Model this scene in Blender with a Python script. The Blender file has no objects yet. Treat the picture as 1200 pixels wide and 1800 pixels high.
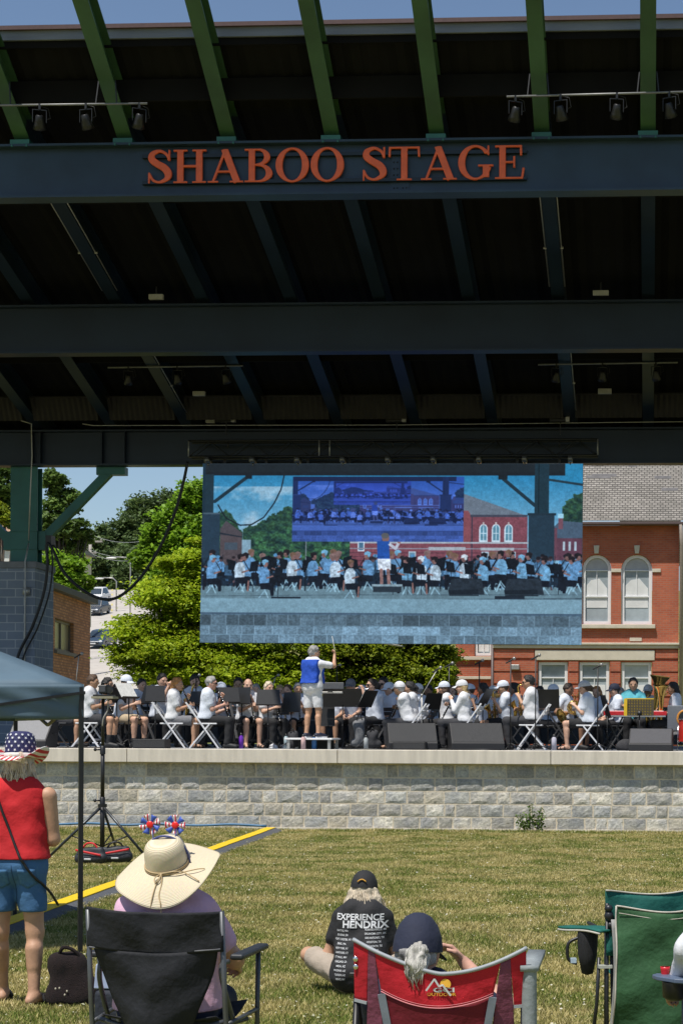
import bpy, bmesh, math, random
import numpy as np
from mathutils import Vector, Matrix
from mathutils.bvhtree import BVHTree

R = math.radians
def LS(*a, **k): return [float(v) for v in np.linspace(*a, **k)]
random.seed(7)
rng = np.random.default_rng(11)
S = bpy.context.scene
COL = S.collection

# ------------------------------------------------------------------ camera, sky, sun, exposure
F, PX, HY, CAMZ, YAW, ROLL = 3100.0, 970.0, 1291.0, 1.66, R(3.2), 0.0049
cam = bpy.data.cameras.new('camera')
cam.sensor_width = 36; cam.sensor_fit = 'AUTO'
cam.lens = 36 * F / 1800
cam.shift_x = (600 - PX) / 1800
cam.shift_y = (HY - 900) / 1800
cam.clip_start = 0.1; cam.clip_end = 3000
camo = bpy.data.objects.new('camera', cam); COL.objects.link(camo)
camo.matrix_world = Matrix.Translation((0, 0, CAMZ)) @ Matrix.Rotation(YAW, 4, 'Z') @ Matrix.Rotation(R(90), 4, 'X') @ Matrix.Rotation(ROLL, 4, 'Z')
S.camera = camo
S.render.resolution_x, S.render.resolution_y = 682, 1024

SUN_EL, SUN_AZ = R(66), R(30)        # azimuth: to the left of straight behind the camera
sdir = Vector((-math.sin(SUN_AZ) * math.cos(SUN_EL), -math.cos(SUN_AZ) * math.cos(SUN_EL), math.sin(SUN_EL)))
world = bpy.data.worlds.new('World'); S.world = world; world.use_nodes = True
wn = world.node_tree
sky = wn.nodes.new('ShaderNodeTexSky'); sky.sky_type = 'NISHITA'; sky.sun_disc = False
sky.sun_elevation = SUN_EL; sky.sun_rotation = math.atan2(sdir.x, sdir.y)
sky.air_density = 1.0; sky.dust_density = 0.5; sky.ozone_density = 1.8
wn.nodes['Background'].inputs['Strength'].default_value = 0.088
wn.links.new(sky.outputs[0], wn.nodes['Background'].inputs['Color'])
sl = bpy.data.lights.new('sun', 'SUN'); sl.energy = 4.2; sl.angle = R(0.5); sl.color = (1, 0.955, 0.88)
so = bpy.data.objects.new('sun', sl); COL.objects.link(so)
so.rotation_euler = sdir.to_track_quat('Z', 'Y').to_euler()
S.view_settings.view_transform = 'Standard'; S.view_settings.look = 'None'
S.view_settings.gamma = 1; S.view_settings.exposure = 0.34
S.cycles.max_bounces = 8; S.cycles.diffuse_bounces = 4; S.cycles.use_denoising = True

_R = Vector((math.cos(YAW), math.sin(YAW), 0)); _F = Vector((-math.sin(YAW), math.cos(YAW), 0)); _Z = Vector((0, 0, 1))
def ray(px, py):
    px, py = float(px), float(py)
    u, v = (px - PX) / F, (HY - py) / F
    return _F + (u - ROLL * v) * _R + (v + ROLL * u) * _Z
def P(px, py, Y):                      # photograph pixel -> world point at depth Y
    d = ray(px, py); return Vector((0, 0, CAMZ)) + d * (Y / d.y)
def G(px, py, z=0.0):                  # photograph pixel -> point on the level z
    d = ray(px, py); return Vector((0, 0, CAMZ)) + d * ((z - CAMZ) / d.z)
# ------------------------------------------------------------------ helpers: objects
def link(o, parent=None):
    COL.objects.link(o)
    if parent is not None: o.parent = parent
    return o
def tag(o, label, cat, group=None, kind=None):
    if label: o['label'] = label
    if cat: o['category'] = cat
    if group: o['group'] = group
    if kind: o['kind'] = kind
    return o
def thing(name, label, cat, loc=(0, 0, 0), rz=0.0, group=None):
    o = bpy.data.objects.new(name, None); o.empty_display_size = .1
    o.location = loc; o.rotation_euler = (0, 0, rz)
    return tag(link(o), label, cat, group)
def copy_tree(o, parent=None):
    c = o.copy(); link(c, parent)
    for ch in list(o.children): copy_tree(ch, c)
    return c
def mesh_obj(name, V, Fc, mat, parent=None, smooth=True, bevel=0, fix=True):
    me = bpy.data.meshes.new(name)
    if isinstance(V, np.ndarray) and isinstance(Fc, np.ndarray):
        nv, nf, k = len(V), len(Fc), Fc.shape[1]
        me.vertices.add(nv); me.vertices.foreach_set('co', V.astype(np.float32).ravel())
        me.loops.add(nf * k); me.loops.foreach_set('vertex_index', Fc.astype(np.int32).ravel())
        me.polygons.add(nf); me.polygons.foreach_set('loop_start', np.arange(nf, dtype=np.int32) * k)
        me.update(calc_edges=True)
    else:
        me.from_pydata([tuple(v) for v in V], [], Fc)
        if fix:
            bm = bmesh.new(); bm.from_mesh(me); bmesh.ops.recalc_face_normals(bm, faces=bm.faces); bm.to_mesh(me); bm.free()
    me.materials.append(mat)
    if smooth:
        me.polygons.foreach_set('use_smooth', [True] * len(me.polygons))
    o = link(bpy.data.objects.new(name, me), parent)
    if bevel:
        b = o.modifiers.new('bevel', 'BEVEL'); b.width = bevel; b.segments = 2; b.limit_method = 'ANGLE'
        b.harden_normals = True
    return o
def frame(d, up=(0, 0, 1)):
    d = Vector(d).normalized(); u = Vector(up)
    if abs(d.dot(u)) > .98: u = Vector((1, 0, 0))
    s = d.cross(u).normalized(); return d, s, s.cross(d)
class MB:
    def __init__(s): s.V = []; s.F = []; s.smooth = False
    def add(s, V, Fc):
        b = len(s.V); s.V += [tuple(v) for v in V]; s.F += [tuple(b + i for i in f) for f in Fc]; return s
    def box(s, x0, y0, z0, x1, y1, z1):
        return s.add([(x0,y0,z0),(x1,y0,z0),(x1,y1,z0),(x0,y1,z0),(x0,y0,z1),(x1,y0,z1),(x1,y1,z1),(x0,y1,z1)],
                     [(3,2,1,0),(4,5,6,7),(0,1,5,4),(1,2,6,5),(2,3,7,6),(3,0,4,7)])
    def bar(s, a, b, w, h, up=(0, 0, 1)):
        a, b = Vector(a), Vector(b); d, sd, u = frame(b - a, up)
        V = [p + sd * (i * w / 2) + u * (j * h / 2) for p in (a, b) for i, j in ((-1,-1),(1,-1),(1,1),(-1,1))]
        return s.add(V, [(3,2,1,0),(4,5,6,7),(0,1,5,4),(1,2,6,5),(2,3,7,6),(3,0,4,7)])
    def tube(s, pts, r, n=8, cap=True):
        pts = [Vector(p) for p in pts]; s.smooth = True
        rs = r if isinstance(r, (list, tuple)) else [r] * len(pts)
        b0 = len(s.V); d = (pts[1] - pts[0]); _, sd, u = frame(d)
        for i, p in enumerate(pts):
            t = (pts[min(i + 1, len(pts) - 1)] - pts[max(i - 1, 0)]).normalized()
            sd = (sd - t * sd.dot(t)); sd = sd.normalized() if sd.length > 1e-6 else frame(t)[1]
            u = sd.cross(t)
            for k in range(n):
                a = 2 * math.pi * k / n
                s.V.append(tuple(p + (sd * math.cos(a) + u * math.sin(a)) * rs[i]))
        for i in range(len(pts) - 1):
            for k in range(n):
                q = b0 + i * n; k2 = (k + 1) % n
                s.F.append((q + k, q + k2, q + n + k2, q + n + k))
        if cap:
            s.F.append(tuple(b0 + k for k in reversed(range(n))))
            s.F.append(tuple(b0 + (len(pts) - 1) * n + k for k in range(n)))
        return s
    def lathe(s, prof, n=20, M=None, sx=1, sy=1):
        s.smooth = True; b = len(s.V); M = M or Matrix()
        for r, z in prof:
            for k in range(n):
                a = 2 * math.pi * k / n
                s.V.append(tuple(M @ Vector((r * math.cos(a) * sx, r * math.sin(a) * sy, z))))
        for i in range(len(prof) - 1):
            for k in range(n):
                k2 = (k + 1) % n; q = b + i * n
                s.F.append((q + k, q + k2, q + n + k2, q + n + k))
        return s
    def ball(s, c, r, n=10, M=None):
        r = (r, r, r) if not isinstance(r, (tuple, list)) else r
        m = (M or Matrix()) @ Matrix.Translation(c) @ Matrix.Diagonal((*r, 1))
        return s.lathe([(max(1e-4, math.sin(math.pi * i / n)), -math.cos(math.pi * i / n)) for i in range(n + 1)], 2 * n, m)
    def grid(s, fn, nu, nv, thick=0.0):
        """surface fn(u,v) with real thickness"""
        s.smooth = True
        A = [[Vector(fn(i / nu, j / nv)) for j in range(nv + 1)] for i in range(nu + 1)]
        def nrm(i, j):
            a = A[min(i + 1, nu)][j] - A[max(i - 1, 0)][j]; b = A[i][min(j + 1, nv)] - A[i][max(j - 1, 0)]
            n = a.cross(b); return n.normalized() if n.length > 1e-9 else Vector((0, 0, 1))
        b = len(s.V); w = nv + 1; N = (nu + 1) * w
        for i in range(nu + 1):
            for j in range(nv + 1): s.V.append(tuple(A[i][j]))
        for i in range(nu):
            for j in range(nv):
                q = b + i * w + j; s.F.append((q, q + w, q + w + 1, q + 1))
        if thick:
            for i in range(nu + 1):
                for j in range(nv + 1): s.V.append(tuple(A[i][j] - nrm(i, j) * thick))
            for i in range(nu):
                for j in range(nv):
                    q = b + N + i * w + j; s.F.append((q + 1, q + w + 1, q + w, q))
            rim = [(i, 0) for i in range(nu)] + [(nu, j) for j in range(nv)] + [(i, nv) for i in range(nu, 0, -1)] + [(0, j) for j in range(nv, 0, -1)]
            for k in range(len(rim)):
                p, q = rim[k], rim[(k + 1) % len(rim)]
                a_, b_ = b + p[0] * w + p[1], b + q[0] * w + q[1]
                s.F.append((b_, a_, a_ + N, b_ + N))
        return s
    def prism(s, poly, y0, y1, axis='y'):
        """polygon in the xz plane pushed along y (or in yz along x)"""
        n = len(poly)
        if axis == 'y': V = [(p[0], y, p[1]) for y in (y0, y1) for p in poly]
        elif axis == 'x': V = [(y, p[0], p[1]) for y in (y0, y1) for p in poly]
        else: V = [(p[0], p[1], y) for y in (y0, y1) for p in poly]
        return s.add(V, [tuple(range(n))[::-1], tuple(range(n, 2 * n))] + [(i, (i + 1) % n, n + (i + 1) % n, n + i) for i in range(n)])
    def build(s, name, mat, parent=None, bevel=0, smooth=None):
        return mesh_obj(name, s.V, s.F, mat, parent, s.smooth if smooth is None else smooth, bevel)
def plate(outline, holes, thick):
    """flat plate with holes in the xz plane, front at y=0, back at y=thick -> (verts, faces)"""
    cu = bpy.data.curves.new('t', 'CURVE'); cu.dimensions = '2D'; cu.fill_mode = 'BOTH'; cu.extrude = thick / 2
    for pl in [outline] + list(holes):
        sp = cu.splines.new('POLY'); sp.points.add(len(pl) - 1); sp.use_cyclic_u = True
        for i, p in enumerate(pl): sp.points[i].co = (p[0], p[1], 0, 1)
    o = bpy.data.objects.new('t', cu); COL.objects.link(o)
    dg = bpy.context.evaluated_depsgraph_get(); me = bpy.data.meshes.new_from_object(o.evaluated_get(dg))
    V = [(v.co.x, thick / 2 - v.co.z, v.co.y) for v in me.vertices]; Fc = [tuple(p.vertices) for p in me.polygons]
    bpy.data.objects.remove(o); bpy.data.curves.remove(cu); bpy.data.meshes.remove(me)
    return V, Fc
def rect(x0, z0, x1, z1): return [(x0, z0), (x1, z0), (x1, z1), (x0, z1)]
def arch(x0, z0, x1, z1, n=14):
    r = (x1 - x0) / 2; c = (x0 + x1) / 2
    return [(x0, z0), (x1, z0)] + [(c + r * math.cos(math.pi * i / n), z1 - r + r * math.sin(math.pi * i / n)) for i in range(n + 1)]

# ------------------------------------------------------------------ materials
_M = {}
def nt(name):
    m = bpy.data.materials.new(name); m.use_nodes = True; t = m.node_tree
    return m, t, t.nodes['Principled BSDF']
def node(t, ty, **kw):
    n = t.nodes.new(ty)
    for k, v in kw.items():
        if k in n.inputs: n.inputs[k].default_value = v
        else: setattr(n, k, v)
    return n
def c4(c): return (c[0], c[1], c[2], 1)
def M(name, col, rough=.6, var=.14, scale=18, bump=0.0, metal=0.0, bscale=4, aniso=None, spec=.5):
    if name in _M: return _M[name]
    m, t, b = nt(name)
    tc = node(t, 'ShaderNodeTexCoord'); mp = node(t, 'ShaderNodeMapping')
    if aniso: mp.inputs['Scale'].default_value = aniso
    t.links.new(tc.outputs['Object'], mp.inputs[0])
    nz = node(t, 'ShaderNodeTexNoise', Scale=scale, Detail=5.0, Roughness=.6); t.links.new(mp.outputs[0], nz.inputs['Vector'])
    mr = node(t, 'ShaderNodeMapRange'); t.links.new(nz.outputs['Fac'], mr.inputs[0])
    mr.inputs[1].default_value = .3; mr.inputs[2].default_value = .7
    mx = node(t, 'ShaderNodeMix', data_type='RGBA')
    mx.inputs[6].default_value = c4([max(0, x * (1 - var)) for x in col]); mx.inputs[7].default_value = c4([min(1, x * (1 + var)) for x in col])
    t.links.new(mr.outputs[0], mx.inputs[0]); t.links.new(mx.outputs[2], b.inputs['Base Color'])
    b.inputs['Roughness'].default_value = rough; b.inputs['Metallic'].default_value = metal
    b.inputs['Specular IOR Level'].default_value = spec
    if bump:
        n2 = node(t, 'ShaderNodeTexNoise', Scale=scale * bscale, Detail=4.0); t.links.new(mp.outputs[0], n2.inputs['Vector'])
        bp = node(t, 'ShaderNodeBump', Strength=bump, Distance=.02); t.links.new(n2.outputs['Fac'], bp.inputs['Height'])
        t.links.new(bp.outputs[0], b.inputs['Normal'])
    _M[name] = m; return m
def brickmat(name, c1, c2, mortar, bw, bh, ms, ax=(1, 0), rough=.85, offset=.5, bump=.4, stain=.25):
    m, t, b = nt(name)
    tc = node(t, 'ShaderNodeTexCoord'); sp = node(t, 'ShaderNodeSeparateXYZ'); t.links.new(tc.outputs['Object'], sp.inputs[0])
    a = node(t, 'ShaderNodeMath', operation='MULTIPLY'); a.inputs[1].default_value = ax[0]; t.links.new(sp.outputs[0], a.inputs[0])
    a2 = node(t, 'ShaderNodeMath', operation='MULTIPLY_ADD'); a2.inputs[1].default_value = ax[1]; t.links.new(sp.outputs[1], a2.inputs[0]); t.links.new(a.outputs[0], a2.inputs[2])
    cb = node(t, 'ShaderNodeCombineXYZ'); t.links.new(a2.outputs[0], cb.inputs[0]); t.links.new(sp.outputs[2], cb.inputs[1])
    br = node(t, 'ShaderNodeTexBrick', offset=offset); t.links.new(cb.outputs[0], br.inputs['Vector'])
    for k, v in (('Color1', c4(c1)), ('Color2', c4(c2)), ('Mortar', c4(mortar)), ('Scale', 1.0), ('Mortar Size', ms), ('Brick Width', bw), ('Row Height', bh), ('Bias', 0.0), ('Mortar Smooth', .1)):
        br.inputs[k].default_value = v
    nz = node(t, 'ShaderNodeTexNoise', Scale=.9, Detail=6.0, Roughness=.65); t.links.new(tc.outputs['Object'], nz.inputs['Vector'])
    mr = node(t, 'ShaderNodeMapRange'); mr.inputs[1].default_value = .3; mr.inputs[2].default_value = .75; mr.inputs[3].default_value = 1 + stain * .4; mr.inputs[4].default_value = 1 - stain
    t.links.new(nz.outputs['Fac'], mr.inputs[0])
    mu = node(t, 'ShaderNodeMix', data_type='RGBA', blend_type='MULTIPLY'); mu.inputs[0].default_value = 1
    t.links.new(br.outputs['Color'], mu.inputs[6]); t.links.new(mr.outputs[0], mu.inputs[7]); t.links.new(mu.outputs[2], b.inputs['Base Color'])
    b.inputs['Roughness'].default_value = rough
    bp = node(t, 'ShaderNodeBump', Strength=bump, Distance=.02, invert=True); t.links.new(br.outputs['Fac'], bp.inputs['Height']); t.links.new(bp.outputs[0], b.inputs['Normal'])
    return m
def islandmat(name, stops, rough=.7, trans=0.0, patch=None, attr=None):
    """each loose leaf or blade takes its own colour from the stops; patch mixes in a second ramp by place"""
    m, t, b = nt(name)
    g = node(t, 'ShaderNodeNewGeometry'); r = node(t, 'ShaderNodeValToRGB'); t.links.new(g.outputs['Random Per Island'], r.inputs[0])
    def ramp(r, st):
        e = r.color_ramp.elements
        while len(e) < len(st): e.new(.5)
        for i, (p, c) in enumerate(st): e[i].position = p; e[i].color = c4(c)
    ramp(r, stops); out = r.outputs[0]
    if patch:
        r2 = node(t, 'ShaderNodeValToRGB'); ramp(r2, patch[0]); t.links.new(g.outputs['Random Per Island'], r2.inputs[0])
        nz = node(t, 'ShaderNodeTexNoise', Scale=patch[1], Detail=5.0, Roughness=.6); t.links.new(g.outputs['Position'], nz.inputs['Vector'])
        mr = node(t, 'ShaderNodeMapRange'); mr.inputs[1].default_value = patch[2]; mr.inputs[2].default_value = patch[3]; t.links.new(nz.outputs['Fac'], mr.inputs[0])
        mx = node(t, 'ShaderNodeMix', data_type='RGBA'); t.links.new(mr.outputs[0], mx.inputs[0]); t.links.new(out, mx.inputs[6]); t.links.new(r2.outputs[0], mx.inputs[7]); out = mx.outputs[2]
    if attr:
        at = node(t, 'ShaderNodeAttribute', attribute_name=attr); mu = node(t, 'ShaderNodeMix', data_type='RGBA', blend_type='MULTIPLY'); mu.inputs[0].default_value = 1
        t.links.new(out, mu.inputs[6]); t.links.new(at.outputs['Fac'], mu.inputs[7]); out = mu.outputs[2]
    t.links.new(out, b.inputs['Base Color']); b.inputs['Roughness'].default_value = rough; b.inputs['Specular IOR Level'].default_value = .3
    if trans:
        tr = node(t, 'ShaderNodeBsdfTranslucent'); t.links.new(out, tr.inputs[0])
        ms = node(t, 'ShaderNodeMixShader'); ms.inputs[0].default_value = trans
        t.links.new(b.outputs[0], ms.inputs[1]); t.links.new(tr.outputs[0], ms.inputs[2]); t.links.new(ms.outputs[0], t.nodes['Material Output'].inputs[0])
    return m

# ------------------------------------------------------------------ smooth-union bodies (surface nets)
class Sdf:
    def __init__(s, k=.03): s.p = []; s.k = k; s.cuts = []; s.noise = 0; s.nf = 40
    def cap(s, a, b, ra, rb=None, k=None): s.p.append(('c', np.array(a, float), np.array(b, float), ra, ra if rb is None else rb, k)); return s
    def ell(s, c, r, rot=None, k=None): s.p.append(('e', np.array(c, float), np.array(r, float), None if rot is None else np.array(rot, float), 0, k)); return s
    def cut(s, n, p): n = np.array(n, float); n /= np.linalg.norm(n); s.cuts.append((n, float(n @ np.array(p, float)))); return s
    def mesh(s, h, grow=0.0):
        lo, hi = [], []
        for q in s.p:
            if q[0] == 'c':
                r = max(q[3], q[4]); lo.append(np.minimum(q[1], q[2]) - r); hi.append(np.maximum(q[1], q[2]) + r)
            else:
                r = q[2].max(); lo.append(q[1] - r); hi.append(q[1] + r)
        o = np.min(lo, 0) - grow - 3 * h; n = np.ceil((np.max(hi, 0) + grow + 3 * h - o) / h).astype(int) + 1
        A = np.full(n, 1.0, np.float32)
        for q, l, u in zip(s.p, lo, hi):
            k = q[5] or s.k; m = grow + k + 2 * h
            i0 = np.maximum(0, np.floor((l - m - o) / h).astype(int)); i1 = np.minimum(n, np.ceil((u + m - o) / h).astype(int) + 1)
            sl = tuple(slice(a, b) for a, b in zip(i0, i1))
            g = [(np.arange(i0[j], i1[j]) * h + o[j]).astype(np.float32) for j in range(3)]
            X, Y, Z = g[0][:, None, None], g[1][None, :, None], g[2][None, None, :]
            if q[0] == 'c':
                a, b = q[1], q[2]; ab = b - a; L = max(float(ab @ ab), 1e-9)
                t = np.clip(((X - a[0]) * ab[0] + (Y - a[1]) * ab[1] + (Z - a[2]) * ab[2]) / L, 0, 1)
                d = np.sqrt((X - a[0] - t * ab[0]) ** 2 + (Y - a[1] - t * ab[1]) ** 2 + (Z - a[2] - t * ab[2]) ** 2) - (q[3] + t * (q[4] - q[3])) - grow
            else:
                c, r, rot = q[1], q[2] + grow, q[3]
                x, y, z = X - c[0], Y - c[1], Z - c[2]
                if rot is not None:
                    x, y, z = [rot[0][j] * x + rot[1][j] * y + rot[2][j] * z for j in range(3)]
                kk = np.sqrt((x / r[0]) ** 2 + (y / r[1]) ** 2 + (z / r[2]) ** 2); k1 = np.sqrt((x / r[0]**2) ** 2 + (y / r[1]**2) ** 2 + (z / r[2]**2) ** 2) + 1e-6
                d = kk * (kk - 1) / k1
            B = A[sl]; w = np.maximum(k - np.abs(B - d), 0) / k
            A[sl] = np.minimum(B, d) - w * w * k * .25
        if s.cuts or s.noise:
            X, Y, Z = np.meshgrid(*[np.arange(n[j], dtype=np.float32) * h + o[j] for j in range(3)], indexing='ij', sparse=True)
            if s.noise:
                f = s.nf
                A = A + s.noise * (np.sin(X * f + 2.1 * np.sin(Z * f * .7)) * np.sin(Y * f * 1.1 + 1.7 * np.sin(X * f * .6)) + np.sin(Z * f * .9 + 2 * np.sin(Y * f * .5 + X * f * .4)))
            for nn, c in s.cuts: A = np.maximum(A, nn[0] * X + nn[1] * Y + nn[2] * Z - c)
        return nets(A, o, h)
def nets(A, o, h):
    neg = A < 0; nx, ny, nz = A.shape
    cnt = sum(neg[i:nx-1+i, j:ny-1+j, k:nz-1+k].astype(np.int8) for i in (0, 1) for j in (0, 1) for k in (0, 1))
    I = np.argwhere((cnt > 0) & (cnt < 8)); idx = np.full(cnt.shape, -1, np.int64); idx[tuple(I.T)] = np.arange(len(I))
    cs = [(i, j, k) for i in (0, 1) for j in (0, 1) for k in (0, 1)]
    val = {c: A[I[:, 0] + c[0], I[:, 1] + c[1], I[:, 2] + c[2]] for c in cs}
    acc = np.zeros((len(I), 3)); num = np.zeros(len(I))
    for a in cs:
        for ax in range(3):
            if a[ax] == 0:
                b = list(a); b[ax] = 1; va, vb = val[a], val[tuple(b)]; m = (va < 0) != (vb < 0)
                t = np.where(m, va / np.where(m, va - vb, 1), 0); p = np.tile(np.array(a, float), (len(I), 1)); p[:, ax] = t
                acc += p * m[:, None]; num += m
    V = (I + acc / num[:, None]) * h + o; Q = []
    for ax in range(3):
        s0 = [slice(1, -1)] * 3; s0[ax] = slice(0, -1); s1 = list(s0); s1[ax] = slice(1, None)
        a, b = neg[tuple(s0)], neg[tuple(s1)]; E = np.argwhere(a != b)
        if not len(E): continue
        fl = a[tuple(E.T)]; off = [1, 1, 1]; off[ax] = 0; E = E + off; u, v = (ax + 1) % 3, (ax + 2) % 3
        def at(du, dv):
            e = E.copy(); e[:, u] -= du; e[:, v] -= dv; return idx[tuple(e.T)]
        q = np.stack([at(1, 1), at(0, 1), at(0, 0), at(1, 0)], 1); q[~fl] = q[~fl][:, ::-1]; Q.append(q)
    Q = np.concatenate(Q); return V, Q[(Q >= 0).all(1)]
def relax(V, Q, it=1, lam=.5):
    for _ in range(it):
        s = np.zeros_like(V); c = np.zeros(len(V))
        for a, b in ((0, 1), (1, 2), (2, 3), (3, 0)):
            np.add.at(s, Q[:, a], V[Q[:, b]]); np.add.at(s, Q[:, b], V[Q[:, a]]); np.add.at(c, Q[:, a], 1); np.add.at(c, Q[:, b], 1)
        V = V * (1 - lam) + lam * s / np.maximum(c, 1)[:, None]
    return V
def sdf_obj(name, sd, h, mat, parent=None, grow=0.0, it=1):
    V, Q = sd.mesh(h, grow); return mesh_obj(name, relax(V, Q, it), Q, mat, parent, True)
# ------------------------------------------------------------------ ground
def groundmat():
    m, t, b = nt('grass_soil')
    g = node(t, 'ShaderNodeNewGeometry')
    n1 = node(t, 'ShaderNodeTexNoise', Scale=.55, Detail=6.0, Roughness=.65); n2 = node(t, 'ShaderNodeTexNoise', Scale=9.0, Detail=6.0, Roughness=.7)
    for n in (n1, n2): t.links.new(g.outputs['Position'], n.inputs['Vector'])
    r1 = node(t, 'ShaderNodeValToRGB'); e = r1.color_ramp.elements
    e[0].position = .35; e[0].color = (.12, .16, .034, 1); e[1].position = .66; e[1].color = (.33, .285, .115, 1)
    r2 = node(t, 'ShaderNodeValToRGB'); e = r2.color_ramp.elements
    e[0].position = .3; e[0].color = (.6, .6, .6, 1); e[1].position = .75; e[1].color = (1.3, 1.3, 1.3, 1)
    t.links.new(n1.outputs['Fac'], r1.inputs[0]); t.links.new(n2.outputs['Fac'], r2.inputs[0])
    mu = node(t, 'ShaderNodeMix', data_type='RGBA', blend_type='MULTIPLY'); mu.inputs[0].default_value = 1
    t.links.new(r1.outputs[0], mu.inputs[6]); t.links.new(r2.outputs[0], mu.inputs[7]); t.links.new(mu.outputs[2], b.inputs['Base Color'])
    b.inputs['Roughness'].default_value = .95; b.inputs['Specular IOR Level'].default_value = .1
    bp = node(t, 'ShaderNodeBump', Strength=.6, Distance=.04); t.links.new(n2.outputs['Fac'], bp.inputs['Height']); t.links.new(bp.outputs[0], b.inputs['Normal'])
    return m
def hill(x, y):
    a = min(1, max(0, (y - 75) / 60)); b = max(0, y - 105)
    return a * a * 2.0 + b * .151 - max(0, y - 225) * .09 if y > 75 else 0.0
ys = list(range(-30, 60, 10)) + list(range(60, 360, 10)) + [400, 500, 650, 850]
xs = list(range(-300, 301, 25))
GV = [(x, y, hill(x, y)) for y in ys for x in xs]; n = len(xs)
GF = [(j * n + i, j * n + i + 1, (j + 1) * n + i + 1, (j + 1) * n + i) for j in range(len(ys) - 1) for i in range(n - 1)]
tag(mesh_obj('ground', GV, GF, groundmat()), 'lawn and rising ground around the stage', None, kind='structure')

# road climbing the hill behind the stage
ROADM = M('road_asphalt', (.42, .385, .345), .9, .12, .6, .15)
rb = MB()
def roadx(y): return P(200, 1100, y).x
ry = [66 + 7 * i for i in range(28)]
def roadpt(u, v):
    y = ry[0] + (ry[-1] - ry[0]) * u; w = 6.0
    return (roadx(y) - w + 2 * w * v + .012 * max(0, y - 190) ** 1.5 * v, y, max(hill(0, y), 0) + .06)
rb.grid(roadpt, 60, 6); rb.build('road', ROADM)
tag(bpy.data.objects['road'], 'pale street climbing the hill behind the stage', None, kind='structure')
mk = MB()
for i in range(22):
    y0 = 70 + i * 8; y1 = y0 + 3
    mk.add([(roadx(y0) - .1 - .2, y0, hill(0, y0) + .07), (roadx(y0) + .1 - .2, y0, hill(0, y0) + .07), (roadx(y1) + .1 - .2, y1, hill(0, y1) + .07), (roadx(y1) - .1 - .2, y1, hill(0, y1) + .07)], [(0, 1, 2, 3)])
tag(mk.build('road_marking', M('road_paint', (.5, .42, .15), .8)), None, None, kind='structure')

# ------------------------------------------------------------------ stage platform
DZ = 1.38; Y0 = 30.0
CONC = M('concrete', (.60, .545, .465), .85, .16, 2.2, .2)
DECKM = M('deck_concrete', (.22, .225, .235), .8, .2, 2, .1)
XL, XR = -20, 9
st = thing('stage_platform', 'raised concrete stage with a pale ledge over a rough granite block wall', 'stage', (0, Y0, 0))
m = MB(); m.box(XL, .30, DZ - .25, XR, 14.5, DZ); m.build('stage_floor', DECKM, st)
m = MB(); x = XL
while x < XR:
    x1 = min(x + 3.66, XR); m.box(x + .004, -.01, DZ - .235, x1 - .004, .30, DZ + .002); x = x1
m.build('ledge', M('ledge_concrete', (.60, .545, .465), .85, .15, 7, .2, aniso=(1, 1, .12)), st, bevel=.012)
def stonemat():
    m, t, b = nt('granite')
    at = node(t, 'ShaderNodeAttribute', attribute_name='tone'); tc = node(t, 'ShaderNodeTexCoord')
    nz = node(t, 'ShaderNodeTexNoise', Scale=26.0, Detail=6.0, Roughness=.75); n2 = node(t, 'ShaderNodeTexNoise', Scale=5.0, Detail=5.0)
    for n in (nz, n2): t.links.new(tc.outputs['Object'], n.inputs['Vector'])
    r = node(t, 'ShaderNodeValToRGB'); e = r.color_ramp.elements
    e[0].position = .3; e[0].color = (.55, .55, .56, 1); e[1].position = .7; e[1].color = (1.28, 1.27, 1.24, 1)
    t.links.new(nz.outputs['Fac'], r.inputs[0])
    r2 = node(t, 'ShaderNodeValToRGB'); e = r2.color_ramp.elements
    e[0].position = .35; e[0].color = (.8, .8, .82, 1); e[1].position = .65; e[1].color = (1.12, 1.08, 1.0, 1); t.links.new(n2.outputs['Fac'], r2.inputs[0])
    a = node(t, 'ShaderNodeMix', data_type='RGBA', blend_type='MULTIPLY'); c = node(t, 'ShaderNodeMix', data_type='RGBA', blend_type='MULTIPLY')
    a.inputs[0].default_value = c.inputs[0].default_value = 1
    t.links.new(at.outputs['Color'], a.inputs[6]); t.links.new(r.outputs[0], a.inputs[7]); t.links.new(a.outputs[2], c.inputs[6]); t.links.new(r2.outputs[0], c.inputs[7])
    t.links.new(c.outputs[2], b.inputs['Base Color']); b.inputs['Roughness'].default_value = .9
    bp = node(t, 'ShaderNodeBump', Strength=.7, Distance=.02); t.links.new(nz.outputs['Fac'], bp.inputs['Height']); t.links.new(bp.outputs[0], b.inputs['Normal'])
    return m
m = MB(); m.box(XL, .148, -.3, XR, .30, DZ - .24); m.build('mortar', M('mortar', (.60, .52, .40), .95, .1, 8, .3), st)
V, Fc, T = [], [], []
zc = [.02, .235, .455, .675, .90, 1.138]
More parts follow.
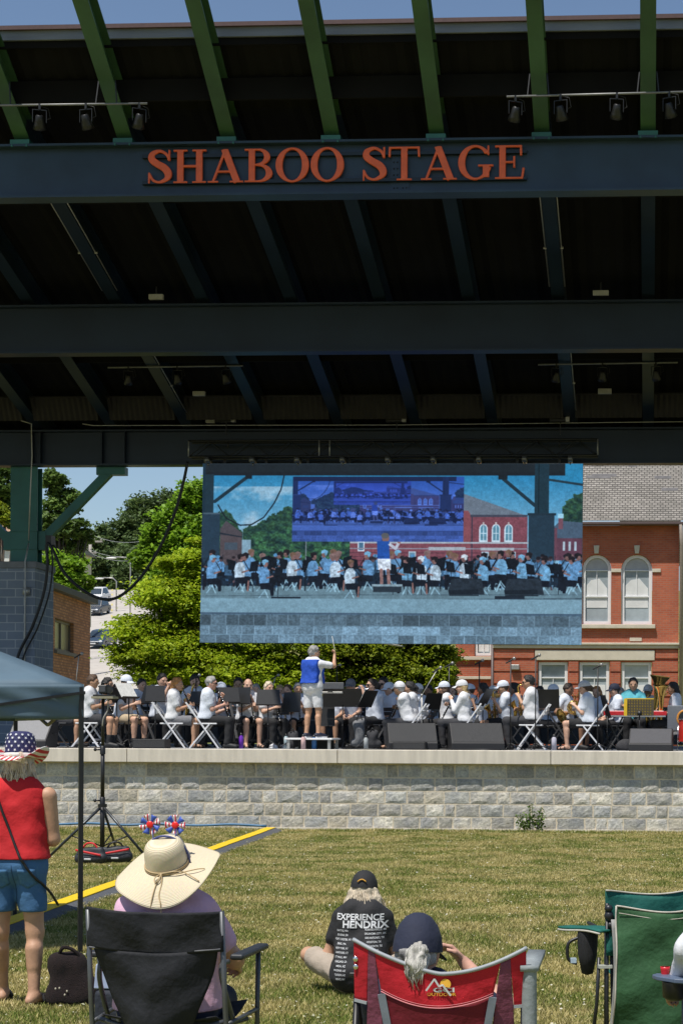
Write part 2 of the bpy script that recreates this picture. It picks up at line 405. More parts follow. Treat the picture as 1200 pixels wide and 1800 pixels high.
for r_ in range(5):
    x = -12.6 + .2 * (r_ % 2)
    while x < 3.5:
        w = random.uniform(.3, .5) if random.random() < .85 else random.uniform(.18, .28)
        g = .013; x0, x1, z0, z1 = x + g, x + w - g, zc[r_] + g, zc[r_ + 1] - g
        tone = random.choice([(.36,.365,.37),(.42,.42,.415),(.33,.345,.36),(.40,.385,.35),(.45,.445,.43),(.34,.34,.335)])
        k = random.uniform(.74, 1.16); tone = [c * k * w_ for c, w_ in zip(tone, (1.36, 1.33, 1.27))]
        nu, nv = 7, 5; b = len(V); pr = random.uniform(.004, .013); ph = random.uniform(0, 9)
        for i in range(nu + 1):
            for j in range(nv + 1):
                u, v = i / nu, j / nv
                ed = min(1, min(u, 1 - u) * 5) * min(1, min(v, 1 - v) * 4); ed = ed ** .5
                jx = (random.random() - .5) * .018; jz = (random.random() - .5) * .014
                d = .006 + pr * ed + (random.random() - .5) * .007 * ed + .004 * ed * math.sin(u * 5 + ph) * math.cos(v * 4 + ph)
                V.append((x0 + (x1 - x0) * u + jx, .15 - d, z0 + (z1 - z0) * v + jz)); T.append(tone)
        q = lambda i, j: b + i * (nv + 1) + j
        for i in range(nu):
            for j in range(nv): Fc.append((q(i, j), q(i + 1, j), q(i + 1, j + 1), q(i, j + 1)))
        rim = [(i, 0) for i in range(nu)] + [(nu, j) for j in range(nv)] + [(i, nv) for i in range(nu, 0, -1)] + [(0, j) for j in range(nv, 0, -1)]
        b2 = len(V)
        for (i, j) in rim: p = V[q(i, j)]; V.append((p[0], .18, p[2])); T.append(tone)
        for k_ in range(len(rim)):
            k2 = (k_ + 1) % len(rim); Fc.append((q(*rim[k2]), q(*rim[k_]), b2 + k_, b2 + k2))
        x += w
so_ = mesh_obj('stone_wall', V, Fc, stonemat(), st, smooth=False)
ca = so_.data.color_attributes.new('tone', 'FLOAT_COLOR', 'POINT'); ca.data.foreach_set('color', np.c_[np.array(T), np.ones(len(T))].ravel())
m = MB(); m.box(-13, .10, -.1, 3.4, .16, .035); m.build('footing', CONC, st)

# ------------------------------------------------------------------ pavilion over the stage
def steel(name, col, rough=.45): return M(name, col, rough, .26, .9, .06, spec=.4)
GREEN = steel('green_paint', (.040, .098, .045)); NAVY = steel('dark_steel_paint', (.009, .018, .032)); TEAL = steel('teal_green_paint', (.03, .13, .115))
DECK = M('roof_deck_underside', (.010, .0095, .0095), .9, .15, 2, 0, spec=.1)
PIPE = M('galvanised_pipe', (.42, .41, .39), .45, .1, 10, 0, .6)
BLACKM = M('black_metal', (.010, .010, .011), .45, .2, 12)
pav = thing('pavilion', 'open steel stage pavilion with dark girders and green rafter tails', 'pavilion', (0, Y0, 0))
def pav_build(mb, name, mat, parent=pav, bevel=0, smooth=None):
    mb.V = [(x, y - Y0, z) for x, y, z in mb.V]; return mb.build(name, mat, parent, bevel, smooth)
def rz(y): return 12.05 + (y - 30.5) * (-.277 if y > 30.5 else -.575)
RX0 = P(1138, 240, 30.5).x
RAFT = [RX0 - 1.83 * k for k in range(-3, 16)]
RD, FW = .50, .26
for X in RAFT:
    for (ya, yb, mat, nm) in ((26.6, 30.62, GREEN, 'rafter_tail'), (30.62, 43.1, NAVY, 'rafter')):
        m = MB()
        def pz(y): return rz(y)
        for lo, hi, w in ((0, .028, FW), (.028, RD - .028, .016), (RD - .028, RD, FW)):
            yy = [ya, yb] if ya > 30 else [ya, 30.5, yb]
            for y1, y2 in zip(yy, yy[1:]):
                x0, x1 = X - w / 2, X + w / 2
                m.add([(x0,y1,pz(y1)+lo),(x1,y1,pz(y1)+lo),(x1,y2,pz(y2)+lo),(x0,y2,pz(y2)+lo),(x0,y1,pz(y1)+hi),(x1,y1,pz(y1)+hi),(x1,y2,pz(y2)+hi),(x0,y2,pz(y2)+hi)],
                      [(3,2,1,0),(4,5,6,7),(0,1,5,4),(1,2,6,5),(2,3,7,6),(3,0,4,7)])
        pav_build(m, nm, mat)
    m = MB(); m.box(X - .17, 30.33, 11.965, X + .17, 30.63, 12.04)
    for sx in (-.13, .13): m.box(X + sx - .014, 30.30, 11.905, X + sx + .014, 30.328, 11.945)
    pav_build(m, 'bearing_plate', TEAL)
def girder(y, z0, z1, name, mat, x0=-24, x1=7, w=.36, wt=.03, x_st=()):
    m = MB(); m.box(x0, y - w / 2, z0, x1, y + w / 2, z0 + .04); m.box(x0, y - w / 2, z1 - .04, x1, y + w / 2, z1); m.box(x0, y - wt / 2, z0 + .04, x1, y + wt / 2, z1 - .04)
    for xs_ in x_st: m.box(xs_ - .008, y - w / 2 + .01, z0 + .04, xs_ + .008, y - wt / 2, z1 - .04)
    pav_build(m, name, mat)
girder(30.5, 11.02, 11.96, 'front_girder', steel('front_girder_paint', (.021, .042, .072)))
girder(35.9, 9.47, 10.47, 'middle_girder', NAVY)
girder(41.7, 8.05, 8.90, 'rear_girder', NAVY, x_st=[P(p, 780, 41.5).x for p in (55, 70, 178, 218)])
# bolted splice in the front girder
xs_ = P(702, 290, 30.4).x; m = MB(); m.box(xs_ - .16, 30.47, 11.08, xs_ + .16, 30.483, 11.90); m.box(xs_ - .006, 30.462, 11.08, xs_ + .006, 30.47, 11.90); pav_build(m, 'splice_plate', bpy.data.materials['front_girder_paint'])
m = MB()
for sx in (-.11, -.05, .05, .11):
    for k_ in range(7): m.ball((xs_ + sx, 30.468, 11.15 + k_ * .112), (.016, .012, .016), 4)
pav_build(m, 'splice_bolts', NAVY)
# backing channels behind the lettering
m = MB(); xa, xb = P(250, 290, 30.4).x, P(925, 290, 30.4).x
for z in (11.28, 11.74): m.box(xa, 30.40, z - .03, xb, 30.482, z + .03)
pav_build(m, 'sign_rail', NAVY)
# roof deck (fluted underside) and purlins, ceiling, fascia
m = MB()
def deckz(y): return rz(y) + RD + .02
ysd = [29.3, 30.5, 33, 36, 39, 42, 43.3]; xd = np.arange(-24, 7.01, .15)  # west end runs on out of view, lengthened to shade the pier
Vd, Fd = [], []
for i, x in enumerate(xd):
    for y in ysd: Vd.append((x, y, deckz(y) + (.05 if (i // 1) % 2 else 0)))
k = len(ysd)
for i in range(len(xd) - 1):
    for j in range(k - 1): Fd.append((i * k + j, (i + 1) * k + j, (i + 1) * k + j + 1, i * k + j + 1))
m.add(Vd, Fd); m.smooth = False; pav_build(m, 'roof_deck', DECK, smooth=False)
m = MB(); m.add([(x, y, deckz(y) + .16) for x in (-24, 7) for y in ysd], [(i, i + 1, k + i + 1, k + i) for i in range(k - 1)]); pav_build(m, 'roof_covering', M('roof_metal', (.18, .1, .09), .6))
for y in (29.9, 32.6, 38.7, 42.9):
    m = MB(); m.box(-24, y - .03, rz(y) + .12, 7, y + .03, rz(y) + RD - .01); pav_build(m, 'purlin', DECK)
m = MB(); m.box(-24, 29.20, deckz(29.3) + .07, 7, 29.30, deckz(29.3) + .225); pav_build(m, 'fascia', M('fascia_metal', (.17, .185, .215), .45, .2, 2.5, .1, aniso=(.3, 1, 3)))
m = MB(); m.box(-24, 29.14, deckz(29.3) + .225, 7, 29.32, deckz(29.3) + .295); pav_build(m, 'drip_edge', M('brown_flashing', (.085, .045, .042), .5))
m = MB(); m.box(-24, 29.25, deckz(29.3) - .05, 7, 29.298, deckz(29.3) + .068); pav_build(m, 'soffit_board', DECK)
m = MB(); m.box(-24, 43.25, deckz(43.3) - .3, 7, 43.33, deckz(43.3) + .2); pav_build(m, 'fascia', NAVY)
# fluted closing panels between the rafters over the rear girder
for xa_, xb_ in zip(RAFT, RAFT[1:]):
    a_, b_ = min(xa_, xb_) + .14, max(xa_, xb_) - .14; m = MB(); n_ = 24; z0_, z1_ = 9.03, rz(40.9) + .34
    m.add([(a_ + (b_ - a_) * i / n_, 41.0 + (.03 if i % 2 else 0) - (0.28 if j else 0), (z0_, z1_)[j]) for i in range(n_ + 1) for j in (0, 1)], [(2 * i, 2 * i + 2, 2 * i + 3, 2 * i + 1) for i in range(n_)]); m.smooth = False
    m.box(a_, 40.68, z1_, b_, 40.76, z1_ + .03); pav_build(m, 'closing_panel', M('panel_brown', (.018, .015, .013), .8, .2, 4), smooth=False)
# conduits along two rafters and on the rear girder
for kk in (6 + 3, 1 + 3):
    for sd_ in (-.155, .155):
        m = MB(); X = RAFT[kk] + sd_
        m.tube([(X, 31.0, rz(31.0) + .03), (X, 35.5, rz(35.5) + .03)], .014, 6)
        for y in (32.2, 34.1): m.box(X - .04, y - .015, rz(y) + .01, X + .04, y + .015, rz(y) + .05)
        pav_build(m, 'conduit', PIPE)
    m = MB(); X = RAFT[kk] + .155; m.tube([(X, 36.3, rz(36.3) + .03), (X, 41.3, rz(41.3) + .03)], .014, 6)
    for y in (38, 39.6): m.box(X - .04, y - .015, rz(y) + .01, X + .04, y + .015, rz(y) + .05)
    pav_build(m, 'conduit', PIPE)
m = MB(); m.tube([P(145, 745, 41.45), P(165, 748, 41.45), P(700, 747, 41.45), P(1210, 741, 41.45)], .012, 6); pav_build(m, 'conduit', PIPE)
m = MB(); m.tube([P(-6, 690, 41.2), P(18, 733, 41.2), P(40, 740, 41.2), P(56, 745, 41.2), P(57, 800, 41.2), P(54, 860, 41.25), P(51, 950, 41.25)], .015, 6); pav_build(m, 'conduit', PIPE)
# columns, piers and braces
CMU = brickmat('block_masonry', (.21, .25, .32), (.25, .29, .36), (.42, .45, .50), .407, .203, .012, (1, 1), .9, .5, .5, .2)
CYc = 41.9
for side, pxc in (('w', 47), ('e', None)):
    X = P(pxc, 900, CYc).x if pxc else P(47, 900, CYc).x + 19
    m = MB(); zb, ztop = 5.72, 8.05
    for dy in (-.17, .15): m.box(X - .33, CYc + dy, zb, X + .33, CYc + dy + .024, ztop)
    m.box(X - .012, CYc - .146, zb, X + .012, CYc + .15, ztop)
    pav_build(m, 'column', TEAL)
    m = MB()
    for z in (6.05, 6.48): m.box(X - .34, CYc - .20, z, X + .34, CYc - .172, z + .02)
    m.box(X + .33, CYc - .12, 6.05, X + .52, CYc + .1, 6.5); m.box(X - .52, CYc - .12, 6.05, X - .33, CYc + .1, 6.5)
    pav_build(m, 'gusset', TEAL)
    for sgn in (1, -1):
        m = MB(); a = Vector((X + sgn * .42, CYc, 6.3)); b_ = Vector((X + sgn * 2.05, CYc, 7.95)); m.bar(a, b_, .2, .2, (0, 1, 0)); pav_build(m, 'brace', TEAL)
        m = MB(); m.box(X + sgn * 2.1 - .35, CYc - .13, 7.86, X + sgn * 2.1 + .35, CYc + .13, 8.045); pav_build(m, 'brace_bracket', TEAL)
    # front columns stand outside the picture, the piers below the columns carry the roof
    m = MB(); m.box(X - .66, CYc - .65, DZ, X + .45, CYc + .65, 5.56); pav_build(m, 'pier', CMU)
    m = MB(); m.box(X - .70, CYc - .69, 5.56, X + .49, CYc + .69, 5.72); pav_build(m, 'pier_cap', M('pier_cap_stone', (.20, .205, .22), .85, .12, 4, .15), bevel=.015)
PX_W = P(47, 900, CYc).x
for X in (PX_W - 7, PX_W + 19):
    for y in (30.5, 35.9):
        m = MB(); z1 = {30.5: 11.02, 35.9: 9.47, 41.7: 8.05}[y]; m.box(X - .25, y - .2, DZ - 1.4, X + .25, y + .2, z1); pav_build(m, 'column', TEAL)
m = MB(); c = P(52, 1040, 41.22); m.tube([P(51, 955, 41.22), P(45, 985, 41.2), P(45, 1000, 41.16), P(44, 1150, 41.2), P(44, 1290, 41.2)], .018, 6); m.box(c.x - .14, 41.17, c.z - .08, c.x + .02, 41.245, c.z + .1); pav_build(m, 'conduit', PIPE)

# ------------------------------------------------------------------ lettering SHABOO STAGE
def d_box(X, Z, x0, z0, x1, z1):
    dx = np.maximum(x0 - X, X - x1); dz = np.maximum(z0 - Z, Z - z1)
    return np.sqrt(np.maximum(dx, 0) ** 2 + np.maximum(dz, 0) ** 2) + np.minimum(np.maximum(dx, dz), 0)
def d_ell(X, Z, cx, cz, rx, rz_):
    k = np.sqrt(((X - cx) / rx) ** 2 + ((Z - cz) / rz_) ** 2); k1 = np.sqrt(((X - cx) / rx**2) ** 2 + ((Z - cz) / rz_**2) ** 2) + 1e-6
    return k * (k - 1) / k1
def d_seg(X, Z, x0, z0, x1, z1, w):
    dx, dz = x1 - x0, z1 - z0; L = math.hypot(dx, dz); ux, uz = dx / L, dz / L
    a = (X - x0) * ux + (Z - z0) * uz; b = -(X - x0) * uz + (Z - z0) * ux
    return np.maximum(np.maximum(-a, a - L), np.abs(b) - w / 2)
def d_path(X, Z, pts):
    D = np.full(X.shape, 9.)
    for (x0, z0, r0), (x1, z1, r1) in zip(pts, pts[1:]):
        dx, dz = x1 - x0, z1 - z0; L = dx * dx + dz * dz + 1e-9
        t = np.clip(((X - x0) * dx + (Z - z0) * dz) / L, 0, 1)
        D = np.minimum(D, np.hypot(X - x0 - t * dx, Z - z0 - t * dz) - (r0 + t * (r1 - r0)))
    return D
def spl(pts, n=8):
    out = []
    for i in range(len(pts) - 1):
        p0, p1, p2, p3 = [np.array(pts[max(0, min(len(pts) - 1, i + k))], float) for k in (-1, 0, 1, 2)]
        for t in LS(0, 1, n, endpoint=False):
            out.append(tuple(float(w) for w in .5 * (2 * p1 + (p2 - p0) * t + (2 * p0 - 5 * p1 + 4 * p2 - p3) * t * t + (3 * p1 - p0 - 3 * p2 + p3) * t ** 3)))
    return out + [tuple(pts[-1])]
mn, mxx = np.minimum, np.maximum
def serif(X, Z, x, z, w): return d_box(X, Z, x - w / 2, z - (0 if z < .5 else .055), x + w / 2, z + (.055 if z < .5 else 0))
def letter(ch, X, Z):
    sv = .17
    if ch == 'H':
        d = mn(d_box(X, Z, .12, 0, .12 + sv, 1), d_box(X, Z, .62, 0, .62 + sv, 1)); d = mn(d, d_box(X, Z, .2, .47, .7, .54))
        for x in (.205, .705):
            for z in (0, 1): d = mn(d, serif(X, Z, x, z, .37))
        return d, .93
    if ch == 'A':
        d = mn(d_seg(X, Z, .13, 0, .47, 1.0, .065), d_seg(X, Z, .44, 1.0, .78, 0, .185)); d = mn(d, d_box(X, Z, .22, .30, .66, .36)); d = mxx(d, Z - 1.0)
        d = mn(d, serif(X, Z, .14, 0, .28)); return mn(d, serif(X, Z, .76, 0, .36)), .95
    if ch == 'B':
        d = d_box(X, Z, .13, 0, .13 + sv, 1); d = mn(d, d_box(X, Z, .02, .945, .42, 1)); d = mn(d, d_box(X, Z, .02, 0, .46, .055)); d = mn(d, d_box(X, Z, .2, .49, .45, .55))
        up = mxx(mxx(d_ell(X, Z, .40, .755, .30, .247), -d_ell(X, Z, .36, .755, .175, .192)), .36 - X)
        lo = mxx(mxx(d_ell(X, Z, .42, .27, .34, .272), -d_ell(X, Z, .38, .27, .205, .212)), .36 - X)
        return mn(d, mn(up, lo)), .82
    if ch == 'O': return mxx(d_ell(X, Z, .46, .5, .44, .52), -d_ell(X, Z, .46, .5, .255, .455)), .92
    if ch == 'T':
        d = mn(d_box(X, Z, .35, 0, .35 + sv, 1), d_box(X, Z, .05, .94, .82, 1)); d = mn(d, serif(X, Z, .435, 0, .4))
        d = mn(d, d_seg(X, Z, .06, 1, .05, .70, .06)); return mn(d, d_seg(X, Z, .81, 1, .82, .70, .06)), .87
    if ch == 'E':
        d = mn(d_box(X, Z, .13, 0, .13 + sv, 1), d_box(X, Z, .02, .94, .70, 1)); d = mn(d, d_box(X, Z, .02, 0, .74, .06)); d = mn(d, d_box(X, Z, .2, .475, .52, .535))
        d = mn(d, d_seg(X, Z, .69, 1, .695, .70, .06)); d = mn(d, d_seg(X, Z, .72, 0, .765, .33, .06)); return mn(d, d_box(X, Z, .49, .34, .545, .68)), .80
    if ch == 'S':
        d = d_path(X, Z, spl([(.60, .70, .03), (.54, .86, .04), (.36, .965, .045), (.17, .88, .075), (.15, .72, .095), (.30, .58, .10), (.48, .46, .105), (.58, .30, .10), (.55, .14, .07), (.36, .035, .04), (.18, .10, .038), (.08, .30, .028)]))
        d = mn(d, d_box(X, Z, .585, .68, .635, 1.0)); return mn(d, d_box(X, Z, .05, 0, .10, .32)), .70
    if ch == 'G':
        o = mxx(d_ell(X, Z, .46, .5, .44, .52), -d_ell(X, Z, .48, .5, .275, .45)); o = mxx(o, -d_box(X, Z, .58, .36, 1.2, .76))
        d = mn(o, d_box(X, Z, .66, .06, .66 + sv, .42)); d = mn(d, d_box(X, Z, .54, .385, .94, .44)); return mn(d, d_box(X, Z, .78, .72, .83, 1.0)), .96
LETM = M('orange_red_letter', (.80, .13, .045), .55, .12, 6)
sg = thing('stage_sign', 'row of raised orange serif letters reading SHABOO STAGE on the front girder', 'sign', (P(590, 290, 30.4).x, 30.38, 11.2))
xL, xR_ = P(257, 290, 30.38).x, P(922, 290, 30.38).x
hgt = .585; wid = []
for ch in 'SHABOO STAGE':
    wid.append(.42 if ch == ' ' else letter(ch, np.zeros((1, 1)) + 9, np.zeros((1, 1)))[1])
sc = (xR_ - xL) / sum(wid)
x = xL; zb = P(590, 318, 30.38).z; made = {}
for ch, w in zip('SHABOO STAGE', wid):
    if ch != ' ':
        if ch not in made:
            h = .0065; xs_ = np.arange(-.04, w * sc + .05, h); zs = np.arange(-.05, hgt + .06, h); yv = np.arange(-.02, .095, .0115)
            X, Z = np.meshgrid(xs_, zs, indexing='ij'); d, _ = letter(ch, X / sc, Z / hgt); d = d * hgt
            D3 = mxx(d[:, None, :], (np.abs(yv - .0375) - .0315)[None, :, None]).astype(np.float32)
            Vv, Q = nets(D3, np.zeros(3), 1.0)
            Vv = Vv * np.array([h, .0115, h]) + np.array([xs_[0], -.02, zs[0]])
            o = mesh_obj('letter', relax(Vv, Q, 1, .35), Q, LETM, sg, False); made[ch] = o
        else: o = made[ch].copy(); link(o, sg)
        rise = (x - (xL + xR_) / 2) * .0
        o.location = (x - sg.location.x, -.008, zb - sg.location.z + rise)
    x += w * sc

# ------------------------------------------------------------------ lights, bars, truss, small boxes
GLASSL = M('lamp_glass', (.05, .055, .07), .1, .05)
def make_spot():
    t = thing('stage_spotlight', None, 'spotlight')
    Mx = Matrix.Translation((0, 0, -.36)) @ Matrix.Rotation(R(35), 4, 'X')
    m = MB(); m.lathe([(.05, .16), (.085, .13), (.10, .02), (.12, -.06), (.145, -.17), (.135, -.17), (.11, -.08), (.001, -.07)], 16, Mx); m.build('housing', BLACKM, t)
    m = MB(); m.lathe([(.128, -.150), (.001, -.145)], 16, Mx); m.build('lens', GLASSL, t)
    m = MB(); m.box(-.16, -.02, -.38, -.145, .02, -.10); m.box(.145, -.02, -.38, .16, .02, -.10); m.box(-.16, -.02, -.10, .16, .02, -.085); m.box(-.025, -.03, -.085, .025, .03, .05); m.build('yoke', BLACKM, t)
    m = MB(); m.tube([(.16, 0, -.3), (.24, .02, -.26), (.2, 0, -.05), (.06, 0, -.01)], .008, 5); m.build('power_cord', BLACKM, t)
    return t
spot0 = make_spot(); first = True
BARS = [  # pixel start, end, depth, lamps, label of the bar
    ((-60, 186), (259, 182), 29.4, [(-30, 0), (70, .3), (152, -.2), (245, .5)], 'pale bar on the western green rafters'),
    ((890, 170), (1260, 160), 29.4, [(905, .4), (985, -.3), (1083, .2), (1176, -.4), (1240, .1)], 'pale bar on the eastern green rafters'),
    ((190, 646), (427, 643), 38.6, [(226, .3), (312, 0), (397, -.3)], 'thin rear bar above the hanging cable'),
    ((945, 641), (1190, 637), 38.6, [(977, .3), (1058, .1), (1152, -.2)], 'thin rear bar on the brick school side')]
ordn = ['first', 'second', 'third', 'fourth', 'last']
for a, b_, Y, lamps, wh in BARS:
    A, B = P(*a, Y), P(*b_, Y)
    t = thing('lighting_bar', wh + ' carrying black stage spotlights', 'lighting bar', A, 0, 'lighting bars under the roof')
    m = MB(); m.tube([(0, 0, 0), B - A], .019, 8); m.build('pipe', M('bar_pipe', (.20, .20, .20), .5, .15, 10, 0, .4), t)
    for X in RAFT:
        if A.x < X < B.x:
            zt = rz(Y) + .04; t0 = (X - A.x) / (B.x - A.x); zp = t0 * (B.z - A.z)
            for s_ in (-.18, .18): m = MB(); m.bar((X - A.x + s_, 0, zp), (X - A.x + s_ * .8, .05, max(zp + .15, zt - A.z)), .018, .018); m.build('hanger', BLACKM, t)
    for i, (px, tw) in enumerate(lamps):
        o = spot0 if first else copy_tree(spot0); first = False
        o.location = P(px, a[1] + (b_[1] - a[1]) * (px - a[0]) / (b_[0] - a[0]), Y) + Vector((0, 0, -.02)); o.rotation_euler = (0, 0, tw); sc_ = .74 if Y < 30 else .68; o.scale = (sc_,) * 3
        o['group'] = 'stage spotlights'; o['label'] = f'{ordn[i] if i < len(lamps) - 1 else "last"} black spotlight from the west on the ' + wh
WHITEB = M('white_plastic', (.34, .33, .30), .5)
for i, (px, py, Y, w, h, where) in enumerate([(275, 522, 35.5, 26, 9, 'the middle girder below the doubled conduit'), (1055, 515, 35.5, 28, 8, 'the middle girder at the eastern side'), (350, 692, 40.2, 22, 8, 'the rear rafters over the western truss end'), (1062, 688, 40.2, 24, 9, 'the rear rafters under the eastern light bar'), (370, 740, 41.4, 16, 7, 'the rear girder conduit')]):
    c = P(px, py, Y); k_ = Y / F; t = thing('emergency_light', f'small pale box light fixed by {where}', 'light fixture', c, 0, 'small pale box lights')
    m = MB(); m.box(-w * k_ / 2, -.05, -h * k_ / 2, w * k_ / 2, .05, h * k_ / 2); m.build('housing', WHITEB, t, bevel=.01)
    m = MB(); m.box(-.012, -.01, 0, .012, .01, rz(Y) + .1 - c.z); m.build('stem', BLACKM, t)
for i, (px, where) in enumerate([(398, 'on the rear girder above the western truss end'), (697, 'on the rear girder above the screen centre'), (984, 'on the rear girder above the eastern truss end')]):
    c = P(px, 738, 41.25); t = thing('stage_camera', f'small black device clamped {where}', 'camera', c, 0, 'small devices on the rear girder')
    m = MB(); m.box(-.25, -.08, -.05, .12, .08, .05); m.box(-.01, -.02, -.35, .01, .02, -.04); m.build('bracket', BLACKM, t)
    m = MB(); m.box(.12, -.07, -.06, .22, .07, .07); m.build('head', PIPE, t, bevel=.015)
# truss
TY = 41.2
a, b_ = P(335, 777, TY), P(1050, 777, TY); zt, zb = a.z, P(690, 803, TY).z
t = thing('truss', 'black box truss hanging under the rear girder and carrying the screen', 'truss', (a.x, TY, zb)); L = b_.x - a.x; H = zt - zb
for dy, dz in ((-.15, 0), (.15, 0), (-.15, H), (.15, H)):
    m = MB(); m.tube([(0, dy, dz), (L, dy, dz)], .025, 8); m.build('chord', BLACKM, t)
m = MB(); nseg = 20
for i in range(nseg):
    x0, x1 = L * i / nseg, L * (i + 1) / nseg; up = i % 2
    for dy in (-.15, .15): m.tube([(x0, dy, H * up), (x1, dy, H * (1 - up))], .011, 5)
m.build('lattice', BLACKM, t)
for i in range(9):
    x0 = L * (i + .4) / 9; m = MB(); m.box(x0 - .05, -.2, -.14, x0 + .05, .2, -.02); m.tube([(x0, 0, -.14), (x0, 0, -.2)], .02, 6); m.build('clamp', M('clamp_alloy', (.2, .2, .2), .4, .1, 10, 0, .7), t)
for xx in (.9, L / 2, L - .9):
    m = MB(); m.tube([(xx, 0, H), (xx, 0, 8.4 - zb)], .02, 6); m.build('hoist_chain', BLACKM, t)
for xx in (.0, 3.1, 3.35, L):
    m = MB(); m.tube([(xx, -.17, 0), (xx, -.17, H)], .016, 5); m.build('spigot', PIPE, t)
# hanging black cable
t = thing('hanging_cable', 'thick black cable looping from the truss down past the pier', 'cable', P(330, 815, 41.0))
pts = [(330, 812), (322, 850), (308, 900), (285, 955), (255, 1005), (225, 1038), (198, 1053), (170, 1050), (140, 1033), (112, 1005), (95, 970), (86, 956), (82, 962), (84, 990), (78, 1040), (58, 1100), (34, 1148), (22, 1200)]
pts = spl([(p[0], p[1], 0) for p in pts], 6)
m = MB(); q0 = P(330, 815, 41.0)
m.tube([P(p[0], p[1], 41.1 if p[1] < 9999 else 0) - q0 + Vector((0, -.0, 0)) for p in pts], .036, 8); m.build('cable', M('cable_rubber', (.012, .012, .014), .5), t)
m = MB(); m.tube([P(p[0] + 9, p[1] + 3, 41.15) - q0 for p in pts[60:]], .02, 6); m.build('thin_cable', bpy.data.materials['cable_rubber'], t)
m = MB(); c = P(87, 950, 41.15) - q0; m.box(c.x - .08, c.y - .03, c.z - .1, c.x + .06, c.y + .25, c.z + .12); m.build('cable_hook', BLACKM, t)
# ------------------------------------------------------------------ brick school behind the stage
BY = 62.0
RED = brickmat('red_brick', (.39, .088, .042), (.47, .12, .055), (.35, .16, .105), .21, .075, .010, (1, 0), .85, .5, .25, .28)
STONE = M('pale_limestone', (.56, .50, .40), .8, .08, 4, .1)
WHITEP = M('white_window_paint', (.74, .74, .74), .45, .05, 6)
PANE = M('window_glass', (.34, .385, .41), .06, .25, 1.2, 0, spec=.9)
BLIND = M('window_blind', (.66, .66, .65), .8, .1, 2)
DARKG = M('gutter_brown', (.09, .06, .055), .5)
sch = thing('brick_school', 'large red brick building with slate roof and pale stone bands behind the stage', 'building', (0, BY, 0))
def bx(px, Y=BY): return P(px, 1291, Y).x
def bz(py, Y=BY, px=1090): return P(px, py, Y).z
def arched_window(px0, px1, py0, py1):
    x0, x1, z1, z0 = bx(px0), bx(px1), bz(py0), bz(py1); cx = (x0 + x1) / 2; r = (x1 - x0) / 2
    w = thing('arched_window', None, None, (cx, .10, z0)); w.parent = sch
    H = z1 - z0; f = .105
    V, Fc = plate(arch(-r, 0, r, H), [arch(-r + f, f, r - f, H - f)], .14); mesh_obj('frame', V, Fc, WHITEP, w, False)
    V, Fc = plate(arch(-r + f - .01, f - .01, r - f + .01, H - f + .01), [], .02); mesh_obj('pane', [(a, b_ + .09, c) for a, b_, c in V], Fc, PANE, w, False)
    m = MB(); zs = [H * .40, H * .775]
    m.box(-r + f, .03, zs[0] - .025, r - f, .085, zs[0] + .025); m.box(-r + f, .05, zs[1] - .018, r - f, .085, zs[1] + .018); m.box(-.012, .05, zs[0] + .025, .012, .085, zs[1] - .018); m.build('sash_bar', WHITEP, w)
    m = MB(); m.prism([(-r + f + .03, H * .24), (r - f - .03, H * .24), (r - f - .03, H * .52), (.1, H * .66), (-.2, H * .64), (-r + f + .03, H * .56)], .074, .086); m.build('blind', BLIND, w)
    return w, (x0, z0, x1, z1)
def flat_window(px0, px1, py0, py1, Y=BY, par=None, y_off=.08):
    x0, x1, z1, z0 = bx(px0, Y), bx(px1, Y), bz(py0, Y), bz(py1, Y); cx = (x0 + x1) / 2; r = (x1 - x0) / 2; H = z1 - z0
    w = thing('window', None, None, (cx, Y - BY + y_off, z0)); w.parent = par or sch; f = .10
    V, Fc = plate(rect(-r, 0, r, H), [rect(-r + f, f, r - f, H - f)], .12); mesh_obj('frame', V, Fc, WHITEP, w, False)
    V, Fc = plate(rect(-r + f - .01, f - .01, r - f + .01, H - f + .01), [], .02); mesh_obj('pane', [(a, b_ + .08, c) for a, b_, c in V], Fc, PANE, w, False)
    m = MB(); zm = H * .62; m.box(-r + f, .03, zm - .02, r - f, .075, zm + .02); m.box(-.012, .04, f, .012, .072, zm - .02); m.build('sash_bar', WHITEP, w)
    m = MB(); m.box(-r + f + .03, .066, f + .05, r - f - .03, .078, H * .45); m.build('blind', BLIND, w)
    return (x0, z0, x1, z1)
X0, X1 = bx(866), bx(1191); Zb = bz(1133); Ze = bz(924)
holes = []
for (a, b_) in ((953, 1003), (1021.5, 1071.5), (1090, 1143.5)):
    _, (x0, z0, x1, z1) = arched_window(a, b_, 975, 1097); holes.append(arch(x0 - .01, z0 - .01, x1 + .01, z1 + .01))
V, Fc = plate(rect(X0, Zb, X1, Ze), holes, .35); mesh_obj('upper_wall', V, Fc, RED, sch, False)
lows, lh = ((945, 996), (1017, 1069), (1091, 1143)), []
for a, b_ in lows:
    x0, z0, x1, z1 = flat_window(a, b_, 1164, 1236); lh.append(rect(x0 - .01, z0 - .01, x1 + .01, z1 + .01))
V, Fc = plate(rect(X0, -.5, X1, Zb), lh, .33); mesh_obj('lower_wall', [(a, b_ + .02, c) for a, b_, c in V], Fc, RED, sch, False)
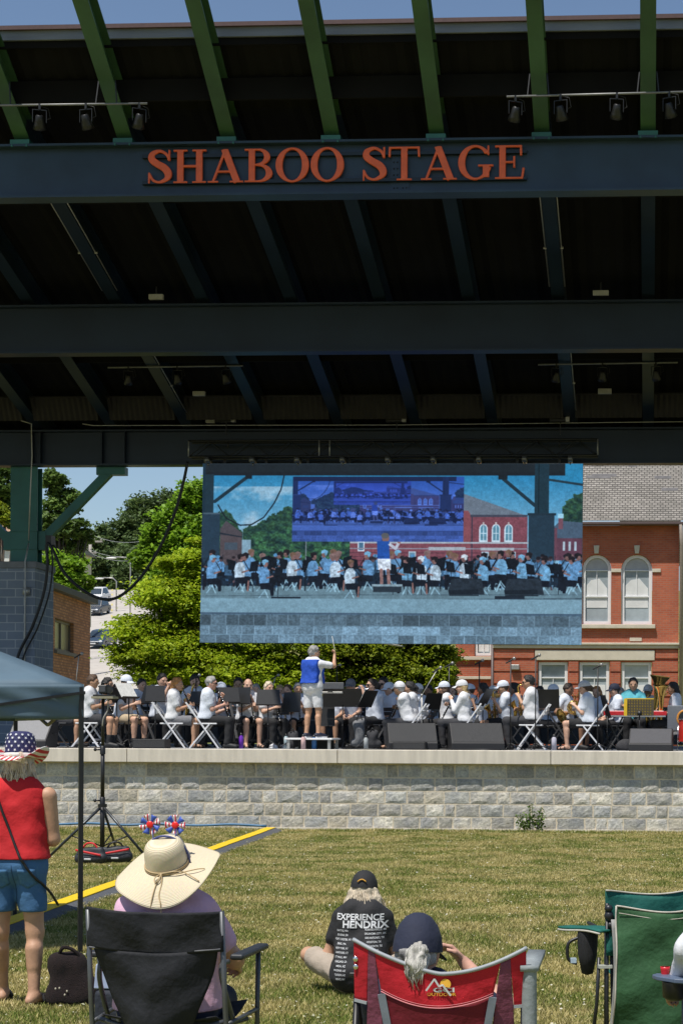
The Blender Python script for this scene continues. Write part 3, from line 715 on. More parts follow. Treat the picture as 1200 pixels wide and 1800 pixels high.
# rusticated brick courses standing a little proud, between the windows
m = MB(); zt = bz(1160); cols = [(866, 944), (997, 1016), (1070, 1090), (1144, 1191)]
for a, b_ in cols:
    m = MB(); z = zt
    while z > 0: m.box(bx(a) + .02, -.045, z - .40, bx(b_) - .02, .019, z - .035); z -= .432
    m.build('brick_course', RED, sch)
for a, b_ in ((866, 938.5), (1149.5, 1191)): m = MB(); m.box(bx(a) + .02, -.045, bz(1157), bx(b_) - .02, .019, bz(1142)); m.build('brick_course', RED, sch)
m = MB(); m.box(bx(939), -.07, bz(1161), bx(1149), .019, bz(1143)); m.build('lintel', STONE, sch, bevel=.02)
m = MB(); m.box(X0 - .02, -.10, bz(1140), X1 + .05, .019, bz(1134)); m.box(X0 - .02, -.16, bz(1134), X1 + .08, -.0, bz(1130)); m.build('stone_band', STONE, sch, bevel=.02)
m = MB(); m.box(bx(940), -.14, bz(1105), bx(1150), -.001, bz(1098)); m.build('window_sill', STONE, sch, bevel=.02)
m = MB()
for a, b_ in ((1003.5, 1021), (1072, 1089.5), (1144, 1159), (930, 952.5)): m.box(bx(a), -.05, bz(1006), bx(b_), -.001, bz(1000))
m.build('impost_stone', STONE, sch, bevel=.01)
for c in (978, 1046, 1117):
    m = MB(); m.prism([(bx(c - 3.6), bz(973)), (bx(c + 3.6), bz(973)), (bx(c + 5), bz(959)), (bx(c - 5), bz(959))], -.07, -.001); m.build('keystone', STONE, sch, bevel=.01)
m = MB(); m.box(bx(1105), -.05, bz(1127), bx(1126), -.001, bz(1121)); m.build('vent_grille', STONE, sch)
# wings, other sides
m = MB(); m.box(X1 - .35, .36, -.5, X1, 16, Ze); m.box(X0, .36, -.5, X0 + .35, 2.9, Ze); m.build('side_wall', RED, sch)
WY = BY + 2.0
W0, W1 = bx(800, WY), bx(868, WY)
wx0, wz0, wx1, wz1 = flat_window(833, 864, 1096, 1153, WY)
V, Fc = plate(rect(W0, bz(1166, WY), W1, Ze), [rect(wx0 - .01, wz0 - .01, wx1 + .01, wz1 + .01)], .3); mesh_obj('wing_wall', [(a, b_ + 2.0, c) for a, b_, c in V], Fc, RED, sch, False)
m = MB(); z = bz(1170, WY)
while z > 0:
    m.box(W0 + .01, 1.96, z - .40, W1, 2.3, z - .035); z -= .432
m.build('wing_course', RED, sch)
m = MB(); m.box(W0, 2.02, -.5, W1, 2.3, bz(1166, WY)); m.box(W0, 2.3, -.5, W0 + .3, 14, Ze); m.build('wing_base_wall', RED, sch)
m = MB(); m.box(W0 - .1, 1.85, bz(1161, WY), W1, 2.0, bz(1155, WY)); m.box(W0 - .1, 1.83, bz(1195, WY), W1, 1.96, bz(1190, WY)); m.build('wing_band', STONE, sch, bevel=.015)
m = MB(); m.box(bx(897), -.2, bz(1178), bx(912), -.046, bz(1169)); m.build('wall_lamp', PIPE, sch, bevel=.02)
# slate roof, eaves, pipes
def slatemat():
    m, t, b = nt('slate')
    m2 = brickmat('slate_roof', (.20, .185, .16), (.29, .265, .235), (.05, .045, .04), .19, .088, .014, (1, 0), .85, .5, .5, .2)
    return m2
SL = slatemat(); bpy.data.materials.remove(bpy.data.materials['slate'])
ov = .45; rise = .85
def rp(x, d): return (x, -ov + d, Ze + .12 + d * rise)
m = MB(); D = 6.2
m.add([rp(X0 - .5, 0), rp(X1 + .25, 0), rp(X1 + .25, D), rp(X0 + 4.2, D)], [(0, 1, 2, 3)])
m.add([(X0 - .5, -ov, Ze + .12), (X0 + 4.2, D - ov, Ze + .12 + D * rise), (X0 + 4.2, 9, Ze + .12 + D * rise), (X0 - .5, 15, Ze + .12)], [(0, 1, 2, 3)])
m.add([(X1 + .25, D - ov, Ze + .12 + D * rise), (X0 + 4.2, D - ov, Ze + .12 + D * rise), (X0 + 4.2, 15, Ze), (X1 + .25, 15, Ze)], [(0, 1, 2, 3)])
m.build('roof', SL, sch, smooth=False)
m = MB()
for i in range(26):
    d = random.uniform(1.2, 5.6); x = random.uniform(X0 + 3, X1); w = random.choice([.3, .6, .9])
    if i > 18: d = 4.6 + random.uniform(-.35, .35); x = X1 - random.uniform(.2, 1.4)
    a, b_ = rp(x, d), rp(min(x + w, X1), d + .155); m.add([(a[0], a[1], a[2] + .012), (b_[0], a[1], a[2] + .012), (b_[0], b_[1], b_[2] + .012), (a[0], b_[1], b_[2] + .012)], [(0, 1, 2, 3)])
m.build('dark_slate', M('dark_slate', (.11, .105, .105), .8, .3, 5), sch, smooth=False)
m = MB(); m.box(X0 - .5, -ov - .06, Ze - .02, X1 + .28, -ov + .08, Ze + .08); m.box(X0 - .5, -ov + .08, Ze, X1 + .25, -.001, Ze + .04); m.build('gutter', DARKG, sch, bevel=.02)
m = MB(); x = bx(1195.5); m.tube([(x - .05, -ov, Ze), (x, -.2, Ze - .7), (x, -.16, 0)], .075, 8); m.build('downpipe', M('downpipe_paint', (.30, .25, .21), .6), sch)
m = MB(); x = bx(864.5); m.tube([(x, -.05, Zb), (x, -.05, 0)], .05, 8); m.build('downpipe', DARKG, sch)

# ------------------------------------------------------------------ tan brick building beside the street
TAN = brickmat('tan_brick', (.36, .165, .075), (.60, .30, .145), (.26, .15, .10), .30, .10, .016, (1, 1), .85, .5, .35, .2)
A, B = P(60, 1100, 56.5), P(159, 1100, 65.6)
dv = Vector((B.x - A.x, B.y - A.y, 0)); Lw = dv.length
tb = thing('tan_brick_building', 'low tan brick building with flat dark roof edge beside the climbing street', 'building', (A.x, A.y, 0), math.atan2(dv.y, dv.x))
Ht = P(159, 1062, 65.6).z
def along(px):       # distance along the wall for a pixel column
    lo, hi = 0, 1
    for _ in range(40):
        mid = (lo + hi) / 2; q = A + dv * mid; u = ray(px, 1100)
        if q.x / q.y < u.x / u.y: lo = mid
        else: hi = mid
    return lo * Lw
w0, w1 = along(97), along(130); q = A + dv * (w0 / Lw); zA, zB = P(97, 1086, q.y).z, P(97, 1142, q.y).z
h2 = along(86.5) ; hb = along(90)
V, Fc = plate(rect(0, -.5, Lw, Ht), [rect(w0, zB, w1, zA)], .3); mesh_obj('side_wall', V, Fc, TAN, tb, False)
m = MB(); m.box(-.001, .3, -.5, .3, 14, Ht - .05); m.box(Lw - .3, .3, -.5, Lw, 14, Ht - .01); m.build('end_wall', TAN, tb)
m = MB(); m.box(-.3, -.25, Ht, Lw + .25, 14.5, Ht + .22); m.build('roof', M('roof_edge', (.07, .075, .07), .7), tb, bevel=.02)
w = thing('window', None, None, (w0, .12, zB)); w.parent = tb; W, H = w1 - w0, zA - zB
V, Fc = plate(rect(0, 0, W, H), [rect(.09, .09, W / 2 - .04, H - .09), rect(W / 2 + .04, .09, W - .09, H - .09)], .08); mesh_obj('frame', V, Fc, M('bronze_frame', (.12, .10, .08), .5), w, False)
m = MB(); m.box(.05, .05, .05, W - .05, .07, H - .05); m.build('pane', M('olive_blind_glass', (.24, .235, .15), .25, .1, 2), w)
m = MB(); m.box(-.1, -.22, -.12, W + .1, .0, -.002); m.build('sill', M('sill_dark', (.16, .15, .14), .7), w)
m = MB(); m.tube([(along(84), -.06, .5), (along(84), -.06, Ht - 1.6)], .06, 8); m.build('downpipe', PIPE, tb)

# ------------------------------------------------------------------ two houses further up, behind the pier
def house(px0, px1, pyb, pye, pyr, Y, wall, roof, label, back=8):
    x0, x1 = P(px0, pye, Y).x, P(px1, pye, Y).x; zb, ze, zr = P(px0, pyb, Y).z, P(px0, pye, Y).z, P(px0, pyr, Y).z
    h = thing('house', label, 'house', (x0, Y, zb)); W = x1 - x0; e, r_ = ze - zb, zr - zb
    m = MB(); m.box(0, 0, -3, W, back, e); m.build('wall', wall, h)
    m = MB(); m.prism([(-.3, e + .002), (back + .3, e + .002), (back / 2, r_)], -.3, W + .3, 'x'); m.build('roof', roof, h)
    n_ = max(1, int(W / 3))
    for i in range(n_):
        cx = W * (i + .5) / n_; wd = thing('window', None, None, (cx, 0, e * .35)); wd.parent = h
        m = MB(); m.box(-.5, -.05, 0, .5, -.002, 1.4); m.build('frame', WHITEP, wd)
        m = MB(); m.box(-.42, -.06, .08, .42, -.052, 1.32); m.build('pane', PANE, wd)
    return h
house(-120, 19, 1010, 962, 908, 120, M('white_siding', (.62, .62, .6), .7), M('brown_shingle', (.33, .2, .13), .9, .2, 3), 'white house with a broad brown shingle roof behind the pier')
house(68, 94, 1010, 958, 940, 115, M('cream_siding', (.58, .52, .42), .7), M('grey_shingle', (.2, .2, .2), .9), 'narrow cream house showing between the pier and the dark trees')

# ------------------------------------------------------------------ street things: cars, poles, sign, lamp
GLS = M('car_glass', (.03, .045, .06), .06, .1, 2, 0, spec=.8)
TYRE = M('tyre_rubber', (.02, .02, .02), .8); RIM = M('wheel_alloy', (.4, .4, .42), .35, .1, 5, 0, .8)
def make_car(label, paint, loc, heading, slope, suv=False):
    t = thing('parked_car' if False else 'car', label, 'car', loc, heading, 'cars on the climbing street'); t.rotation_euler = (0, slope, heading)
    hgt = 1.7 if suv else 1.45; Lc = 4.5; w = .9
    def sect(x):   # lower body half width and heights along the car, nose at +x
        return
    prof = [(-2.25, .45), (-2.22, .85), (-1.6, .95), (.95, .95), (1.9, .82), (2.22, .66), (2.27, .38), (2.1, .25), (-2.1, .25)]
    m = MB()
    V = []
    for y, k in ((-w, .0), (-w * .96, 0), (w * .96, 0), (w, 0)):
        pass
    m.prism(prof, -w, w); m.build('body', paint, t, bevel=.10)
    top = [(-1.75 if suv else -1.5, .94), (-1.45 if suv else -.95, hgt), (.25, hgt), (1.05, .94)]
    m = MB(); n = 4
    V = [(x, sgn * (w - .06 if z < 1 else w - .22), z) for sgn in (-1, 1) for x, z in top]
    m.add(V, [(0, 1, 2, 3), (7, 6, 5, 4), (0, 4, 5, 1), (1, 5, 6, 2), (2, 6, 7, 3), (3, 7, 4, 0)]); m.build('cabin', paint, t, bevel=.05)
    m = MB(); f = lambda x, z, y: (x + .012, y, z + .012)
    m.add([f(.99, 1.0, -.74), f(.99, 1.0, .74), f(.31, hgt - .06, .62), f(.31, hgt - .06, -.62)], [(0, 1, 2, 3)]); m.build('windscreen', GLS, t)
    for sgn in (-1, 1):
        m = MB(); y0, y1 = sgn * (w - .055), sgn * (w - .195)
        m.add([(-1.35, y0, 1.0), (.85, y0, 1.0), (.22, y1, hgt - .08), (-1.1, y1, hgt - .08)], [(0, 1, 2, 3)]); m.build('side_window', GLS, t)
        m = MB(); m.ball((2.17, sgn * .66, .66), (.09, .17, .09), 6); m.build('headlight', M('headlight_glass', (.7, .72, .75), .1), t)
        m = MB(); m.ball((.72, sgn * (w + .08), 1.02), (.07, .1, .07), 6); m.build('mirror', paint, t)
        for x in (-1.35, 1.4):
            m = MB(); m.lathe([(.2, -.11), (.31, -.11), (.33, -.07), (.33, .07), (.31, .11), (.2, .11)], 18, Matrix.Translation((x, sgn * (w - .10), .33)) @ Matrix.Rotation(R(90), 4, 'X')); wh = m.build('wheel', TYRE, t)
            m = MB(); m.lathe([(.001, .05), (.19, .08), (.21, .112)], 14, Matrix.Translation((x, sgn * (w - .10), .33)) @ Matrix.Rotation(R(90) * sgn, 4, 'X') @ Matrix.Scale(-1, 4, (0, 0, 1))); m.build('rim', RIM, wh)
    m = MB(); m.box(2.2, -.5, .42, 2.285, .5, .58); m.build('grille', BLACKM, t)
    m = MB(); m.box(2.285, -.26, .44, 2.30, .26, .54); m.build('number_plate', WHITEP, t)
for px, py, Y, lab, col, suv in ((173, 1053, 203, 'white car coming down the street behind the dark car', (.7, .7, .7), True), (171, 1079, 186, 'dark grey car between the white car and the lower blue car', (.06, .065, .075), True),
                                 (178, 1139, 152, 'dark blue car lowest on the open street beside the tan building', (.03, .05, .08), False), (196, 1224, 92, 'pale car half hidden behind the band and the light green tree', (.55, .57, .6), False)):
    x = P(px, py, Y).x; z = hill(x, Y) + .07; sl_ = (hill(x, Y + 2) - hill(x, Y - 2)) / 4
    make_car(lab, M('car_paint_%d' % px, col, .25, .04, 3, 0, 0, spec=.7), (x, Y, z), R(-90), math.atan(sl_), suv)
POLEM = M('pole_wood', (.36, .33, .30), .9, .2, 6, .2)
def pole(px, pyb, pyt, Y, lab, r=.14, tilt=0):
    b_ = P(px, pyb, Y); tp = P(px + tilt, pyt, Y); zg = hill(b_.x, Y); t = thing('utility_pole', lab, 'utility pole', (b_.x, Y, zg), 0, 'utility poles along the street')
    m = MB(); top = tp - Vector((b_.x, Y, zg)); m.tube([(0, 0, 0), top], [r, r * .7], 8); m.build('shaft', POLEM, t)
    m = MB(); m.box(top.x - .9, -.05, top.z - .7, top.x + .9, .05, top.z - .55)
    for k_ in (-.8, -.3, .3, .8): m.tube([(top.x + k_, 0, top.z - .55), (top.x + k_, 0, top.z - .4)], .04, 6)
    m.build('crossarm', POLEM, t); return Vector((b_.x, Y, zg)) + top
p1 = pole(152, 1075, 938, 132, 'tallest pale leaning utility pole beside the street', .17, 8)
p2 = pole(149, 1075, 960, 150, 'shorter utility pole just beside the tall leaning one', .15, 3)
p3 = pole(112, 1040, 912, 118, 'utility pole in front of the dark trees near the green column', .12, 1)
p4 = pole(125, 1040, 950, 140, 'short utility pole between the dark trees and the street sign', .12, -2)
for i, (y0, y1, xr) in enumerate(((938, 952, 246), (966, 977, 246), (972, 984, 246), (938, 930, 20), (966, 950, 20))):
    q0, q1 = P(158, y0, 132), P(xr, y1, 128 if xr > 200 else 118); t = thing('overhead_wire', ['thin upper wire from the tall pole to the maple', 'middle thin wire from the tall pole to the maple', 'lower thin wire from the tall pole to the maple', 'upper wire from the tall pole to the pier side', 'lower wire from the tall pole to the pier side'][i], 'wire', q0, 0, 'overhead wires')
    d = q1 - q0; m = MB(); m.tube([d * u - Vector((0, 0, 1.2 * u * (1 - u))) for u in LS(0, 1, 10)], .016, 5); m.build('wire', M('wire_grey', (.3, .31, .32), .6), t)
c = P(147, 1013, 128); zg = hill(c.x, 128); t = thing('street_sign', 'small pale blue sign on a post beside the utility poles', 'sign', (c.x, 128, zg))
m = MB(); m.tube([(0, 0, 0), (0, 0, c.z - zg + .5)], .05, 6); m.build('post', PIPE, t)
m = MB(); m.box(-.45, -.08, c.z - zg - .5, .45, -.04, c.z - zg + .55); m.build('sign_panel', M('pale_blue_sign', (.42, .58, .66), .5), t)
for px, py, Y, lab in ((196, 981, 170, 'pale street lamp head above the white car'), (175, 1017, 190, 'lower pale street lamp head near the white car')):
    c = P(px, py, Y); zg = hill(c.x, Y); t = thing('street_lamp', lab, 'street lamp', (c.x, Y, zg), 0, 'street lamps')
    m = MB(); m.tube([(1.9, 0, 0), (1.9, 0, c.z - zg - .3), (1.5, 0, c.z - zg + .05), (.4, 0, c.z - zg + .1)], .07, 6); m.build('post', PIPE, t)
    m = MB(); m.ball((0, 0, c.z - zg), (.55, .16, .10), 8); m.build('lamp_head', M('lamp_white', (.7, .7, .68), .4), t)
t = thing('guy_wire', 'pale thin cable running from the screen down to the brick wing', 'cable', P(640, 1122, 43)); m = MB(); q0 = P(640, 1122, 43)
m.tube([(0, 0, 0)] + [P(640 + (803 - 640) * u, 1124 + 23 * u + 3 * math.sin(3.1 * u), 43 + 20 * u) - q0 for u in LS(.05, 1, 8)], .03, 6); m.build('cable', M('pale_cable', (.55, .53, .48), .6), t)

# ------------------------------------------------------------------ trees
BARK = M('bark', (.07, .055, .042), .95, .3, 9, .5)
def leafquads(C, size, N=None, flat=.35, wl=.6):
    n = len(C); nrm = rng.normal(size=(n, 3)); nrm[:, 2] = np.abs(nrm[:, 2]) + flat * 2; nrm /= np.linalg.norm(nrm, axis=1)[:, None]
    t = rng.normal(size=(n, 3)); t -= nrm * (t * nrm).sum(1)[:, None]; t /= np.linalg.norm(t, axis=1)[:, None]; s = np.cross(nrm, t)
    L = size * rng.uniform(.6, 1.4, n)[:, None]; bend = nrm * L * .18
    V = np.stack([C - t * L * .5, C + s * L * wl * .5 + bend, C + t * L * .5, C - s * L * wl * .5 + bend], 1).reshape(-1, 3)
    return V, np.arange(4 * n).reshape(n, 4)
def lfmat(name, cols, trans=.3): return islandmat(name, [(i / (len(cols) - 1), c) for i, c in enumerate(cols)], .55, trans, attr='clump')
LM = {'locust': lfmat('locust_leaves', [(.19, .29, .014), (.33, .45, .022), (.48, .56, .035), (.25, .37, .018)], .45),
      'maple': lfmat('maple_leaves', [(.11, .22, .018), (.20, .36, .025), (.28, .45, .035)], .42),
      'forest': lfmat('forest_leaves', [(.065, .105, .038), (.10, .155, .05), (.14, .20, .065)], .28),
      'oak': lfmat('oak_leaves', [(.07, .125, .03), (.12, .20, .042), (.17, .26, .055)], .38),
      'hedge': lfmat('hedge_leaves', [(.12, .18, .014), (.23, .30, .02), (.38, .42, .03)], .42)}
def tree(label, X, Y, H, crown, mat, n, lsize, zg=None, group=None, style='clump', trunk_r=.18, name='tree'):
    """crown: list of (dx, dy, z, rx, ry, rz) lobes; leaves gather in clumps or flat sprays inside them"""
    zg = hill(X, Y) if zg is None else zg
    t = thing(name, label, 'tree', (X, Y, zg), 0, group)
    m = MB(); zt = H * .8
    m.tube([(0, 0, -.2), (.05 * H * .1, 0, H * .25), (-.03, .05, H * .5), (.02, 0, zt)], [trunk_r, trunk_r * .8, trunk_r * .55, trunk_r * .2], 8)
    tips = []
    for l in crown:
        for k_ in range(3):
            a = random.uniform(.25, .65) * H * .8; q = Vector((l[0] + random.uniform(-.6, .6) * l[3], l[1] + random.uniform(-.6, .6) * l[4], l[2] + random.uniform(-.3, .5) * l[5]))
            st_ = Vector((0, 0, min(a, max(.3, q.z - .3)))); mid = st_.lerp(q, .5) + Vector((0, 0, .1 * H * .3))
            m.tube([st_, mid, q], [trunk_r * .4, trunk_r * .25, trunk_r * .06], 6)
    m.build('trunk', BARK, t)
    vol = np.array([l[3] * l[4] * l[5] for l in crown]) ** .67; share = vol / vol.sum(); P_, TN = [], []
    for l, sh in zip(crown, share):
        nl = int(n * sh); nc = max(6, nl // (70 if style == 'clump' else 130))
        c = rng.normal(size=(nc, 3)); c /= np.linalg.norm(c, axis=1)[:, None]; c *= (rng.uniform(.25, 1, nc) ** .5)[:, None]
        c = c * np.array(l[3:6]) + np.array(l[0:3])
        idx = rng.integers(0, nc, nl); d = rng.normal(size=(nl, 3))
        rr = (l[3] * l[4] * l[5]) ** (1 / 3)
        sc_ = np.array([.20, .20, .13]) * rr if style == 'clump' else np.array([.30, .30, .085]) * rr
        sz = rng.uniform(.6, 1.3, nc)[idx][:, None]; P_.append(c[idx] + d * sc_ * sz); TN.append(rng.uniform(.62, 1.22, nc)[idx] * rng.uniform(.9, 1.1))
    C = np.concatenate(P_); V, Fq = leafquads(C, lsize, flat=.4 if style == 'clump' else .55, wl=.6)
    co = mesh_obj('crown', V, Fq, LM[mat], t, False); ca = co.data.attributes.new('clump', 'FLOAT', 'POINT'); ca.data.foreach_set('value', np.repeat(np.concatenate(TN), 4).astype(np.float32)); return t
def tpx(px, Y): return P(px, 1291, Y).x
def lobes(spec, Y, xc):    # lobes given in photograph pixels: (px, py, rx_px, rz_px)
    k = Y / F; return [(P(px, py, Y).x - xc, random.uniform(-.5, .5), P(px, py, Y).z, rx * k, rx * k * .8, rz_ * k) for px, py, rx, rz_ in spec]
def ptree(label, px, Y, spec, mat, n, ls, group=None, style='clump', tr=.18, name='tree'):
    X = tpx(px, Y); zg = hill(X, Y); lb = [(a, b_, c - zg, d, e, f) for a, b_, c, d, e, f in lobes(spec, Y, X)]
    return tree(label, X, Y, max(l[2] for l in lb), lb, mat, n, ls, zg, group, style, tr, name)
LG = 'light green trees right behind the stage'
ptree('bright yellow-green tree with layered branches beside the street', 300, 50, [(322, 990, 42, 26), (306, 1045, 66, 34), (274, 1105, 68, 32), (248, 1152, 60, 28), (310, 1150, 80, 40), (360, 1050, 60, 60), (325, 1192, 92, 28), (380, 1150, 70, 45), (345, 960, 26, 24)], 'locust', 62000, .12, LG, 'spray', .2)
ptree('bushy yellow-green tree behind the clarinet players', 470, 49, [(440, 1150, 65, 45), (500, 1140, 70, 50), (470, 1190, 90, 35), (520, 1195, 60, 30), (460, 1080, 60, 50)], 'locust', 30000, .12, LG, 'spray')
ptree('yellow-green tree behind the conductor reaching the trombone players', 620, 51, [(590, 1150, 60, 42), (650, 1160, 65, 45), (620, 1195, 85, 32), (690, 1185, 55, 36), (640, 1090, 60, 50)], 'hedge', 26000, .13, LG, 'spray')
ptree('darker green tree ending at the brick wing', 735, 52, [(720, 1150, 50, 42), (765, 1165, 34, 46), (740, 1195, 60, 30), (780, 1190, 26, 34), (740, 1090, 50, 50)], 'hedge', 18000, .13, LG, 'spray')
ptree('tall dark evergreen standing against the brick wing', 785, 54, [(786, 1150, 10, 40), (788, 1190, 14, 30), (785, 1110, 8, 30)], 'oak', 7000, .10, None, 'clump', .12)
ptree('mid green maple rising above the layered yellow-green tree', 345, 62, [(340, 890, 38, 42), (310, 925, 40, 40), (285, 960, 38, 36), (255, 985, 26, 26), (350, 960, 50, 50), (370, 880, 40, 50), (265, 945, 20, 26), (330, 1020, 70, 50)], 'maple', 46000, .17, None, 'clump', .25)
FG = 'trees on the far wooded hill'
for i, (px, py, rx, rz_, Y, lab) in enumerate([(262, 900, 44, 34, 262, 'highest rounded tree on the far hill beside the maple'), (215, 945, 34, 40, 255, 'broad dark tree on the far hill behind the overhead wires'), (180, 962, 26, 38, 250, 'lower tree on the far hill beside the tall pole'), (205, 1000, 40, 34, 240, 'dark low tree at the top of the street'),
                                           (240, 985, 36, 40, 245, 'shaded tree behind the hanging cable loop'), (300, 905, 40, 40, 270, 'tall far tree partly behind the maple'), (165, 1005, 22, 30, 236, 'small far tree between the poles and the cars'), (228, 1020, 30, 26, 236, 'lowest far shrubby tree over the street edge')]):
    ptree(lab, px, Y, [(px, py, rx, rz_), (px - rx * .5, py + rz_ * .5, rx * .6, rz_ * .6), (px + rx * .5, py + rz_ * .45, rx * .6, rz_ * .6), (px, py + rz_ * 1.0, rx * .8, rz_ * .8)], 'forest', 9000, .62, FG, 'clump', .4)
ptree('tall dark oak with loose crown beside the green column', 105, 95, [(100, 850, 20, 26), (118, 885, 20, 24), (95, 905, 24, 28), (112, 930, 26, 22), (85, 950, 24, 22), (138, 928, 16, 18), (150, 942, 12, 14), (125, 955, 22, 16)], 'oak', 15000, .26, None, 'clump', .22)
ptree('dark oak seen on the far side of the green column', -5, 98, [(5, 850, 24, 34), (-8, 885, 30, 30), (14, 905, 20, 22)], 'oak', 8000, .28, None, 'clump', .22)
ptree('yellowish tree low behind the green column', 5, 84, [(4, 908, 18, 14), (-10, 900, 20, 18)], 'hedge', 4000, .2)
ptree('bushy green tree over the tan building roof', 112, 78, [(112, 1000, 26, 22), (95, 985, 20, 20), (135, 1005, 20, 22), (120, 1025, 30, 18), (145, 1025, 14, 16)], 'maple', 12000, .2, None, 'clump')
ptree('broad green tree beyond the brick school', 1290, 84, [(1290, 1000, 60, 60), (1330, 1060, 60, 50), (1270, 1100, 50, 50), (1300, 930, 40, 40)], 'maple', 16000, .3, None, 'clump', .3)
ptree('small leafy tree standing before the shorter utility pole', 140, 100, [(140, 985, 16, 14), (128, 970, 14, 12)], 'maple', 4000, .22, None, 'clump', .1)
# ------------------------------------------------------------------ people
def skinm(tone): return M('skin_%d' % int(tone[0] * 1000), tone, .55, .16, 9, .08)
SK = {'fair': (.56, .335, .235), 'tan': (.47, .265, .165), 'pink': (.58, .32, .235), 'brown': (.26, .135, .08), 'olive': (.42, .25, .16)}
HAIRC = {'brown': (.075, .04, .022), 'black': (.014, .012, .012), 'ginger': (.38, .17, .05), 'grey': (.30, .29, .28), 'blond': (.42, .30, .14), 'ashblond': (.55, .46, .34), 'darkbrown': (.035, .022, .016)}
def hairm(c): return M('hair_' + c, HAIRC[c], .6, .45, 30, .5, aniso=(1, 1, .22))
_CL = {'white': (.66, .665, .69), 'bluewhite': (.62, .66, .74), 'black': (.016, .016, .018), 'charcoal': (.035, .035, .04), 'grey': (.16, .16, .175), 'tanpants': (.42, .33, .22), 'teal': (.10, .42, .50), 'royal': (.012, .07, .45), 'navy': (.014, .018, .040), 'red': (.46, .008, .013), 'denim': (.045, .13, .27), 'lilac': (.60, .37, .49), 'khaki': (.36, .30, .24), 'lightgrey': (.5, .5, .52), 'green': (.03, .16, .09), 'purple': (.10, .02, .25)}
def cloth(c): return M('cloth_' + c, _CL[c], .85, .12, 4, .7, bscale=2.2)
def unit(v): v = np.array(v, float); return v / max(1e-9, np.linalg.norm(v))
def ik(a, t, L1, L2, hint):
    a, t = np.array(a, float), np.array(t, float); d = t - a; n = np.linalg.norm(d); m = L1 + L2 - .012
    if n > m: t = a + d / n * m; d = t - a; n = m
    x = (L1 * L1 - L2 * L2 + n * n) / (2 * n); h = math.sqrt(max(1e-6, L1 * L1 - x * x)); u = d / n
    p = np.array(hint, float); p -= u * (p @ u); return a + u * x + unit(p) * h, t
def rot_head(yaw, pitch, roll=0): return np.array((Matrix.Rotation(yaw, 3, 'Z') @ Matrix.Rotation(pitch, 3, 'Y') @ Matrix.Rotation(roll, 3, 'X')))
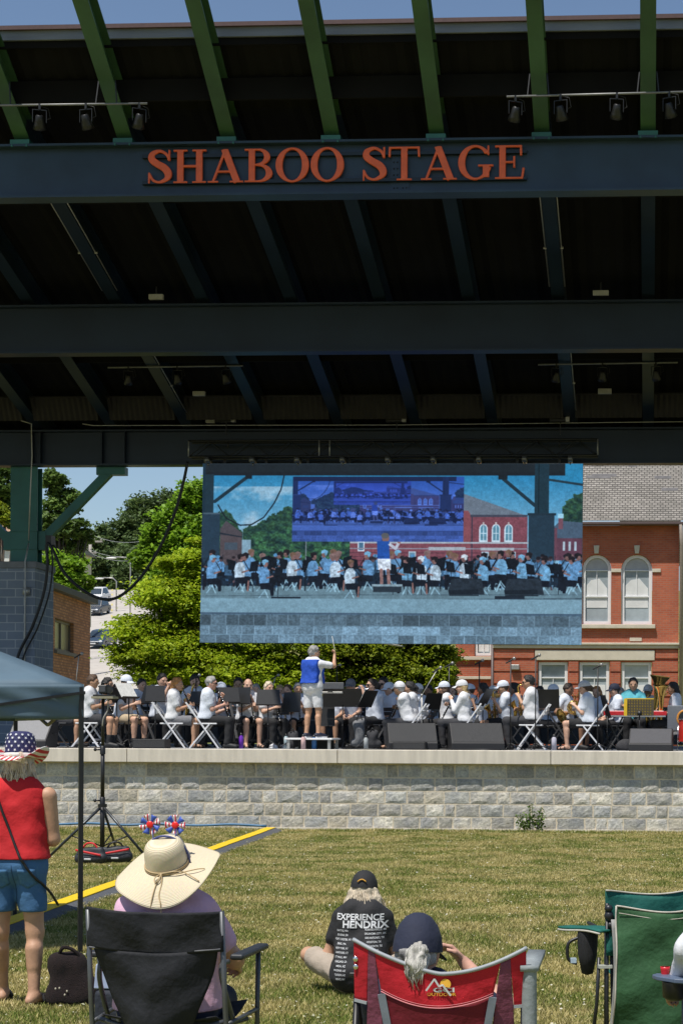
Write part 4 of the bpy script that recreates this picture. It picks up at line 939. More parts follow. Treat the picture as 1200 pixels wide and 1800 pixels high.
def person(loc, heading, label, pose='sit', s=1.0, skin='fair', hair=('short', 'brown'), shirt=('white', .55), legs=('pants', 'black'), shoes='black',
           hands=None, hyaw=0, hpitch=0, lean=.05, hat=None, shades=False, fat=1.0, h=.0125, group=None, fd=None, cat='person', knees=None, feet=None, hem=None, socks=None, name='person',
           palm=(None, None), curl=.9, noise=.0022, elbow_out=.35, nosleeve=False, broad=0.0, vest=None, long_sleeve=False, extra=None):
    """built facing +X; hands = (left target, right target)"""
    sk = skinm(SK[skin]); J = {}
    if pose == 'sit': hz, top = .53, 1.035
    elif pose == 'stand': hz, top = .90, 1.405
    else: hz, top = .13, .62
    ln = lean; up = np.array([math.sin(ln), 0, math.cos(ln)])
    pel = np.array([0, 0, hz + .03]); neck = pel + up * (top - hz - .03); wai = pel + up * .17; che = pel + up * .36
    sh = {1: neck + np.array([-.005, .165 + broad, -.045]), -1: neck + np.array([-.005, -.165 - broad, -.045])}
    hp = {1: np.array([0, .085, hz]), -1: np.array([0, -.085, hz])}
    if pose == 'sit':
        kn = {1: np.array([.43, .13, hz - .02]), -1: np.array([.43, -.13, hz - .02])}; an = {1: np.array([.40, .13, .085]), -1: np.array([.40, -.13, .085])}
    elif pose == 'stand':
        kn = {1: np.array([.015, .095, .49]), -1: np.array([.015, -.095, .49])}; an = {1: np.array([-.03, .10, .085]), -1: np.array([-.03, -.10, .085])}
    else:   # cross-legged on the ground
        kn = {1: np.array([.30, .36, .22]), -1: np.array([.30, -.36, .22])}; an = {1: np.array([.36, -.08, .07]), -1: np.array([.30, .08, .07])}
    for i, sd in enumerate((1, -1)):
        if knees: kn[sd] = np.array(knees[i], float)
        if feet: an[sd] = np.array(feet[i], float)
    fdir = {sd: unit((fd[i] if fd else (1, .18 * sd, 0))) for i, sd in enumerate((1, -1))}
    hands = hands or ((.34, .10, hz + .12), (.34, -.10, hz + .12))
    el, wr = {}, {}
    for i, sd in enumerate((1, -1)):
        el[sd], wr[sd] = ik(sh[sd], hands[i], .285, .245, (-.35, sd * elbow_out, -1))
    hc = neck + up * .07 + np.array([.045, 0, .09]); HR = rot_head(hyaw, hpitch); hl = lambda *p: hc + HR @ np.array(p, float)
    f = fat
    # ---- body
    B = Sdf(.028)
    def torso(q, g=0.0, low=True):
        q.cap(neck + [-.01, .10, -.055], neck + [-.01, -.10, -.055], .056 + g)
        q.cap(che + [.0, .070, .0], che + [.0, -.070, .0], .098 * f + g); q.cap(che + [-.01, .06, .10], che + [-.01, -.06, .10], .088 + g)
        q.cap(wai + [.005, .058, 0], wai + [.005, -.058, 0], .098 * f + g)
        if f > 1.12: q.ell(wai + [.06 * f, 0, .02], (.115 * f + g, .14 * f + g, .15 + g))
        if low: q.cap(pel + [-.01, .07, .0], pel + [-.01, -.07, .0], .108 * f + g * 1.75)
    torso(B)
    for sd in (1, -1):
        B.cap(sh[sd], el[sd], .052 * (.6 + .4 * f) + broad * .2, .040 + broad * .2); B.cap(el[sd], wr[sd], .040, .0265)
        B.cap(hp[sd], kn[sd], .083 * (.5 + .5 * f), .056); B.cap(kn[sd], an[sd], .054, .036); B.cap(kn[sd] * .72 + an[sd] * .28 + [-.018, 0, 0], kn[sd] * .45 + an[sd] * .55 + [-.01, 0, 0], .052, .04)
        B.cap(an[sd] + [0, 0, -.025], an[sd] + fdir[sd] * .15 + [0, 0, -.05], .036, .027); B.cap(an[sd] + [0, 0, -.03], an[sd] - fdir[sd] * .035 + [0, 0, -.045], .034, .03)
        # hand: palm, four bent fingers of unequal length, thumb from the side of the palm
        fx = unit(wr[sd] - el[sd]); i = 0 if sd == 1 else 1
        pn = palm[i] if palm[i] is not None else (0, -sd * .8, -.6); pn = np.array(pn, float); pn = unit(pn - fx * (pn @ fx)); sx = np.cross(pn, fx) * sd
        w0_ = wr[sd]
        for o_ in (-.024, 0, .024): B.cap(w0_ + fx * .012 + sx * o_ * .6, w0_ + fx * .078 + sx * o_, .015, .0135, .012)
        for q_, L_ in ((-.032, .030), (-.011, .038), (.011, .041), (.032, .036)):
            k0 = w0_ + fx * .082 + sx * q_; c1 = curl * .7; d1 = fx * math.cos(c1) + pn * math.sin(c1); k1 = k0 + d1 * L_
            c2 = curl * 1.7; d2 = fx * math.cos(c2) + pn * math.sin(c2); k2 = k1 + d2 * L_ * .85
            B.cap(k0, k1, .0098, .0092, .006); B.cap(k1, k2, .0092, .008, .006)
        t0 = w0_ + fx * .03 + sx * .03; t1 = t0 + unit(fx * .6 + sx * .75 + pn * .3) * .036; t2 = t1 + unit(fx * .9 + sx * .1 + pn * .55) * .032
        B.cap(t0, t1, .0125, .011, .01); B.cap(t1, t2, .011, .009, .006)
    B.cap(neck + [-.01, 0, -.04], hl(-.02, 0, -.05), .056, .052)
    B.ell(hl(-.012, 0, .022), (.098, .076, .102), HR, .02); B.cap(hl(.045, 0, -.02), hl(.052, 0, -.082), .050, .034, .03); B.cap(hl(.02, .03, -.03), hl(.02, -.03, -.03), .05, .05, .03)
    B.cap(hl(.088, 0, .012), hl(.108, 0, -.022), .010, .014, .012)
    for sd in (1, -1): B.ell(hl(-.012, sd * .079, -.012), (.019, .010, .031), HR, .01); B.ell(hl(.075, sd * .03, .03), (.02, .028, .012), HR, .014)
    V, Q = B.mesh(h); body = mesh_obj(name, relax(V, Q, 1, .4), Q, sk, None, True)
    body.location = loc; body.rotation_euler = (0, 0, heading); body.scale = (s,) * 3
    tag(body, label, cat, group)
    # ---- face
    m = MB()
    if not shades:
        for sd in (1, -1): m.ball(hl(.083, sd * .031, .008), (.010, .013, .008), 6, None)
        m.build('eyes', M('eye_dark', (.03, .022, .02), .2), body)
    else:
        m = MB()
        for sd in (1, -1): m.ball(hl(.092, sd * .034, .008), (.014, .032, .021), 6); m.tube([hl(.088, sd * .062, .012), hl(-.01, sd * .084, .008)], .005, 5)
        m.tube([hl(.098, .02, .014), hl(.098, -.02, .014)], .005, 5); m.build('sunglasses', M('shade_lens', (.012, .012, .014), .12), body)
    m = MB(); m.ball(hl(.083, 0, -.062), (.008, .024, .006), 6); m.build('lips', M('lip', (.33, .11, .09), .5), body)
    # ---- hair
    if hair:
        st_, c = hair; H_ = Sdf(.02); H_.ell(hl(-.016, 0, .028), (.110, .089, .111), HR)
        if st_ in ('long', 'bob', 'pony', 'curly'): H_.ell(hl(-.035, 0, -.01), (.09, .09, .10), HR)
        n_ = HR @ np.array([.85, 0, -.55]); H_.cut(n_, hl(.034, 0, .03))
        if st_ in ('short', 'pony', 'bun'): H_.cut(HR @ np.array([.35, 0, -1]), hl(-.05, 0, -.055))
        if st_ == 'bald': H_.cut(HR @ np.array([.2, 0, 1]), hl(0, 0, .045)); H_.cut(HR @ np.array([0, 0, -1]), hl(0, 0, -.05))
        if st_ == 'bob': H_.cap(hl(-.03, .06, -.05), hl(-.03, .065, -.12), .045, .03); H_.cap(hl(-.03, -.06, -.05), hl(-.03, -.065, -.12), .045, .03); H_.cap(hl(-.07, .03, -.05), hl(-.07, -.03, -.11), .05)
        if st_ == 'long':
            for y in (-.06, -.02, .02, .06): H_.cap(hl(-.06, y, -.02), neck + [-.10, y * 1.3, -.06], .042, .03)
        if st_ == 'curly': H_.cap(hl(-.05, .07, -.06), hl(-.06, .08, -.12), .04); H_.cap(hl(-.05, -.07, -.06), hl(-.06, -.08, -.12), .04); H_.cap(hl(-.09, .04, -.06), hl(-.1, -.04, -.1), .045)
        if st_ == 'wild':
            for y in (-.10, -.05, 0, .05, .10): H_.cap(hl(-.05 - .03 * (abs(y) < .06), y * .8, -.03), hl(-.07 - .03 * (abs(y) < .06), y * 1.25 - .01, -.15 - .02 * (y < 0)), .042, .030)
        if st_ == 'pony': H_.cap(hl(-.11, 0, .03), hl(-.15, 0, -.02), .03, .034); H_.cap(hl(-.15, 0, -.02), hl(-.14, 0, -.13), .03, .014)
        if hat: H_.cut(HR @ np.array([0, 0, 1]), hl(0, 0, .06 - (hat[2] if len(hat) > 2 else .015)))
        H_.noise = .0045; H_.nf = 68
        if st_ != 'none': sdf_obj('hair', H_, h * .85, hairm(c), body)
    # ---- clothes
    if shirt:
        c, sl_ = shirt; Sh = Sdf(.05); g = .014; torso(Sh, g, True)
        for y_ in (.06, -.06): Sh.cap(che + [.005, y_, -.02], pel + [.01 if pose != 'stand' else -.005, y_ * 1.15, .02], .100 * f + g, .108 * f + g)
        for sd in (1, -1):
            if not nosleeve:
                e = sh[sd] + (el[sd] - sh[sd]) * (1.0 if long_sleeve else min(.82, sl_ * 1.15))
                Sh.cap(sh[sd], e, .054 * (.6 + .4 * f) + g * .8, .050 + g * .9)
                if long_sleeve: Sh.cap(el[sd], el[sd] * .1 + wr[sd] * .9, .042 + g * .7, .030 + g * .6)
            else: Sh.cap(sh[sd] + [0, -sd * (.055 + broad), .012], sh[sd] + [0, -sd * (.07 + broad), -.06], .042 + g * .6)
        Sh.noise = noise; Sh.nf = 34
        zh = hem if hem is not None else pel[2] - .02
        Sh.cut((0, 0, -1), (0, 0, zh))
        sdf_obj('shirt', Sh, h, cloth(c), body)
        m = MB(); m.lathe([(.066, -.02), (.07, .02), (.062, .03), (.055, .012)], 18, Matrix.Translation(neck + np.array([-.005, 0, .008]))); m.build('collar', cloth(c), body)
    if vest:
        Ve = Sdf(.06); torso(Ve, .046, True)
        for y_ in (.06, -.06): Ve.cap(che + [.005, y_, .02], pel + [-.005, y_ * 1.15, .02], .100 * f + .045, .108 * f + .045)
        Ve.k = .05; Ve.cap(sh[1] * .93 + sh[-1] * .07 + [-.005, 0, .012], sh[1] * .07 + sh[-1] * .93 + [-.005, 0, .012], .092); Ve.noise = noise; Ve.cut((0, 0, -1), (0, 0, vest[1])); Ve.cut((0, 1, 0), (0, .185, 0)); Ve.cut((0, -1, 0), (0, -.185, 0)); Ve.cut((0, 0, 1), neck + [0, 0, .03]); sdf_obj('vest', Ve, h, cloth(vest[0]), body)
    if legs:
        kind, c = legs[:2]; Pn = Sdf(.035); g = .015; Pn.cap(pel + [-.01, .07, -.01], pel + [-.01, -.07, -.01], .108 * f + g)
        if hem is None and False: pass
        for sd in (1, -1):
            if kind == 'pants':
                Pn.cap(hp[sd], kn[sd], .083 * (.5 + .5 * f) + g, .060 + g); Pn.cap(kn[sd], an[sd] + [0, 0, .02], .058 + g, .048 + g)
            else:
                t = legs[2] if len(legs) > 2 else {'shorts': .82, 'short_shorts': .5, 'skirt': .86}[kind]; e = hp[sd] + (kn[sd] - hp[sd]) * t
                Pn.cap(hp[sd], e, .084 * (.5 + .5 * f) + g, .066 + g * 1.5)
        if kind == 'skirt':
            for t in (.1, .4, .7, .84): Pn.cap(hp[1] + (kn[1] - hp[1]) * t, hp[-1] + (kn[-1] - hp[-1]) * t, .078)
        if kind == 'shorts' or kind == 'short_shorts' or kind == 'skirt':
            t = (legs[2] + .02) if len(legs) > 2 else {'shorts': .84, 'short_shorts': .52, 'skirt': .88}[kind]
            if pose != 'floor':
                e = (hp[1] + hp[-1]) / 2 + ((kn[1] + kn[-1]) / 2 - (hp[1] + hp[-1]) / 2) * t; Pn.cut(unit((kn[1] + kn[-1]) / 2 - (hp[1] + hp[-1]) / 2), e)
        Pn.noise = noise; Pn.nf = 30
        sdf_obj({'pants': 'trousers', 'shorts': 'shorts', 'short_shorts': 'shorts', 'skirt': 'skirt'}[kind], Pn, h, cloth(c), body)
    for sd in (1, -1):
        a = an[sd]; d = fdir[sd]
        if socks:
            q = Sdf(.02); q.cap(a + (kn[sd] - a) * .0, a + (kn[sd] - a) * socks, .044, .05); sdf_obj('sock', q, h, cloth('black'), body)
        if shoes == 'sandal':
            q = MB(); b0 = a + [0, 0, -.078]; n0 = np.array([-d[1], d[0], 0])
            q.grid(lambda u, v: b0 + d * (-.07 + .27 * u) + n0 * (v - .5) * (.075 + .03 * math.sin(u * 3)), 8, 3, .016); q.build('sandal', cloth('black'), body)
            q = MB()
            for t in (.05, .13): q.tube([b0 + d * t + n0 * .052 + [0, 0, .0], b0 + d * t + n0 * .03 + [0, 0, .075 - t * .25], b0 + d * t - n0 * .03 + [0, 0, .075 - t * .25], b0 + d * t - n0 * .052], .011, 6)
            q.build('sandal_strap', cloth('black'), body)
        elif shoes:
            q = Sdf(.03); q.cap(a + [0, 0, -.03], a - d * .045 + [0, 0, -.04], .050, .046); q.cap(a + [0, 0, -.03] + d * .03, a + d * .16 + [0, 0, -.048], .050, .038); q.cut((0, 0, -1), a + [0, 0, -.082]); q.cut((0, 0, 1), a + [0, 0, .02]); so2 = sdf_obj('shoe', q, h, M('shoe_' + shoes, _CL[shoes], .6, .1, 8), body)
            if shoes in ('navy', 'white'):
                q = MB(); b0 = a + [0, 0, -.082]; n0 = np.array([-d[1], d[0], 0]); q.grid(lambda u, v: b0 + d * (-.095 + .30 * u) + n0 * (v - .5) * (.10 - .05 * (2 * u - 1) ** 2) + [0, 0, .02], 8, 4, .03); q.build('sole', cloth('white'), so2)
    # ---- cap
    if hat and hat[0] == 'cap':
        cm = cloth(hat[1]); dr_ = hat[2] if len(hat) > 2 else .015; T4 = Matrix.Translation(hl(-.014, 0, .045 - dr_)) @ Matrix([[*HR[0], 0], [*HR[1], 0], [*HR[2], 0], [0, 0, 0, 1]])
        m = MB(); m.lathe([(1.0, 0), (1.0, .15), (.94, .40), (.78, .68), (.5, .9), (.2, .99), (.001, 1.0)], 20, T4 @ Matrix.Diagonal((.121, .101, .106 + dr_, 1))); cp = m.build('cap', cm, body)
        def brim(u, v):
            a = (v - .5) * 1.7; r = .112 + .08 * u * math.cos(a * .9); q = T4 @ Vector((r * math.cos(a) * 1.04, r * math.sin(a) * .80, .012 - .02 * u - .03 * abs(math.sin(a)) * u)); return q
        m = MB(); m.grid(brim, 4, 14, .006); m.build('brim', cm, cp)
    body['_h'] = 0; del body['_h']
    return body, dict(neck=neck, hl=hl, HR=HR, wr=wr, el=el, sh=sh, kn=kn, an=an, pel=pel, che=che, wai=wai)

def strands(body, J, name, mat, n, amax, z0, L, wav, out=.35, seed=3, cx=-.016, r=.0042):
    """loose locks of hair hanging from the back of the head"""
    g = random.Random(seed); m = MB(); hl = J['hl']
    for i in range(n):
        a = g.uniform(-amax, amax); k = g.uniform(.86, 1.06); p = Vector(hl(cx - .104 * k * math.cos(a), .094 * k * math.sin(a), z0 + g.uniform(-.03, .03))); d = Vector((-math.cos(a), math.sin(a), 0)); ph = g.uniform(0, 6.28); ll = L * g.uniform(.6, 1.12); tw = Vector((g.gauss(0, .2), g.gauss(0, .25), 0)); pts = []
        for j in range(8):
            u = j / 7; pts.append(p + d * (out * ll * (u - .55 * u * u)) + tw * ll * u * u * .5 + Vector((0, 0, -ll * u)) + Vector((math.sin(ph + 9 * u), math.cos(ph * 1.7 + 8 * u), 0)) * wav * u)
        m.tube(pts, [r, r * 1.15, r * 1.15, r * 1.1, r, r * .9, r * .7, r * .3], 5)
    return m.build(name, mat, body)
# ------------------------------------------------------------------ folding chairs, stands, instruments
WCH = M('white_resin', (.70, .70, .72), .45, .06, 6)
def make_chair(WCH=WCH):
    t = thing('folding_chair', None, 'chair')
    m = MB(); m.box(-.20, -.20, .43, .21, .20, .455); m.build('seat', WCH, t, bevel=.008)
    m = MB()
    for z in (.66, .74): m.box(-.335 + (.80 - z) * .5, -.2, z - .035, -.315 + (.80 - z) * .5, .2, z + .035)
    m.build('backrest', WCH, t, bevel=.006)
    for sd in (-1, 1):
        y = sd * .215; m = MB(); m.bar((-.335, y, .82), (.25, y, 0), .026, .046, (0, 1, 0)); m.build('leg', WCH, t, bevel=.004)
        y = sd * .188; m = MB(); m.bar((.08, y, .43), (-.27, y, 0), .026, .045, (0, 1, 0)); m.build('leg', WCH, t, bevel=.004)
    m = MB(); m.box(.13, -.205, .13, .155, .205, .165); m.box(-.205, -.18, .09, -.18, .18, .125); m.build('crossbar', WCH, t)
    return t
def make_stand(w=.50, h=.34, z=1.02, tilt=R(22), mat=BLACKM, sheet=None):
    """music stand whose desk faces a player sitting on its -X side"""
    t = thing('music_stand', None, 'music stand')
    T = Matrix.Translation((0, 0, z)) @ Matrix.Rotation(tilt, 4, 'Y')
    m = MB(); V = [(-.004, -w/2, 0), (.004, -w/2, 0), (.004, w/2, 0), (-.004, w/2, 0)]
    m.add([T @ Vector((x, y, zz)) for x, y, zz in [(-.004,-w/2,0),(.004,-w/2,0),(.004,w/2,0),(-.004,w/2,0),(-.004,-w/2+.02,h),(.004,-w/2+.02,h),(.004,w/2-.02,h),(-.004,w/2-.02,h)]], [(3,2,1,0),(4,5,6,7),(0,1,5,4),(1,2,6,5),(2,3,7,6),(3,0,4,7)])
    m.add([T @ Vector((x, y, zz)) for x, y, zz in [(-.06,-w/2,-.006),(.004,-w/2,-.006),(.004,w/2,-.006),(-.06,w/2,-.006),(-.06,-w/2,0),(.004,-w/2,0),(.004,w/2,0),(-.06,w/2,0)]], [(3,2,1,0),(4,5,6,7),(0,1,5,4),(1,2,6,5),(2,3,7,6),(3,0,4,7)])
    m.build('desk', mat, t)
    m = MB(); m.tube([(0.02, 0, .1), (.02, 0, z + .02)], .011, 8); m.ball((.02, 0, z * .55), .02, 5); m.build('pole', BLACKM, t)
    for k in range(3):
        a = k * 2 * math.pi / 3 + .4; m = MB(); m.tube([(.02, 0, .16), (.02 + .25 * math.cos(a), .25 * math.sin(a), .01)], .009, 6); m.build('leg', BLACKM, t)
    if sheet:
        m = MB(); m.add([T @ Vector((x, y, zz)) for x, y, zz in [(-.012,-w*.46,.0),(-.008,-w*.46,.0),(-.008,w*.46,.0),(-.012,w*.46,.0),(-.012,-w*.46,.33),(-.008,-w*.46,.33),(-.008,w*.46,.33),(-.012,w*.46,.33)]], [(3,2,1,0),(4,5,6,7),(0,1,5,4),(1,2,6,5),(2,3,7,6),(3,0,4,7)]); m.build('sheet_music', M('paper', (.68, .67, .64), .8), t)
    return t
BRASS = M('brass', (.72, .47, .13), .22, .12, 9, 0, 1.0); SILVER = M('silver', (.72, .72, .74), .2, .1, 9, 0, 1.0); EBONY = M('ebony', (.014, .013, .013), .3, .1, 20)
def rotz(v, a): return Vector((v[0] * math.cos(a) - v[1] * math.sin(a), v[0] * math.sin(a) + v[1] * math.cos(a), v[2]))
def along_tube(mb, a, b, rs, n=10):
    a, b = Vector(a), Vector(b); mb.tube([a.lerp(b, i / (len(rs) - 1)) for i in range(len(rs))], rs, n)
def instrument(kind, J, loc, heading, s, who):
    mouth = Vector(J['hl'](.10, 0, -.06)); lh = Vector(J['wr'][1]); rh = Vector(J['wr'][-1])
    lab = {'clarinet': 'black clarinet played by the ', 'flute': 'silver flute held up by the ', 'sax': 'brass saxophone held by the ', 'horn': 'coiled brass horn held by the ', 'tuba': 'large brass tuba held by the ', 'euphonium': 'shiny brass euphonium held by the ', 'trumpet': 'brass trumpet held by the ', 'oboe': 'slim black oboe held by the '}[kind] + who
    t = thing({'sax': 'saxophone', 'horn': 'french_horn'}.get(kind, kind), lab, {'sax': 'saxophone', 'horn': 'horn'}.get(kind, kind), loc, heading); t.scale = (s,) * 3
    if kind in ('clarinet', 'oboe'):
        end = mouth + (((lh + rh) / 2) - mouth).normalized() * .66; d = (end - mouth)
        m = MB(); along_tube(m, mouth, mouth + d * .12, [.006, .012]); m.build('mouthpiece', EBONY, t)
        m = MB(); along_tube(m, mouth + d * .12, end - d * .12, [.014, .0145, .015]); along_tube(m, end - d * .12, end, [.015, .018, .026, .038]); m.build('body', EBONY, t)
        m = MB(); _, sd, u = frame(d)
        for k in range(9): m.tube([mouth + d * (.2 + .07 * k) + u * .016, mouth + d * (.235 + .07 * k) + u * .02], .006, 5)
        for k in (.14, .48, .86): along_tube(m, mouth + d * k, mouth + d * (k + .02), [.0175, .0175])
        m.build('keys', SILVER, t)
    elif kind == 'flute':
        a = mouth + Vector((.0, .05, 0)); b_ = a + (rh - a).normalized() * .66; b_ = a + (Vector(((rh.x + .02), rh.y, rh.z + .03)) - a).normalized() * .66
        m = MB(); along_tube(m, a, b_, [.0105, .0105]); m.build('body', SILVER, t); d = b_ - a
        m = MB()
        for k in range(10): q = a + d * (.35 + .06 * k); m.ball(q + Vector((0, 0, .012)), .008, 4)
        m.build('keys', SILVER, t)
    elif kind == 'sax':
        top = mouth + Vector((.06, -.02, .03)); bot = Vector((.20, -.16, .58)); bell = bot + Vector((.17, .02, .26))
        m = MB(); m.tube([mouth, mouth + Vector((.03, 0, .015))], [.007, .011], 8); m.build('mouthpiece', EBONY, t)
        m = MB(); m.tube(spl_v([mouth + Vector((.03, 0, .015)), top, top + Vector((.03, -.03, -.07)), top.lerp(bot, .5), bot + Vector((-.01, 0, .06)), bot + Vector((.03, 0, -.02)), bot + Vector((.09, 0, -.01)), bot.lerp(bell, .62), bell]), [.010 + .030 * (i / 32) ** 1.2 + (.05 * ((i - 27) / 5) ** 2 if i > 27 else 0) for i in range(33)], 12, cap=False); m.build('body', BRASS, t)
        m = MB()
        for k in range(8): q = top.lerp(bot, .25 + .08 * k); m.ball(q + Vector((.025, -.015, 0)), .013, 4); m.tube([q + Vector((.02, .02, 0)), q + Vector((.02, .02, -.05))], .005, 5)
        m.build('keys', BRASS, t)
    elif kind == 'horn':
        c = Vector((.27, -.12, .82)); m = MB()
        for r, y in ((.13, 0), (.105, .025), (.085, -.02)): m.tube([c + Vector((r * math.cos(a), y + .01 * math.sin(2 * a), r * math.sin(a))) for a in LS(0, 2 * math.pi, 25)], .011, 8)
        m.tube(spl_v([c + Vector((0, 0, .13)), (c + mouth) / 2 + Vector((0, .03, .06)), mouth]), .007, 6); m.build('coil', BRASS, t)
        m = MB(); m.lathe([(.016, 0), (.025, .06), (.05, .13), (.10, .19), (.155, .21), (.15, .212), (.09, .195), (.02, .13)], 20, Matrix.Translation(c + Vector((-.10, -.06, -.08))) @ Matrix.Rotation(R(115), 4, 'X') @ Matrix.Rotation(R(-25), 4, 'Y')); m.build('bell', BRASS, t)
        m = MB()
        for k in range(3): m.tube([c + Vector((-.03 + .03 * k, .04, -.05)), c + Vector((-.03 + .03 * k, .04, .05))], .014, 8)
        m.build('valves', SILVER, t)
    elif kind in ('tuba', 'euphonium'):
        k = 1.0 if kind == 'tuba' else .74; c = Vector((.30, .06, .50)); bx_ = c + Vector((0, .08 * k, 0)); H = 1.02 * k
        m = MB(); m.lathe([(.03, .05), (.045, .25), (.06, .5), (.085, .72), (.13, .88), (.205, .98), (.215, 1.0), (.205, 1.0), (.12, .9), (.07, .72)], 26, Matrix.Translation(bx_) @ Matrix.Rotation(R(-8), 4, 'X') @ Matrix.Scale(k * 1.0, 4) @ Matrix.Diagonal((1, 1, 1.02, 1))); m.build('bell', BRASS, t)
        m = MB(); q = lambda y, z: c + Vector((0, y * k, z * k))
        m.tube(spl_v([q(.08, .1), q(.06, -.06), q(-.06, -.10), q(-.17, -.02), q(-.19, .25), q(-.15, .5), q(-.05, .52), q(-.04, .3), q(-.04, .05)]), .032 * k, 10)
        m.tube(spl_v([q(-.12, .0), q(-.12, .4), q(-.02, .62), mouth]), .013, 8)
        for y in (-.10, -.05, .0): m.tube(spl_v([q(y, .0) + Vector((.05, 0, 0)), q(y, .3) + Vector((.05, 0, 0)), q(y + .03, .33) + Vector((.06, 0, 0)), q(y + .04, .05) + Vector((.06, 0, 0))]), .012, 6)
        m.build('tubing', BRASS, t)
        m = MB()
        for y in (-.11, -.06, -.01): m.tube([q(y, .12) + Vector((.03, 0, 0)), q(y, .36) + Vector((.03, 0, 0))], .02, 8)
        m.build('valves', SILVER, t)
    elif kind == 'trumpet':
        d = Vector((1, 0, -.12)).normalized(); m = MB(); a = mouth; m.tube([a, a + d * .15, a + d * .42], [.006, .007, .008], 8); along_tube(m, a + d * .1 + Vector((0, 0, -.05)), a + d * .52, [.008, .008, .01, .02, .06])
        m.tube(spl_v([a + d * .42, a + d * .45 + Vector((0, 0, -.03)), a + d * .40 + Vector((0, 0, -.06)), a + d * .1 + Vector((0, 0, -.055))]), .008, 6); m.build('body', BRASS, t)
        m = MB()
        for k in range(3): m.tube([a + d * (.2 + .03 * k) + Vector((0, 0, .03)), a + d * (.2 + .03 * k) + Vector((0, 0, -.09))], .011, 8)
        m.build('valves', BRASS, t)
    return t
def spl_v(p, n=4): return [Vector(q) for q in spl([tuple(v) for v in p], n)]

CHG = 'white folding chairs on the stage'; STG = 'music stands on the stage'; MUS = 'seated band musicians'
chair0 = make_chair(); chair1 = make_chair(M('dark_resin', (.035, .036, .04), .5, .08, 6)); used_c = [False, False]
def put_chair(X, Y, a, who, z=DZ):
    k = int(Y > 31.95); src = (chair0, chair1)[k]; o = src if not used_c[k] else copy_tree(src); used_c[k] = True
    o.location = (X, Y, z); o.rotation_euler = (0, 0, a); o['group'] = (CHG, 'dark folding chairs in the back rows')[k]; o['label'] = ('white', 'dark')[k] + ' chair under the ' + who; return o
POSE = {   # hand targets in the seated player's own frame
    'clarinet': ((.26, .03, .93), (.31, -.02, .80)), 'oboe': ((.26, .03, .95), (.31, -.02, .84)), 'flute': ((.19, -.14, 1.10), (.14, -.36, 1.06)),
    'sax': ((.22, .00, .93), (.22, -.14, .72)), 'horn': ((.26, .06, .86), (.16, -.22, .74)), 'tuba': ((.24, .2, .75), (.30, -.06, .78)), 'euphonium': ((.24, .16, .72), (.30, -.06, .78)),
    'trumpet': ((.30, .02, 1.06), (.32, -.03, 1.08)), 'rest': ((.30, .10, .62), (.30, -.10, .62)), 'keys': ((.40, .20, .80), (.40, -.20, .80)), 'lap': ((.22, .04, .70), (.24, -.04, .66))}
